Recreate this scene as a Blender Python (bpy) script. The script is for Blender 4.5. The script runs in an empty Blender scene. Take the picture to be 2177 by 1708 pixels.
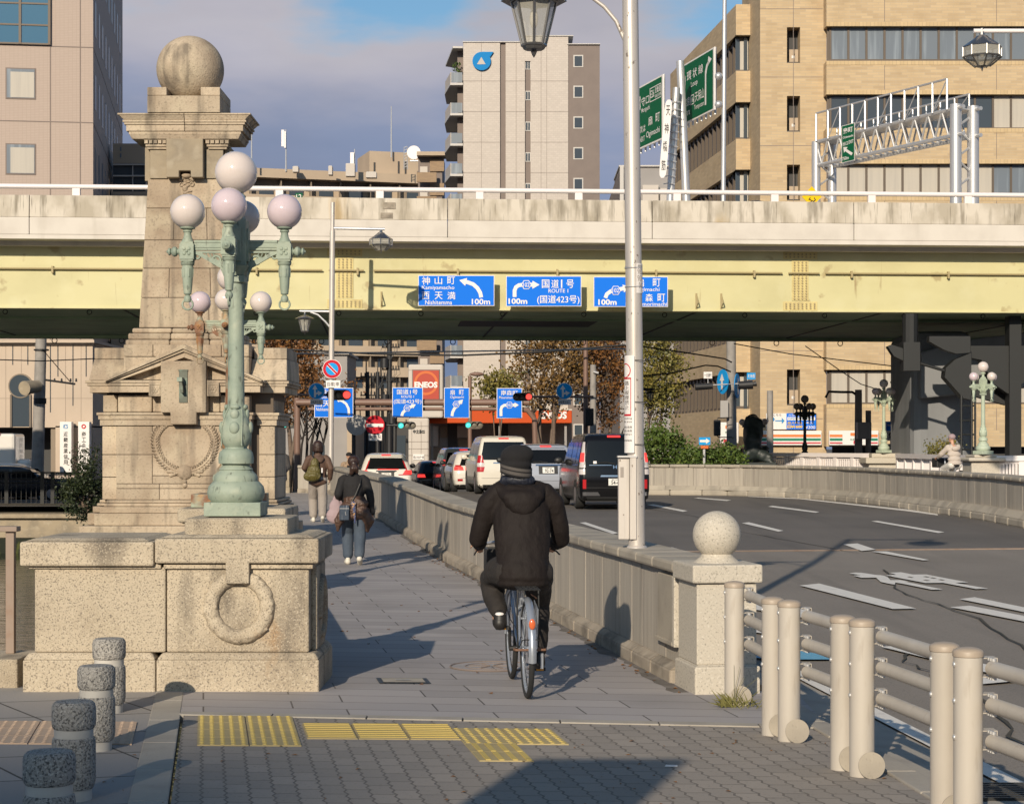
import bpy, bmesh, math, random
from mathutils import Vector, Matrix
R = random.Random(11)
C = bpy.context.scene.collection
SC = bpy.context.scene
rad = math.radians
# ---------------------------------------------------------------- camera
F, CU, CV, EYE = 4100.0, 1088.5, 945.0, 1.7      # focal length / principal column / horizon row of a 2177 px wide frame
cam = bpy.data.cameras.new('camera')
cam.sensor_width = 36.0; cam.lens = 36.0 * F / 2177
cam.shift_y = (CV - 854) / 2177
cam.clip_end = 3000
co = bpy.data.objects.new('camera', cam); C.objects.link(co)
co.location = (0, 0, EYE); co.rotation_euler = (rad(90), 0, 0)
SC.camera = co
# ---------------------------------------------------------------- light
SUNV = Vector((.275, 1, -.43)).normalized()
ELEV = math.asin(-SUNV.z); AZ = math.atan2(-SUNV.x, -SUNV.y)
sun = bpy.data.lights.new('sun', 'SUN'); sun.energy = 4.7; sun.angle = rad(.5); sun.color = (1, .87, .69)
so = bpy.data.objects.new('sun', sun); C.objects.link(so)
so.rotation_euler = SUNV.to_track_quat('-Z', 'Y').to_euler()
W = bpy.data.worlds.new('World'); SC.world = W; W.use_nodes = True
nt = W.node_tree; N = nt.nodes; L = nt.links
bg = N['Background']; bg.inputs[1].default_value = .125
sky = N.new('ShaderNodeTexSky'); sky.sky_type = 'NISHITA'; sky.sun_disc = False
sky.sun_elevation = ELEV; sky.sun_rotation = AZ
tc = N.new('ShaderNodeTexCoord'); mp = N.new('ShaderNodeMapping'); mp.inputs['Scale'].default_value = (1, 1, 3.2)
n1 = N.new('ShaderNodeTexNoise'); n1.inputs['Scale'].default_value = 5.0; n1.inputs['Detail'].default_value = 6; n1.inputs['Roughness'].default_value = .5
L.new(tc.outputs['Generated'], mp.inputs[0]); L.new(mp.outputs[0], n1.inputs['Vector'])
sx = N.new('ShaderNodeSeparateXYZ'); L.new(tc.outputs['Generated'], sx.inputs[0])
ma = N.new('ShaderNodeMath'); ma.operation = 'MULTIPLY_ADD'; L.new(n1.outputs[0], ma.inputs[0]); ma.inputs[1].default_value = .2; L.new(sx.outputs[2], ma.inputs[2])
mr = N.new('ShaderNodeMapRange'); mr.interpolation_type = 'SMOOTHSTEP'; L.new(ma.outputs[0], mr.inputs[0])
mr.inputs[1].default_value = .322; mr.inputs[2].default_value = .352; mr.inputs[3].default_value = 1; mr.inputs[4].default_value = 0
cr = N.new('ShaderNodeValToRGB'); L.new(ma.outputs[0], cr.inputs[0])
ce = cr.color_ramp.elements
ce[0].position = .12; ce[0].color = (1.6, 2.1, 3.2, 1); ce[1].position = .345; ce[1].color = (3.9, 3.7, 3.95, 1)
for p, c in ((.2, (1.42, 1.87, 2.95, 1)), (.25, (1.85, 2.2, 3.2, 1)), (.29, (3.0, 3.0, 3.6, 1))):
    e = ce.new(p); e.color = c
n2 = N.new('ShaderNodeTexNoise'); n2.inputs['Scale'].default_value = 3.2; n2.inputs['Detail'].default_value = 5; L.new(mp.outputs[0], n2.inputs['Vector'])
m2 = N.new('ShaderNodeMapRange'); L.new(n2.outputs[0], m2.inputs[0]); m2.inputs[1].default_value = .3; m2.inputs[2].default_value = .7; m2.inputs[3].default_value = .84; m2.inputs[4].default_value = 1.2
vm = N.new('ShaderNodeVectorMath'); vm.operation = 'SCALE'; L.new(cr.outputs[0], vm.inputs[0]); L.new(m2.outputs[0], vm.inputs[3])
sk = N.new('ShaderNodeVectorMath'); sk.operation = 'MULTIPLY'; L.new(sky.outputs[0], sk.inputs[0]); sk.inputs[1].default_value = (.55, .74, .84)
mx = N.new('ShaderNodeMix'); mx.data_type = 'RGBA'; L.new(mr.outputs[0], mx.inputs[0]); L.new(sk.outputs[0], mx.inputs[6]); L.new(vm.outputs[0], mx.inputs[7])
L.new(mx.outputs[2], bg.inputs[0])
vs = SC.view_settings; vs.view_transform = 'Standard'; vs.look = 'None'; vs.exposure = 0; vs.gamma = 1; vs.use_curve_mapping = False
SC.cycles.max_bounces = 6; SC.cycles.diffuse_bounces = 3; SC.cycles.glossy_bounces = 3; SC.cycles.transparent_max_bounces = 8; SC.cycles.use_denoising = True

# ---------------------------------------------------------------- helpers
def X(u, Y): return (u - CU) / F * Y
def Z(v, Y): return EYE - (v - CV) / F * Y
KN = [(-400, 0), (28, 0), (40, .15), (64, .15), (92, -.9), (4000, -.9)]
def g(Y):
    for (a, b), (c, d) in zip(KN, KN[1:]):
        if Y <= c: return b + (d - b) * (Y - a) / (c - a)
    return -.9
def G(u, v):                      # a point of the road surface
    Y = F * EYE / (v - CV)
    for _ in range(12): Y = F * (EYE - g(Y)) / (v - CV)
    return (X(u, Y), Y)
BA = Vector((-.1455, .9894)); BN = Vector((.9894, .1455)); BO = Vector((1.26, 13.15))
def B(s, t): p = BO + BA * s + BN * t; return (p.x, p.y)      # bridge frame: along / across

class MB:
    def __init__(s): s.v = []; s.f = []
    def add(s, vs, fs):
        k = len(s.v); s.v += [tuple(p) for p in vs]; s.f += [tuple(i + k for i in f) for f in fs]; return s
    def hexa(s, p): return s.add(p, [(0, 3, 2, 1), (4, 5, 6, 7), (0, 1, 5, 4), (1, 2, 6, 5), (2, 3, 7, 6), (3, 0, 4, 7)])
    def box(s, a, b, c, d, e, f): return s.hexa([(a, c, e), (b, c, e), (b, d, e), (a, d, e), (a, c, f), (b, c, f), (b, d, f), (a, d, f)])
    def frust(s, cx, cy, z0, z1, a0, b0, a1, b1):
        return s.hexa([(cx - a0, cy - b0, z0), (cx + a0, cy - b0, z0), (cx + a0, cy + b0, z0), (cx - a0, cy + b0, z0),
                       (cx - a1, cy - b1, z1), (cx + a1, cy - b1, z1), (cx + a1, cy + b1, z1), (cx - a1, cy + b1, z1)])
    def prism(s, poly, d0, d1, pl='xz'):
        n = len(poly)
        mk = {'xz': lambda a, b, d: (a, d, b), 'yz': lambda a, b, d: (d, a, b), 'xy': lambda a, b, d: (a, b, d)}[pl]
        vs = [mk(a, b, d0) for a, b in poly] + [mk(a, b, d1) for a, b in poly]
        return s.add(vs, [tuple(range(n)), tuple(range(2 * n - 1, n - 1, -1))] + [(i, (i + 1) % n, n + (i + 1) % n, n + i) for i in range(n)])
    def tube(s, pts, r, n=8, caps=True):
        pts = [Vector(p) for p in pts]; m = len(pts); rs = r if isinstance(r, (list, tuple)) else [r] * m
        vs = []; up = None
        for i, p in enumerate(pts):
            t = (pts[min(i + 1, m - 1)] - pts[max(i - 1, 0)]).normalized()
            if up is None: up = t.orthogonal().normalized()
            up = (up - t * up.dot(t)); up = up.normalized() if up.length > 1e-6 else t.orthogonal().normalized()
            w = t.cross(up)
            for k in range(n):
                a = 2 * math.pi * k / n; vs.append(p + (up * math.cos(a) + w * math.sin(a)) * rs[i])
        fs = [(i * n + k, i * n + (k + 1) % n, (i + 1) * n + (k + 1) % n, (i + 1) * n + k) for i in range(m - 1) for k in range(n)]
        if caps: fs += [tuple(range(n - 1, -1, -1)), tuple(range((m - 1) * n, m * n))]
        return s.add(vs, fs)
    def cyl(s, p0, p1, r0, r1=None, n=12): return s.tube([p0, p1], [r0, r0 if r1 is None else r1], n)
    def lathe(s, prof, c=(0, 0, 0), n=24, ax='z'):
        vs = []; m = len(prof)
        for r, z in prof:
            for k in range(n):
                a = 2 * math.pi * k / n; x, y = r * math.cos(a), r * math.sin(a)
                vs.append((c[0] + x, c[1] + y, c[2] + z) if ax == 'z' else (c[0] + z, c[1] + x, c[2] + y) if ax == 'x' else (c[0] + x, c[1] + z, c[2] + y))
        fs = [(i * n + k, i * n + (k + 1) % n, (i + 1) * n + (k + 1) % n, (i + 1) * n + k) for i in range(m - 1) for k in range(n)]
        return s.add(vs, fs + [tuple(range(n - 1, -1, -1)), tuple(range((m - 1) * n, m * n))])
    def ball(s, c, r, n=20, m=10):
        rx, ry, rz = r if isinstance(r, (list, tuple)) else (r, r, r)
        vs = [(c[0], c[1], c[2] - rz)]
        for j in range(1, m):
            a = -math.pi / 2 + math.pi * j / m
            for k in range(n):
                b = 2 * math.pi * k / n; vs.append((c[0] + rx * math.cos(a) * math.cos(b), c[1] + ry * math.cos(a) * math.sin(b), c[2] + rz * math.sin(a)))
        vs.append((c[0], c[1], c[2] + rz)); e = len(vs) - 1
        fs = [(0, 1 + (k + 1) % n, 1 + k) for k in range(n)] + [(e, e - n + k, e - n + (k + 1) % n) for k in range(n)]
        fs += [(1 + j * n + k, 1 + j * n + (k + 1) % n, 1 + (j + 1) * n + (k + 1) % n, 1 + (j + 1) * n + k) for j in range(m - 2) for k in range(n)]
        return s.add(vs, fs)
    def cap(s, p0, p1, r0, r1=None, n=12):        # capsule (closed) for fusing
        r1 = r0 if r1 is None else r1
        s.cyl(p0, p1, r0, r1, n); s.ball(p0, r0, n, 8); return s.ball(p1, r1, n, 8)
    def torus(s, c, RR, r, ax='y', n=20, k=8):
        q = []
        for i in range(n):
            a = 2 * math.pi * i / n
            for j in range(k):
                b = 2 * math.pi * j / k; d = RR + r * math.cos(b); e = r * math.sin(b)
                x, y = d * math.cos(a), d * math.sin(a)
                q.append((c[0] + x, c[1] + e, c[2] + y) if ax == 'y' else (c[0] + x, c[1] + y, c[2] + e) if ax == 'z' else (c[0] + e, c[1] + x, c[2] + y))
        return s.add(q, [(i * k + j, i * k + (j + 1) % k, ((i + 1) % n) * k + (j + 1) % k, ((i + 1) % n) * k + j) for i in range(n) for j in range(k)])
    def quad(s, a, b, c, d): return s.add([a, b, c, d], [(0, 1, 2, 3)])
    def poly(s, p): return s.add(p, [tuple(range(len(p)))])
    def xf(s, M): s.v = [tuple(M @ Vector(p)) for p in s.v]; return s
    def off(s, d): s.v = [(p[0] + d[0], p[1] + d[1], p[2] + d[2]) for p in s.v]; return s
    def join(s, o): return s.add(o.v, o.f)

def chain_loc(o):
    p = Vector((0, 0, 0))
    while o is not None: p += o.location; o = o.parent
    return p
def link(name, me, mat, parent=None):
    o = bpy.data.objects.new(name, me); C.objects.link(o)
    if mat is not None and not me.materials: me.materials.append(mat)
    if parent is not None: o.parent = parent
    return o
def build(name, mb, mat, parent=None, smooth=None, bevel=0, world=True, seg=2):
    """one mesh object; with world=True the vertices are world positions and are brought into the parent's frame"""
    vs = mb.v
    if parent is not None and world:
        d = chain_loc(parent); vs = [(p[0] - d.x, p[1] - d.y, p[2] - d.z) for p in vs]
    me = bpy.data.meshes.new(name); me.from_pydata(vs, [], mb.f); me.update()
    bm = bmesh.new(); bm.from_mesh(me); bmesh.ops.recalc_face_normals(bm, faces=bm.faces); bm.to_mesh(me); bm.free()
    if smooth: me.shade_smooth(); me.set_sharp_from_angle(angle=rad(smooth))
    o = link(name, me, mat, parent)
    if bevel:
        b = o.modifiers.new('bevel', 'BEVEL'); b.width = bevel; b.segments = seg; b.limit_method = 'ANGLE'; b.angle_limit = rad(35); b.harden_normals = False
    return o
def tag(o, label, cat, group=None):
    o['label'] = label; o['category'] = cat
    if group: o['group'] = group
    return o
def thing(name, label, cat, loc=(0, 0, 0), rz=0, group=None):
    o = bpy.data.objects.new(name, None); C.objects.link(o); o.empty_display_size = .2
    o.location = loc; o.rotation_euler = (0, 0, rz); return tag(o, label, cat, group)
def struct(name, mb, mat, **k): o = build(name, mb, mat, **k); o['kind'] = 'structure'; return o
def dup(root, loc, rz=None, label=None, scale=None):
    r = root.copy(); C.objects.link(r); r.location = loc
    if rz is not None: r.rotation_euler = (0, 0, rz)
    if label: r['label'] = label
    if scale: r.scale = (scale,) * 3
    for ch in list(root.children):
        c = ch.copy(); C.objects.link(c); c.parent = r
        for gc in list(ch.children):
            d = gc.copy(); C.objects.link(d); d.parent = c
    return r
def fuse(mb, voxel=.012, it=6, wrinkle=0, wscale=.1):
    """union of closed shapes -> one continuous smooth mesh"""
    me = bpy.data.meshes.new('t'); me.from_pydata(mb.v, [], mb.f); me.update()
    bm = bmesh.new(); bm.from_mesh(me); bmesh.ops.recalc_face_normals(bm, faces=bm.faces); bm.to_mesh(me); bm.free()
    o = bpy.data.objects.new('t', me); C.objects.link(o)
    m = o.modifiers.new('r', 'REMESH'); m.mode = 'VOXEL'; m.voxel_size = voxel
    if it: m = o.modifiers.new('s', 'SMOOTH'); m.factor = .5; m.iterations = it
    if wrinkle:
        t = bpy.data.textures.new('w', 'CLOUDS'); t.noise_scale = wscale; t.noise_depth = 2
        m = o.modifiers.new('d', 'DISPLACE'); m.texture = t; m.strength = wrinkle; m.mid_level = .5; m.texture_coords = 'LOCAL'
    dg = bpy.context.evaluated_depsgraph_get(); dg.update()
    r = bpy.data.meshes.new_from_object(o.evaluated_get(dg)); bpy.data.objects.remove(o); bpy.data.meshes.remove(me)
    r.shade_smooth(); return r
_tx = {}
def text2d(s, bold=.012):
    if (s, bold) in _tx: return _tx[(s, bold)]
    cu = bpy.data.curves.new('t', 'FONT'); cu.body = s; cu.size = 1; cu.resolution_u = 3; cu.offset = bold
    o = bpy.data.objects.new('t', cu); C.objects.link(o)
    dg = bpy.context.evaluated_depsgraph_get(); dg.update()
    me = bpy.data.meshes.new_from_object(o.evaluated_get(dg)); bpy.data.objects.remove(o)
    vs = [(v.co.x, v.co.y) for v in me.vertices]; fs = [tuple(p.vertices) for p in me.polygons]
    bpy.data.meshes.remove(me); _tx[(s, bold)] = (vs, fs); return vs, fs
def text(mb, s, a0, a1, b0, b1, fn, bold=.012, fit=True):
    """letters filling the box a0..a1 x b0..b1, fn maps (a, b) to a point"""
    vs, fs = text2d(s, bold)
    if not vs: return mb
    xs = [p[0] for p in vs]; ys = [p[1] for p in vs]; x0, x1, y0, y1 = min(xs), max(xs), min(ys), max(ys)
    k = (b1 - b0) / max(y1 - y0, 1e-6); kx = (a1 - a0) / max(x1 - x0, 1e-6)
    if not fit: kx = min(k, kx)
    c = (a0 + a1) / 2; xm = (x0 + x1) / 2
    return mb.add([fn(c + (p[0] - xm) * kx, b0 + (p[1] - y0) * k) for p in vs], fs)

# ---------------------------------------------------------------- materials
def mat(name, c, rough=.6, metal=0, n=(), bump=None, brick=None, emit=None, glass=0, coat=0, alpha=1, lin=None, spec=None, isl=0):
    m = bpy.data.materials.new(name); m.use_nodes = True; t = m.node_tree; K = t.nodes; Lk = t.links
    b = K['Principled BSDF']; b.inputs['Roughness'].default_value = rough; b.inputs['Metallic'].default_value = metal
    b.inputs['Base Color'].default_value = (*c, 1)
    if spec is not None: b.inputs['Specular IOR Level'].default_value = spec
    if coat: b.inputs['Coat Weight'].default_value = coat; b.inputs['Coat Roughness'].default_value = .06
    if glass: b.inputs['Transmission Weight'].default_value = glass
    if alpha < 1: b.inputs['Alpha'].default_value = alpha
    tcn = K.new('ShaderNodeTexCoord'); vec = tcn.outputs['Object']; col = None; bh = None
    def rgb(cc): q = K.new('ShaderNodeRGB'); q.outputs[0].default_value = (*cc, 1); return q.outputs[0]
    if lin:                                                # affine re-mapping: rows of a 2x3 matrix
        ds = []
        for row in lin:
            d = K.new('ShaderNodeVectorMath'); d.operation = 'DOT_PRODUCT'; Lk.new(vec, d.inputs[0]); d.inputs[1].default_value = row; ds.append(d.outputs['Value'])
        if brick.get('zig'):
            pg = K.new('ShaderNodeMath'); pg.operation = 'PINGPONG'; Lk.new(ds[0], pg.inputs[0]); pg.inputs[1].default_value = .06; mm = K.new('ShaderNodeMath'); mm.operation = 'MULTIPLY_ADD'; Lk.new(pg.outputs[0], mm.inputs[0]); mm.inputs[1].default_value = .3; Lk.new(ds[1], mm.inputs[2]); ds[1] = mm.outputs[0]
        cb = K.new('ShaderNodeCombineXYZ'); Lk.new(ds[0], cb.inputs[0]); Lk.new(ds[1], cb.inputs[1]); bvec = cb.outputs[0]
    else: bvec = vec
    if brick:
        q = K.new('ShaderNodeTexBrick'); Lk.new(bvec, q.inputs['Vector'])
        q.inputs['Color1'].default_value = (*brick['c1'], 1); q.inputs['Color2'].default_value = (*brick['c2'], 1); q.inputs['Mortar'].default_value = (*brick['m'], 1)
        q.inputs['Scale'].default_value = 1; q.inputs['Brick Width'].default_value = brick['w']; q.inputs['Row Height'].default_value = brick['h']
        q.inputs['Mortar Size'].default_value = brick['ms']; q.inputs['Mortar Smooth'].default_value = .2; q.inputs['Bias'].default_value = brick.get('bias', 0)
        q.offset = brick.get('off', .5); col = q.outputs['Color']; bh = (q.outputs['Fac'], brick.get('bump', .3))
    for (cc, sc, lo, hi, amt) in n:
        mpn = K.new('ShaderNodeMapping'); Lk.new(vec, mpn.inputs[0]); mpn.inputs['Scale'].default_value = sc if isinstance(sc, tuple) else (sc,) * 3
        z = K.new('ShaderNodeTexNoise'); z.inputs['Scale'].default_value = 1; z.inputs['Detail'].default_value = 5; Lk.new(mpn.outputs[0], z.inputs['Vector'])
        r = K.new('ShaderNodeMapRange'); Lk.new(z.outputs[0], r.inputs[0]); r.inputs[1].default_value = lo; r.inputs[2].default_value = hi; r.inputs[4].default_value = amt
        x = K.new('ShaderNodeMix'); x.data_type = 'RGBA'; Lk.new(r.outputs[0], x.inputs[0])
        if col is None: x.inputs[6].default_value = (*c, 1)
        else: Lk.new(col, x.inputs[6])
        x.inputs[7].default_value = (*cc, 1); col = x.outputs[2]
    if isl and col is not None:
        gn = K.new('ShaderNodeNewGeometry'); r = K.new('ShaderNodeMapRange'); Lk.new(gn.outputs['Random Per Island'], r.inputs[0]); r.inputs[3].default_value = 1 - isl; r.inputs[4].default_value = 1 + isl
        x = K.new('ShaderNodeVectorMath'); x.operation = 'SCALE'; Lk.new(col, x.inputs[0]); Lk.new(r.outputs[0], x.inputs[3]); col = x.outputs[0]
    if col is not None: Lk.new(col, b.inputs['Base Color'])
    nrm = None
    if bump:
        sc, st, di = bump
        mpn = K.new('ShaderNodeMapping'); Lk.new(vec, mpn.inputs[0]); mpn.inputs['Scale'].default_value = sc if isinstance(sc, tuple) else (sc,) * 3
        z = K.new('ShaderNodeTexNoise'); z.inputs['Scale'].default_value = 1; z.inputs['Detail'].default_value = 4; Lk.new(mpn.outputs[0], z.inputs['Vector'])
        u = K.new('ShaderNodeBump'); u.inputs['Strength'].default_value = st; u.inputs['Distance'].default_value = di; Lk.new(z.outputs[0], u.inputs['Height']); nrm = u
    if bh:
        u = K.new('ShaderNodeBump'); u.invert = True; u.inputs['Strength'].default_value = bh[1]; u.inputs['Distance'].default_value = .01; Lk.new(bh[0], u.inputs['Height'])
        if nrm: Lk.new(nrm.outputs[0], u.inputs['Normal'])
        nrm = u
    if nrm: Lk.new(nrm.outputs[0], b.inputs['Normal'])
    if emit: b.inputs['Emission Color'].default_value = (*emit[0], 1); b.inputs['Emission Strength'].default_value = emit[1]
    return m
M = {}
M['old_stone'] = mat('old_stone', (.475, .40, .295), .88, n=[((.28, .225, .16), 1.7, .45, .68, .8), ((.51, .43, .31), 3.2, .52, .72, .6), ((.12, .10, .078), (3.2, 3.2, .7), .55, .70, .8), ((.34, .20, .09), (2, 2, 1.2), .66, .74, .7), ((.12, .10, .08), 95, .53, .64, .75), ((.60, .52, .40), 85, .55, .66, .5)], bump=(55, .5, .012), isl=.06)
M['pillar_stone'] = mat('pillar_stone', (.475, .385, .28), .88, n=[((.30, .225, .155), 1.1, .42, .62, .85), ((.50, .42, .30), 2.6, .5, .68, .6), ((.14, .115, .088), (4.5, 4.5, .5), .53, .68, .8), ((.17, .135, .10), 30, .55, .7, .55)], bump=(35, .5, .016), isl=.13)
M['grey_stone'] = mat('grey_stone', (.33, .27, .19), .9, n=[((.20, .17, .13), 2.5, .42, .65, .8), ((.45, .38, .28), 5, .52, .7, .6)], bump=(30, .35, .01))
M['mortar'] = mat('mortar', (.13, .10, .075), .95)
M['new_granite'] = mat('new_granite', (.50, .45, .37), .75, n=[((.20, .18, .15), 75, .55, .68, .75), ((.66, .61, .53), 55, .56, .7, .6)], bump=(60, .25, .006))
M['parapet_stone'] = mat('parapet_stone', (.36, .32, .265), .85, n=[((.25, .22, .19), (14, 14, .5), .48, .68, .75), ((.43, .385, .32), (7, 7, .8), .5, .7, .5), ((.10, .09, .08), (5, 5, .35), .63, .78, .7), ((.2, .18, .15), 70, .6, .72, .35)], bump=(45, .25, .006), isl=.1)
M['coping_stone'] = mat('coping_stone', (.37, .325, .26), .85, n=[((.25, .22, .18), 2.2, .45, .68, .8), ((.19, .17, .14), 60, .6, .72, .4)], bump=(45, .3, .006), isl=.1)
M['plinth_stone'] = mat('plinth_stone', (.33, .28, .22), .9, n=[((.14, .12, .095), (3, 3, 5), .45, .68, .85), ((.40, .35, .28), 9, .55, .7, .5)], bump=(40, .35, .008))
M['bollard'] = mat('bollard_aggregate', (.33, .31, .28), .88, n=[((.07, .067, .063), 85, .5, .6, .85), ((.52, .49, .44), 105, .56, .64, .7)], bump=(75, 1, .012))
M['bollard_band'] = mat('bollard_band', (.5, .47, .42), .7, n=[((.4, .37, .33), 9, .4, .7, .7)])
M['concrete'] = mat('stained_concrete', (.63, .58, .515), .85, n=[((.55, .50, .44), 1.3, .42, .68, .8), ((.42, .38, .32), (1.9, 1.9, .35), .58, .76, .5)], bump=(12, .2, .01), isl=.04)
M['concrete_dirty'] = mat('weathered_concrete', (.60, .54, .455), .9, n=[((.37, .32, .245), (1.1, 1.1, .7), .43, .6, .8), ((.21, .18, .135), (3.6, 3.6, .6), .52, .66, .75), ((.10, .085, .065), (14, 14, .7), .60, .70, .6), ((.50, .33, .12), (.5, .5, .08), .64, .72, .75)], bump=(12, .2, .01))
M['yellow'] = mat('girder_paint', (.57, .525, .285), .55, n=[((.48, .44, .23), (.5, .5, .9), .42, .7, .8), ((.33, .25, .12), (1.6, 1.6, 1.6), .64, .71, .7), ((.30, .21, .10), (5, 5, .5), .66, .74, .7), ((.62, .585, .36), 1.2, .52, .75, .5)], bump=(3, .1, .02))
M['yellow_plate'] = mat('splice_plate_paint', (.60, .50, .22), .6, n=[((.42, .33, .15), 2.5, .45, .7, .7)])
M['bolt'] = mat('bolt_paint', (.36, .29, .15), .6)
M['soffit'] = mat('soffit_paint', (.22, .30, .19), .6, n=[((.13, .19, .12), .8, .4, .7, .8)])
M['black_steel'] = mat('black_steel', (.012, .013, .013), .6)
M['white_steel'] = mat('white_painted_steel', (.78, .72, .70), .45)
M['galv'] = mat('galvanised_pole', (.58, .53, .48), .4, .35, n=[((.42, .385, .345), (20, 20, 1.2), .48, .72, .7), ((.14, .10, .07), (26, 26, 16), .66, .70, .8)])
M['galv2'] = mat('galvanised_steel', (.60, .59, .58), .38, .6)
M['guard'] = mat('guard_rail_paint', (.47, .425, .365), .5, n=[((.38, .335, .28), (3, 3, 1.2), .45, .7, .6), ((.30, .25, .2), (20, 20, 3), .62, .74, .5), ((.27, .22, .17), 14, .7, .78, .35)])
M['guard_cap'] = mat('guard_cap_plastic', (.37, .30, .23), .5)
M['verdigris'] = mat('verdigris_paint', (.30, .35, .275), .6, n=[((.21, .265, .215), 5, .42, .66, .85), ((.40, .43, .33), 9, .55, .7, .7), ((.09, .10, .08), (30, 30, 12), .60, .72, .8)], bump=(28, .4, .008))
M['rusty_verdigris'] = mat('rusted_verdigris', (.33, .37, .28), .7, n=[((.20, .085, .04), 3.5, .42, .55, .95), ((.40, .20, .07), 9, .52, .66, .7)], bump=(28, .3, .008))
M['pale_verdigris'] = mat('pale_green_paint', (.42, .48, .37), .6, n=[((.33, .38, .29), 4, .45, .7, .7)])
M['dark_shaded'] = mat('dark_paint_and_shade', (.02, .028, .028), .5)  # near-black colour carries the shade on the far lamp and the lion
M['opal'] = mat('opal_glass', (.66, .575, .53), .1, coat=.4)
M['opal_pink'] = mat('opal_glass_mauve', (.60, .495, .525), .1, coat=.4)
M['opal_shaded'] = mat('opal_glass_shaded', (.20, .16, .12), .2)  # globes of the shaded lamp, shade put into the glass colour
M['lantern_metal'] = mat('lantern_metal', (.30, .29, .28), .28, .9)
M['lantern_glass'] = mat('lantern_glass', (.52, .50, .44), .12, alpha=.5)
M['bulb'] = mat('bulb_glass', (.8, .74, .62), .25)
M['asphalt'] = mat('asphalt', (.235, .203, .172), .9, n=[((.19, .165, .14), .35, .4, .65, .7), ((.27, .235, .20), (1.1, .07, 1), .5, .68, .6), ((.10, .088, .078), (.9, .05, 1), .53, .68, .6), ((.20, .175, .15), 60, .56, .68, .6), ((.05, .045, .04), 80, .56, .7, .6)], bump=(70, .5, .008))
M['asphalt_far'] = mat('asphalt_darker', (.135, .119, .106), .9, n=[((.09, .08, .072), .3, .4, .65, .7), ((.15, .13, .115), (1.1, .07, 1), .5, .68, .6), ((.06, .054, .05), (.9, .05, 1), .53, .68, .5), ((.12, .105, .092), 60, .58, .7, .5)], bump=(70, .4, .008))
M['mark'] = mat('road_paint', (.72, .68, .62), .7, n=[((.50, .46, .42), 6, .55, .72, .6), ((.22, .20, .18), 22, .68, .74, .6)])
M['blue_mark'] = mat('blue_road_paint', (.14, .38, .55), .7)
M['slabs'] = mat('granite_slabs', (.25, .23, .22), .75, lin=[(1, .16, 0), (.145, 1, 0)], brick=dict(c1=(.365, .335, .325), c2=(.29, .268, .262), m=(.10, .088, .08), w=.92, h=.34, ms=.006, off=.37, bump=.5), n=[((.215, .195, .185), .9, .5, .72, .5), ((.45, .415, .395), 55, .6, .75, .25)], bump=(50, .2, .005))
M['pavers'] = mat('interlocking_pavers', (.2, .18, .16), .9, lin=[(.05, 1, 0), (1, .16, 0)], brick=dict(c1=(.30, .262, .225), c2=(.25, .22, .19), m=(.15, .13, .11), w=.24, h=.118, ms=.0055, off=.5, bump=1, zig=1), n=[((.27, .235, .195), 3, .52, .75, .5), ((.11, .095, .08), 40, .6, .72, .5)], bump=(60, .4, .006))
M['side_slabs'] = mat('forecourt_slabs', (.2, .19, .185), .85, lin=[(1, .6, 0), (-.25, 1, 0)], brick=dict(c1=(.30, .28, .26), c2=(.26, .24, .225), m=(.05, .045, .04), w=.85, h=.8, ms=.01, off=.0, bump=.6), n=[((.42, .4, .37), 70, .58, .7, .5), ((.09, .085, .08), 70, .58, .7, .5)], bump=(60, .4, .006))
M['kerb'] = mat('kerb_granite', (.36, .325, .275), .85, n=[((.27, .24, .205), 3, .45, .7, .7), ((.2, .18, .16), 60, .6, .72, .4)], bump=(45, .3, .006))
M['tactile'] = mat('yellow_tactile', (.40, .315, .15), .75, n=[((.31, .25, .125), 5, .45, .7, .7)])
M['tactile_bump'] = mat('yellow_tactile_raised', (.54, .40, .11), .7)
M['tactile_old'] = mat('faded_tactile', (.50, .36, .25), .8, n=[((.42, .30, .21), 5, .45, .7, .7)])
M['dirt'] = mat('earth', (.06, .05, .035), .95, n=[((.03, .03, .02), 1.5, .4, .7, .8)])
M['ground'] = mat('city_ground', (.10, .09, .08), .95, n=[((.07, .065, .06), .2, .4, .7, .8)])
M['shade_wall'] = mat('dark_shade_wall', (.012, .016, .009), .9, n=[((.11, .12, .02), (3, 3, 1.5), .55, .7, .8)])  # dark green stands in for shade and dark water reflections, yellow-green flecks added
M['water'] = mat('river_water', (.010, .022, .014), .06, bump=((.8, 3, 1), .35, .08))
M['brick'] = mat('tan_brick', (.6, .4, .2), .8, lin=[(1, 1, 0), (0, 0, 1)], brick=dict(c1=(.53, .395, .235), c2=(.43, .315, .19), m=(.44, .355, .245), w=.62, h=.145, ms=.014, bump=.3, bias=-.1), n=[((.34, .235, .125), .8, .5, .75, .4)])
M['brick_edge'] = mat('soldier_brick', (.6, .42, .22), .8, lin=[(1, 1, 0), (0, 0, 1)], brick=dict(c1=(.55, .41, .235), c2=(.49, .36, .20), m=(.38, .29, .18), w=.2, h=2.2, ms=.012, off=0, bump=.25))
M['brick_brown'] = mat('brown_brick', (.3, .21, .13), .8, lin=[(1, 1, 0), (0, 0, 1)], brick=dict(c1=(.33, .225, .135), c2=(.27, .185, .115), m=(.24, .175, .12), w=.62, h=.145, ms=.012, bump=.25))
M['bronze_frame'] = mat('bronze_window_frame', (.11, .085, .065), .5, .3)
M['glass'] = mat('window_glass', (.055, .07, .085), .08, coat=.3)
M['glass_blue'] = mat('blue_window_glass', (.06, .15, .24), .1, coat=.3)
M['blind'] = mat('window_with_blind', (.44, .40, .34), .5, n=[((.36, .33, .29), (6, 6, .3), .4, .7, .6)])
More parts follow.
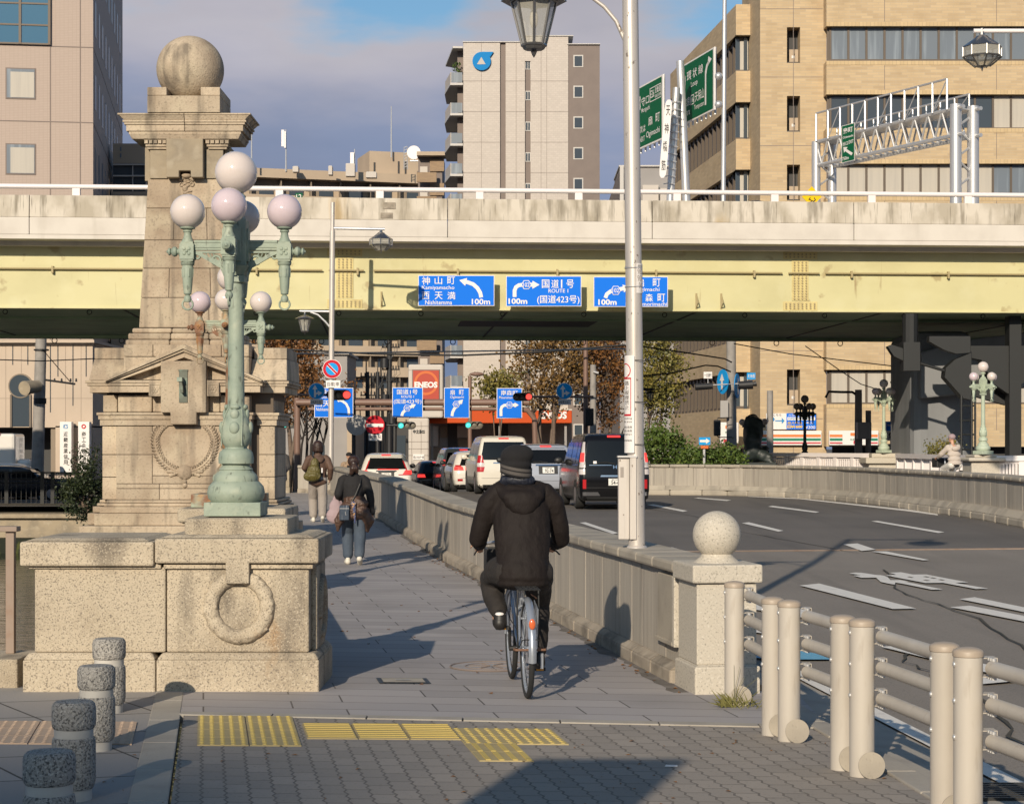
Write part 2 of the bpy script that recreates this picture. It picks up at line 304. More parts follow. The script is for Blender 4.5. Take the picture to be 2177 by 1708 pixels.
M['curtain'] = mat('window_with_curtain', (.15, .175, .205), .3, n=[((.28, .32, .36), (3.2, 3.2, .2), .52, .7, .7)])
M['panel_pink'] = mat('pink_beige_panel', (.43, .335, .275), .7, lin=[(1, 1, 0), (0, 0, 1)], brick=dict(c1=(.43, .34, .285), c2=(.415, .328, .275), m=(.375, .295, .245), w=.2, h=.08, ms=.012, off=0, bump=.1))
M['panel_joint'] = mat('panel_joint', (.20, .16, .14), .8)
M['tile_white'] = mat('tower_tile', (.52, .455, .40), .75, lin=[(1, 1, 0), (0, 0, 1)], brick=dict(c1=(.53, .47, .415), c2=(.485, .43, .38), m=(.46, .405, .36), w=.4, h=.2, ms=.02, bump=.2))
M['tower_grey'] = mat('tower_grey_tile', (.20, .16, .14), .75, n=[((.17, .135, .12), 1, .4, .7, .6)])
M['tower_trim'] = mat('tower_trim', (.5, .47, .44), .6)
M['beige_wall'] = mat('beige_render', (.44, .345, .25), .85, n=[((.36, .28, .205), .25, .4, .7, .6)])
M['beige_dark'] = mat('dark_beige_render', (.25, .20, .15), .85)
M['pale_wall'] = mat('pale_panel_wall', (.50, .40, .31), .8, n=[((.43, .345, .265), .5, .4, .7, .6)])
M['grey_wall'] = mat('grey_wall', (.30, .28, .27), .8, n=[((.25, .235, .225), .5, .4, .7, .6)])
M['white_wall'] = mat('white_wall', (.52, .47, .42), .8)
M['dark_wall'] = mat('dark_wall', (.05, .048, .047), .7)
M['pier'] = mat('pier_concrete', (.21, .215, .22), .8, n=[((.15, .155, .16), (1.5, 1.5, .3), .45, .7, .7)])
M['sign_blue'] = mat('sign_blue', (.006, .16, .72), .6, spec=.12)
M['sign_light_blue'] = mat('sign_sky_blue', (.015, .30, .68), .6, spec=.12)
M['sign_green'] = mat('sign_green', (.004, .10, .042), .6, spec=.12)
M['sign_white'] = mat('sign_white', (.74, .70, .67), .45)
M['sign_red'] = mat('sign_red', (.50, .018, .03), .6, spec=.12)
M['sign_yellow'] = mat('sign_yellow', (.80, .50, .01), .6, spec=.12)
M['sign_back'] = mat('sign_back', (.33, .32, .31), .5, .3)
M['letter_black'] = mat('black_lettering', (.02, .02, .02), .6)
M['letter_grey'] = mat('grey_lettering', (.30, .26, .23), .6)
M['letter_blue'] = mat('blue_lettering', (.02, .22, .48), .6)
M['logo_blue'] = mat('logo_blue', (.01, .20, .50), .6, spec=.12)
M['orange'] = mat('orange_fascia', (.50, .075, .018), .6, spec=.12)
M['red_panel'] = mat('red_panel', (.40, .035, .012), .4)
M['orange_ring'] = mat('orange_ring', (.58, .12, .015), .4)
M['seven_orange'] = mat('stripe_orange', (.75, .20, .05), .45)
M['seven_green'] = mat('stripe_green', (.015, .20, .12), .45)
M['seven_red'] = mat('stripe_red', (.50, .03, .05), .45)
M['lit_red'] = mat('lit_red_lamp', (.6, .05, .04), .4, emit=((1, .08, .06), 1.6))
M['lit_green'] = mat('lit_green_lamp', (.05, .5, .45), .4, emit=((.06, .75, .65), .9))
M['unlit'] = mat('unlit_lens', (.16, .14, .11), .3)
M['signal'] = mat('signal_housing', (.10, .075, .055), .5)
M['signal_dark'] = mat('signal_housing_dark', (.02, .02, .022), .5)
M['brown_pole'] = mat('brown_pole_paint', (.20, .12, .09), .5)
M['conc_pole'] = mat('concrete_pole', (.30, .275, .25), .8, n=[((.18, .165, .15), 3, .4, .7, .6)])
M['wire'] = mat('cable_black', (.015, .015, .016), .6)
M['wire_light'] = mat('cable_pale', (.42, .38, .34), .5)
M['rail_brown'] = mat('brown_railing_paint', (.27, .20, .155), .6, n=[((.22, .12, .07), 7, .52, .7, .6)])
M['bronze'] = mat('bronze_patina', (.085, .095, .075), .5, .4, n=[((.16, .22, .18), 9, .5, .7, .7)])
M['tyre'] = mat('tyre_rubber', (.02, .02, .02), .8)
M['rim'] = mat('alloy', (.45, .45, .46), .3, .9)
M['car_white'] = mat('car_paint_white', (.70, .66, .60), .25, coat=1)
M['car_pearl'] = mat('car_paint_pearl', (.66, .61, .52), .25, coat=1)
M['car_black'] = mat('car_paint_black', (.006, .006, .007), .2, coat=.35, spec=.2)
M['car_grey'] = mat('car_paint_grey_blue', (.34, .36, .41), .25, coat=1)
M['car_dark'] = mat('car_paint_dark', (.015, .018, .024), .25, coat=.4)
M['car_glass'] = mat('car_glass', (.008, .009, .010), .08, spec=.35)
M['car_trim'] = mat('car_trim_black', (.02, .02, .02), .5)
M['chrome'] = mat('chrome', (.6, .6, .62), .15, 1)
M['tail'] = mat('tail_lamp_red', (.42, .012, .016), .2, coat=.6)
M['tail_lit'] = mat('tail_lamp_lit', (.5, .02, .02), .3, emit=((1, .06, .05), 1.1))
M['tail_clear'] = mat('tail_lamp_clear', (.55, .5, .48), .2, coat=.5)
M['plate'] = mat('licence_plate', (.70, .68, .63), .5)
M['skin'] = mat('skin', (.52, .29, .19), .5)
M['hair'] = mat('dark_brown_hair', (.030, .015, .010), .4, n=[((.075, .033, .018), (60, 60, 6), .5, .7, .7)], bump=((90, 90, 8), .6, .01))
M['coat'] = mat('brown_nylon', (.0125, .0088, .0078), .75, spec=.25, n=[((.018, .013, .0115), 5, .4, .7, .7)], bump=((9, 9, 5), .6, .04))
M['hood_lining'] = mat('navy_quilted', (.014, .016, .026), .5, bump=((60, 12, 12), .8, .015))
M['knit'] = mat('black_knit', (.010, .009, .010), .95, bump=((120, 120, 8), .5, .006))
M['knit_grey'] = mat('grey_knit', (.085, .075, .068), .95, bump=((160, 160, 8), .6, .006))
M['black_cloth'] = mat('black_cloth', (.011, .010, .011), .85, bump=(22, .35, .02))
M['trouser'] = mat('charcoal_trousers', (.020, .016, .014), .85, bump=(14, .4, .03))
M['denim'] = mat('denim', (.050, .068, .095), .85, n=[((.075, .095, .125), 5, .45, .7, .7)], bump=(16, .35, .02))
M['down'] = mat('brown_down', (.075, .040, .027), .45, n=[((.11, .062, .042), 9, .4, .7, .7)], bump=(18, .8, .04))
M['mauve'] = mat('mauve_tote', (.34, .25, .26), .8, bump=(10, .4, .03))
M['stripe_bag'] = mat('striped_denim', (.035, .05, .075), .8, n=[((.25, .27, .30), (90, 4, 4), .6, .66, .6)])
M['scarf'] = mat('patterned_scarf', (.03, .05, .14), .7, n=[((.55, .30, .10), 40, .54, .6, .9), ((.5, .42, .36), 60, .58, .64, .9)])
M['brown_jacket'] = mat('brown_jacket', (.105, .058, .038), .7, n=[((.075, .042, .028), 4, .4, .7, .7)], bump=(12, .5, .03))
M['olive'] = mat('olive_nylon', (.105, .085, .018), .45, bump=((26, 26, 5), .9, .04))
M['grey_pants'] = mat('grey_sweatpants', (.30, .26, .225), .9, bump=(12, .5, .03))
M['shoe_white'] = mat('white_shoe', (.60, .56, .48), .6)
M['shoe_black'] = mat('black_shoe', (.018, .016, .015), .5)
M['cream_coat'] = mat('cream_fleece', (.50, .43, .37), .9, bump=(14, .3, .03))
M['tan_cloth'] = mat('tan_cloth', (.30, .21, .14), .85)
M['navy'] = mat('navy_cloth', (.012, .018, .038), .85)
M['grey_cloth'] = mat('grey_scarf_cloth', (.055, .05, .048), .9, bump=((8, 8, 40), .6, .03))
M['silver'] = mat('silver_paint', (.44, .47, .52), .3, .6)
M['orange_reflector'] = mat('orange_reflector', (.62, .13, .04), .25, coat=.5)
M['amber'] = mat('amber_reflector', (.70, .30, .02), .3)
M['rusty_bar'] = mat('rusty_bar', (.17, .085, .05), .7, n=[((.35, .25, .16), 30, .5, .7, .6)])
M['bark'] = mat('bark', (.14, .10, .075), .9, n=[((.22, .165, .12), 12, .5, .7, .7)], bump=((20, 20, 4), .6, .03))
M['bark_dark'] = mat('dark_bark', (.030, .024, .022), .9)
for nm, c1, c2, c3 in (('leaf_rust', (.20, .085, .022), (.12, .05, .018), (.30, .15, .035)), ('leaf_gold', (.19, .105, .028), (.11, .06, .018), (.28, .18, .05)), ('leaf_olive', (.19, .155, .03), (.08, .085, .018), (.30, .22, .05)),
                       ('leaf_green', (.075, .125, .02), (.04, .07, .014), (.17, .19, .035)), ('leaf_dark', (.022, .034, .010), (.012, .020, .008), (.05, .055, .015))):
    M[nm] = mat(nm, c1, .6, n=[(c2, 1.3, .42, .62, .9), (c3, 3.5, .54, .7, .8)])
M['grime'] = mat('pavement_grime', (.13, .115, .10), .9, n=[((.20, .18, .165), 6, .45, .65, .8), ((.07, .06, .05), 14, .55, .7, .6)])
M['litter'] = mat('fallen_leaf', (.22, .105, .035), .8)
M['grass'] = mat('grass_blade', (.13, .12, .03), .8)
# ================================================================ setting: ground, road, pavement, water
def sheet(name, rows, m, dz=0, flat=False):
    mb = MB(); vs = []
    for (y, a, b) in rows:
        k = 0 if flat else g(y); vs += [(a, y, k + dz), (b, y, k + dz)]
    mb.add(vs, [(2 * i, 2 * i + 1, 2 * i + 3, 2 * i + 2) for i in range(len(rows) - 1)])
    return struct(name, mb, M[m])
struct('ground', MB().quad((-900, -400, -4.4), (900, -400, -4.4), (900, 2600, -4.4), (-900, 2600, -4.4)), M['ground'])
struct('city_ground', MB().quad((-400, 92, -.93), (400, 92, -.93), (400, 900, -.93), (-400, 900, -.93)).quad((-60, 70.5, -.55), (-7.2, 70.5, -.55), (-7.2, 92, -.925), (-60, 92, -.925)), M['ground'])
struct('river_water', MB().quad((-60, 5, -2.2), (-2.2, 5, -2.2), (-6, 70.2, -2.2), (-60, 70.2, -2.2)), M['water'])
YS = [0, 8, 13, 20, 28, 34, 40, 48, 56, 64, 71, 78, 85, 92]
sheet('road', [(-20, -3, 60)] + [(y, (2.0 if y < 13.2 else B(0, 0)[0] - .147 * (y - 13.15) + .3), 60) for y in YS], 'asphalt', -.02)
# the darker wearing course beyond the joint
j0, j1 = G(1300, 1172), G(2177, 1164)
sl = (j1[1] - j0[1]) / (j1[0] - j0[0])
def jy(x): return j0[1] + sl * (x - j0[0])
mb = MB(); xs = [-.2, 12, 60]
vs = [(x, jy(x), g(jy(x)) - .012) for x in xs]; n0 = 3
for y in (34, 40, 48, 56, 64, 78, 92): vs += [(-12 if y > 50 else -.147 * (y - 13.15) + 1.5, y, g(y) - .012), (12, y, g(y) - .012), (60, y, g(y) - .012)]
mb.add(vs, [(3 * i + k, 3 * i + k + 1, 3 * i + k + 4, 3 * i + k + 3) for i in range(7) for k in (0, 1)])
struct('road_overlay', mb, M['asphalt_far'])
mb = MB()
mb.hexa([(x, y, g(y) + z) for z in (-.02, -.004) for x, y in ((j0[0] - .6, j0[1] - .06), (30, jy(30) - .06), (30, jy(30) + .08), (j0[0] - .6, j0[1] + .08))])
struct('road_expansion_joint', mb, M['rail_brown'])
# kerbs and paving in front
XL = lambda y: -1.82 - .152 * (y - 9.13)
XK = lambda y: 2.1 - .085 * (y - 10)
KY = lambda x: 11.83 - .145 * x                     # joint line between the brick paving and the bridge slabs
sheet('forecourt_paving', [(0, -9, XL(0)), (13.7, -9, XL(13.7))], 'side_slabs', 0, True)
mb = MB()
y = 2.0
while y < 13.3:
    mb.hexa([(f(a), a, z) for z in (-.06, .006) for f, a in ((XL, y), (lambda q: XL(q) + .19, y), (lambda q: XL(q) + .19, y + .89), (XL, y + .89))]); y += .9
struct('edging_kerb', mb, M['kerb'], bevel=.006)
mb = MB()
mb.poly([(XL(2) + .19, 2, 0), (XK(2), 2, 0), (XK(11.6), 11.56, 0), (1.6, KY(1.6), 0), (0, KY(0), 0), (XL(12) + .19, KY(-2.1), 0)])
struct('brick_paving', mb, M['pavers'])
mb = MB()
for x in [-2.1 + i * .6 for i in range(7)]:
    e = min(x + .592, XK(11.6) - .02)
    mb.hexa([(a, KY(a) + d, z) for z in (-.05, .008) for a, d in ((x, 0), (e, 0), (e, .13), (x, .13))])
struct('threshold_kerb', mb, M['kerb'], bevel=.005)
rows = [(KY(-2.3) + .13, -3.9, -2.1), (13.2, -4, 1.35), (14, -4.1, 1.5)]
mb = MB(); mb.poly([(-2.27, KY(-2.1) + .13, .002), (XK(11.6) - .05, KY(1.9) + .13, .002), (1.95, 13.3, .002), (-2.27, 13.7, .002)])
struct('bridge_paving_apron', mb, M['slabs'])
mb = MB(); vs = []
for y in (13.3, 20, 28, 34, 40, 48, 56, 64, 71):
    xa = 1.26 - .147 * (y - 13.15); vs += [(xa - 3.4, y, g(y)), (xa + .3, y, g(y))]
mb.add(vs, [(2 * i, 2 * i + 1, 2 * i + 3, 2 * i + 2) for i in range(8)])
struct('sidewalk', mb, M['slabs'])
mb = MB(); y = 4.
while y < 12.4:
    mb.hexa([(XK(a) + d, a, z) for z in (-.08, .012) for d, a in ((-.16, y), (.0, y), (.0, y + .59), (-.16, y + .59))]); y += .6
struct('road_kerb', mb, M['kerb'], bevel=.008)
mb = MB().add([(XK(y) + d, y, -.012) for y in (2, 14.5) for d in (0, .33)], [(0, 1, 3, 2)])
struct('gutter_strip', mb, M['kerb'])
# road markings (flat paint)
def mark(pts, m='mark', nm='lane_marking'):
    mb = MB()
    for p in pts:
        w = [G(*q) for q in p]; mb.poly([(a, b, g(b) - .002) for a, b in w])
    return struct(nm, mb, M[m])
mark([[(1700, 1243), (1742, 1239), (1948, 1292), (1898, 1293)], [(1793, 1156), (1823, 1154), (1862, 1167), (1832, 1170)], [(1853, 1171), (1885, 1171), (1975, 1189), (1962, 1190)],
      [(1873, 1373), (1925, 1370), (2180, 1430), (2180, 1448)], [(2080, 1435), (2180, 1428), (2180, 1444), (2090, 1452)],
      [(2040, 1272), (2072, 1268), (2180, 1290), (2180, 1300)], [(2020, 1289), (2062, 1286), (2180, 1308), (2180, 1320)],
      [(1232, 1110), (1245, 1109), (1315, 1132), (1303, 1134)], [(1375, 1072), (1390, 1071), (1462, 1085), (1452, 1087)], [(1412, 1163), (1428, 1162), (1480, 1176), (1462, 1177)], [(1465, 1178), (1480, 1177), (1540, 1192), (1530, 1196)],
      [(1475, 1058), (1485, 1057), (1555, 1062), (1545, 1064)], [(1632, 1076), (1642, 1074), (1742, 1087), (1734, 1089)], [(1577, 1111), (1592, 1109), (1666, 1127), (1655, 1129)],
      [(1852, 1107), (1865, 1106), (2008, 1130), (1995, 1132)], [(1590, 1054), (1700, 1058), (1700, 1060), (1590, 1055)], [(1700, 1058), (1930, 1082), (1930, 1086), (1700, 1060)], [(1930, 1082), (2177, 1112), (2177, 1119), (1930, 1086)]])
def cr_(p): return [((3300 + a / 2.735) / 1.8815, (2150 + b / 2.735) / 1.8815) for a, b in p]
mark([cr_([(265, 385), (335, 376), (400, 378), (560, 402), (605, 404), (650, 412), (690, 430), (715, 458), (820, 458), (910, 470), (870, 474), (1290, 560), (1170, 563), (860, 500), (770, 485), (765, 507), (700, 498), (610, 478), (560, 432), (400, 433), (310, 408), (390, 404)])], nm='road_lettering')
mark([cr_([(710, 378), (830, 372), (960, 397), (1110, 397), (1450, 462), (1570, 483), (1420, 488), (1785, 550), (1650, 555), (1290, 488), (1100, 490), (770, 428), (665, 404), (780, 400)])], nm='road_lettering')
mb = MB()
for a, b in ((935, 428), (1110, 425), (1185, 438), (1110, 462), (1275, 458)): mb.poly([(p, q, g(q) + .001) for p, q in [G(*w) for w in cr_([(a - 38, b - 3), (a - 8, b - 7), (a + 38, b + 3), (a + 8, b + 7)])]])
struct('road_lettering_gaps', mb, M['asphalt'])
mark([[(1585, 1394), (1700, 1382), (1768, 1392), (1765, 1400), (1640, 1400)]], 'blue_mark', 'bicycle_lane_marking')
mark([[(1585, 1272), (1655, 1285), (1650, 1300), (1585, 1292)], [(1585, 1325), (1690, 1340), (1680, 1352), (1585, 1340)], [(1690, 1290), (1730, 1300), (1770, 1330), (1700, 1310)]])
mb = MB().add([(XK(y) + .34 + d, y, -.004) for y in (3, 15) for d in (0, .13)], [(0, 1, 3, 2)])
struct('edge_line', mb, M['mark'])

# ---------------------------------------------------------------- tactile paving
def tac_frame(p, ang=-.16):
    ex = Vector((1, -.045)).normalized(); ey = Vector((ang, 1)).normalized()
    return lambda a, b: (p[0] + ex.x * a + ey.x * b, p[1] + ex.y * a + ey.y * b)
def tactile(nm, label, p, cols, kinds, base='tactile', top='tactile_bump', group=None):
    """kinds: rows from the front, one letter per 0.3 m tile row: d dots, l bars along, x bars across"""
    f = tac_frame(p); t = thing(nm, label, 'tactile paving', (p[0], p[1], 0), 0, group)
    a = MB(); b = MB(); s = .3
    for c in range(cols):
        for r, kd in enumerate(kinds):
            q = [f(c * s + d, r * s + e) for d, e in ((.004, .004), (s - .004, .004), (s - .004, s - .004), (.004, s - .004))]
            a.hexa([(x, y, z) for z in (-.03, .007) for x, y in q])
            if kd == 'd':
                for i in range(5):
                    for j in range(5):
                        x, y = f(c * s + .03 + .06 * i, r * s + .03 + .06 * j); b.lathe([(.016, 0), (.012, .004), (.008, .005)], (x, y, .0065), 6)
            elif kd == 'x':
                for j in range(4):
                    e = r * s + .04 + .073 * j
                    b.hexa([(*f(c * s + u, e + w), z) for z in (.0065, .0115) for u, w in ((.012, 0), (s - .012, 0), (s - .012, .027), (.012, .027))])
            else:
                for j in range(4):
                    d = c * s + .04 + .073 * j
                    b.hexa([(*f(d + u, r * s + w), z) for z in (.0065, .0115) for u, w in ((0, .012), (.027, .012), (.027, s - .012), (0, s - .012))])
    build('tile', a, M[base], t); build('raised_pattern', b, M[top], t)
    return t
tactile('tactile_tiles', 'yellow dotted warning tiles in a block nearest the stone pedestal', (X(418, 10.9), 10.9), 2, 'dddd', group='yellow tactile paving')
tactile('tactile_tiles', 'run of yellow tiles with bars lying across the path', (X(652, 11.15), 11.15), 3, 'xx', group='yellow tactile paving')
tactile('tactile_tiles', 'yellow tiles where dots meet bars at the corner of the tactile path', (X(1018, 10.36), 10.36), 1, 'lldd', group='yellow tactile paving')
tactile('tactile_tiles', 'short strip of yellow dotted tiles at the right end of the tactile path', tac_frame((X(1018, 10.36), 10.36))(.3, .6), 1, 'dd', group='yellow tactile paving')
tactile('tactile_tiles', 'faded pinkish tactile tiles beside the granite bollards', (-3.35, 10.98), 4, 'ddd', 'tactile_old', 'tactile_old')

# ---------------------------------------------------------------- covers in the pavement
t = thing('access_cover', 'rectangular paved access cover with a dark metal frame in the sidewalk', 'manhole cover', (*G(857, 1447), 0))
c = G(857, 1447); fr = tac_frame((c[0], c[1]), -.15)
def rect(w, h, z): return [(*fr(a, b), z) for a, b in ((-w, -h), (w, -h), (w, h), (-w, h))]
build('frame', MB().poly(rect(.185, .16, .005)), M['car_trim'], t)
build('lid', MB().poly(rect(.15, .12, .008)), M['kerb'], t)
build('plate', MB().poly(rect(.055, .022, .011)), M['sign_back'], t)
c = G(1045, 1417)
t = thing('manhole_cover', 'round patterned manhole cover in the sidewalk by the front bicycle wheel', 'manhole cover', (c[0], c[1], 0))
build('lid', MB().lathe([(.31, 0), (.31, .006), (.0, .007)], (c[0], c[1], .0), 28), M['slabs'], t)
mb = MB().torus((c[0], c[1], .006), .315, .008, 'z', 28, 5).torus((c[0], c[1], .006), .2, .006, 'z', 24, 5)
for i in range(6):
    a = i * math.pi / 3; mb.cyl((c[0] + .03 * math.cos(a), c[1] + .03 * math.sin(a), .007), (c[0] + .17 * math.cos(a), c[1] + .17 * math.sin(a), .007), .008, n=5)
build('cast_pattern', mb, M['tower_grey'], t)
c = G(1425, 1628); build0 = tag(build('paper_scrap', MB().hexa([(c[0] + a, c[1] + b, z) for z in (.002, .005) for a, b in ((-.03, -.02), (.035, -.03), (.04, .02), (-.02, .03))]), M['sign_white']), 'scrap of white paper lying in the shadow on the brick paving', 'litter')
c = G(2140, 1680)
t = thing('drain_grate', 'black drain grate in the gutter behind the guard rail', 'drain', (c[0], c[1], 0))
mb = MB()
for i in range(9): mb.box(c[0] - .15, c[0] + .17, c[1] - .2 + i * .05, c[1] - .18 + i * .05, -.01, .004)
mb.box(c[0] - .17, c[0] - .15, c[1] - .22, c[1] + .26, -.01, .006).box(c[0] + .17, c[0] + .19, c[1] - .22, c[1] + .26, -.01, .006)
build('bars', mb, M['car_trim'], t)

# ================================================================ granite bollards
def bollard(y, u, label):
    t = thing('granite_bollard', label, 'bollard', (X(u, y), y, 0), R.random() * 6, 'granite bollards by the pedestal')
    build('foot', MB().lathe([(.085, -.02), (.085, .07), (.05, .075)], n=28), M['bollard_band'], t, 40, world=False)
    build('shaft', MB().lathe([(.05, .05), (.092, .055), (.1, .075), (.104, .10), (.104, .275), (.1, .295), (.09, .302), (.05, .303)], n=36), M['bollard'], t, 40, world=False)
    build('band', MB().lathe([(.05, .295), (.093, .30), (.093, .345), (.05, .35)], n=36), M['bollard_band'], t, 40, world=False)
    build('head', MB().lathe([(.05, .338), (.095, .34), (.103, .352), (.105, .37), (.105, .44), (.1, .458), (.088, .470), (.04, .474)], n=36), M['bollard'], t, 40, world=False)
bollard(12.27, 232, 'sunlit granite bollard standing farthest back, close to the pedestal base')
bollard(10.76, 205, 'granite bollard with a sunlit head, second from the pedestal')
bollard(9.26, 157, 'shaded grey granite bollard, the second nearest to the front edge')
bollard(7.75, 105, 'shaded dark granite bollard cut off by the bottom edge of the view')

# ================================================================ stone pedestals with their lamps
def pedestal_front():
    Y = 13.28; k = Y / F
    t = thing('stone_pedestal', 'low granite pedestal with a carved wreath, carrying the green lamp', 'pedestal', (X(360, Y), Y + .5, 0))
    x = lambda u: X(u, Y)
    z = lambda v: Z(v, Y)
    mb = MB()
    for a, b in ((48, 330), (332, 678)):
        mb.box(x(a), x(b), Y, Y + 1.0, -.02, z(1402)); mb.frust(x((a + b) / 2), Y + .5, z(1402), z(1388), (b - a) / 2 * k, .5, (b - a) / 2 * k - .035, .455)
    build('base', mb, M['old_stone'], t, bevel=.012)
    mb = MB().box(x(69), x(349), Y + .055, Y + .93, z(1388), z(1206)).box(x(351), x(655), Y + .06, Y + .9, z(1388), z(1206))
    mb.box(x(654), x(668), Y + .2, Y + .8, z(1388), z(1206))
    build('body', mb, M['old_stone'], t, bevel=.014)
    mb = MB().box(x(58), x(340), Y + .035, Y + .95, z(1209), z(1199)).box(x(346), x(664), Y + .03, Y + .93, z(1209), z(1199))
    build('moulding', mb, M['old_stone'], t, bevel=.006)
    mb = MB()
    for a, b, v0, v1 in ((42, 327, 1203, 1151), (329, 678, 1197, 1144)):
        mb.box(x(a), x(b), Y - .01, Y + 1.02, z(v0), z(v1) - .0); mb.frust(x((a + b) / 2), Y + .505, z(v1) + .002, z(v1) + .022, (b - a) / 2 * k - .03, .49, (b - a) / 2 * k - .09, .43)
    build('coping', mb, M['old_stone'], t, bevel=.016)
    build('lamp_slab', MB().box(X(392, 13.42), X(612, 13.42), 13.42, 14.12, Z(1138, 13.42) - .01, Z(1101, 13.42)), M['old_stone'], t, bevel=.018)
    build('keystone', MB().box(x(480), x(530), Y - .014, Y + .07, z(1240), z(1190)), M['old_stone'], t, bevel=.008)
    mb = MB(); cx, cz = x(506), z(1291)
    for i in range(44):
        a0 = math.pi / 2 + .28 + i * (2 * math.pi - .56) / 44; a1 = a0 + (2 * math.pi - .56) / 44
        r = .052 * (1 + .10 * math.sin(i * 1.9)); p = [(cx + .195 * math.cos(a), Y + .062, cz + .205 * math.sin(a)) for a in (a0, a1)]
        mb.cap(p[0], p[1], r, r, 10)
    for i in range(26):
        a = math.pi / 2 + .4 + i * (2 * math.pi - .8) / 25; sgn = 1 if math.sin(a * 1) > -2 else 1
        q = .195 + R.uniform(-.03, .03); o = (cx + q * math.cos(a), Y + .02, cz + (q + .01) * math.sin(a))
        d = Vector((-math.sin(a), 0, math.cos(a))) * (.045 if math.cos(a) > 0 else -.045) + Vector((math.cos(a), 0, math.sin(a))) * R.uniform(-.02, .02)
        mb.cap((o[0] - d.x, o[1] + .006, o[2] - d.z), (o[0] + d.x, o[1] + .012, o[2] + d.z), .02, .005, 8)
    o = link('wreath', fuse(mb.off((-t.location.x, -t.location.y, -t.location.z)), .0075, 3), M['old_stone'], t)
    mb = MB()
    for i in range(40):
        a = -math.pi / 2 + .1 + i * math.pi * 1.55 / 40; mb.cap((x(668) - .004, Y + .5 + .17 * math.cos(a), z(1300) + .2 * math.sin(a)), (x(668) - .004, Y + .5 + .17 * math.cos(a + .12), z(1300) + .2 * math.sin(a + .12)), .035, .035, 8)
    build('side_wreath', mb, M['old_stone'], t, 50)
    return t
pedestal_front()
def pedestal_back():
    Y = 21.25; t = thing('stone_pedestal', 'second granite pedestal farther back along the sidewalk, carrying the rusted lamp', 'pedestal', (X(492, Y), Y + .6, 0))
    k = Y / F; xc = X(492, Y)
    build('base', MB().box(xc - .75, xc + .75, Y - .1, Y + 1.4, -.02, .26), M['old_stone'], t, bevel=.015)
    build('body', MB().box(xc - .52, xc + .52, Y + .08, Y + 1.2, .26, .82), M['old_stone'], t, bevel=.012)
    build('coping', MB().box(xc - .598, xc + .598, Y, Y + 1.3, .84, 1.0), M['old_stone'], t, bevel=.03)
    build('moulding', MB().box(xc - .55, xc + .55, Y + .05, Y + 1.25, .815, .842), M['old_stone'], t)
pedestal_back()
# low stone parapet running from pedestal to pillar
t = thing('stone_parapet', 'low stone parapet between the lamp pedestals and the tall pillar', 'wall', (-2.4, 17.5, 0))
mb = MB().hexa([(a, b, z) for z in (0, .74) for a, b in ((-2.3, 14.35), (-1.95, 14.35), (-2.95, 21.1), (-3.3, 21.1))]); build('body', mb, M['grey_stone'], t)
mb = MB().hexa([(a, b, z) for z in (.745, .86) for a, b in ((-2.35, 14.35), (-1.9, 14.35), (-2.9, 21.1), (-3.35, 21.1))]); build('coping', mb, M['old_stone'], t, bevel=.01)

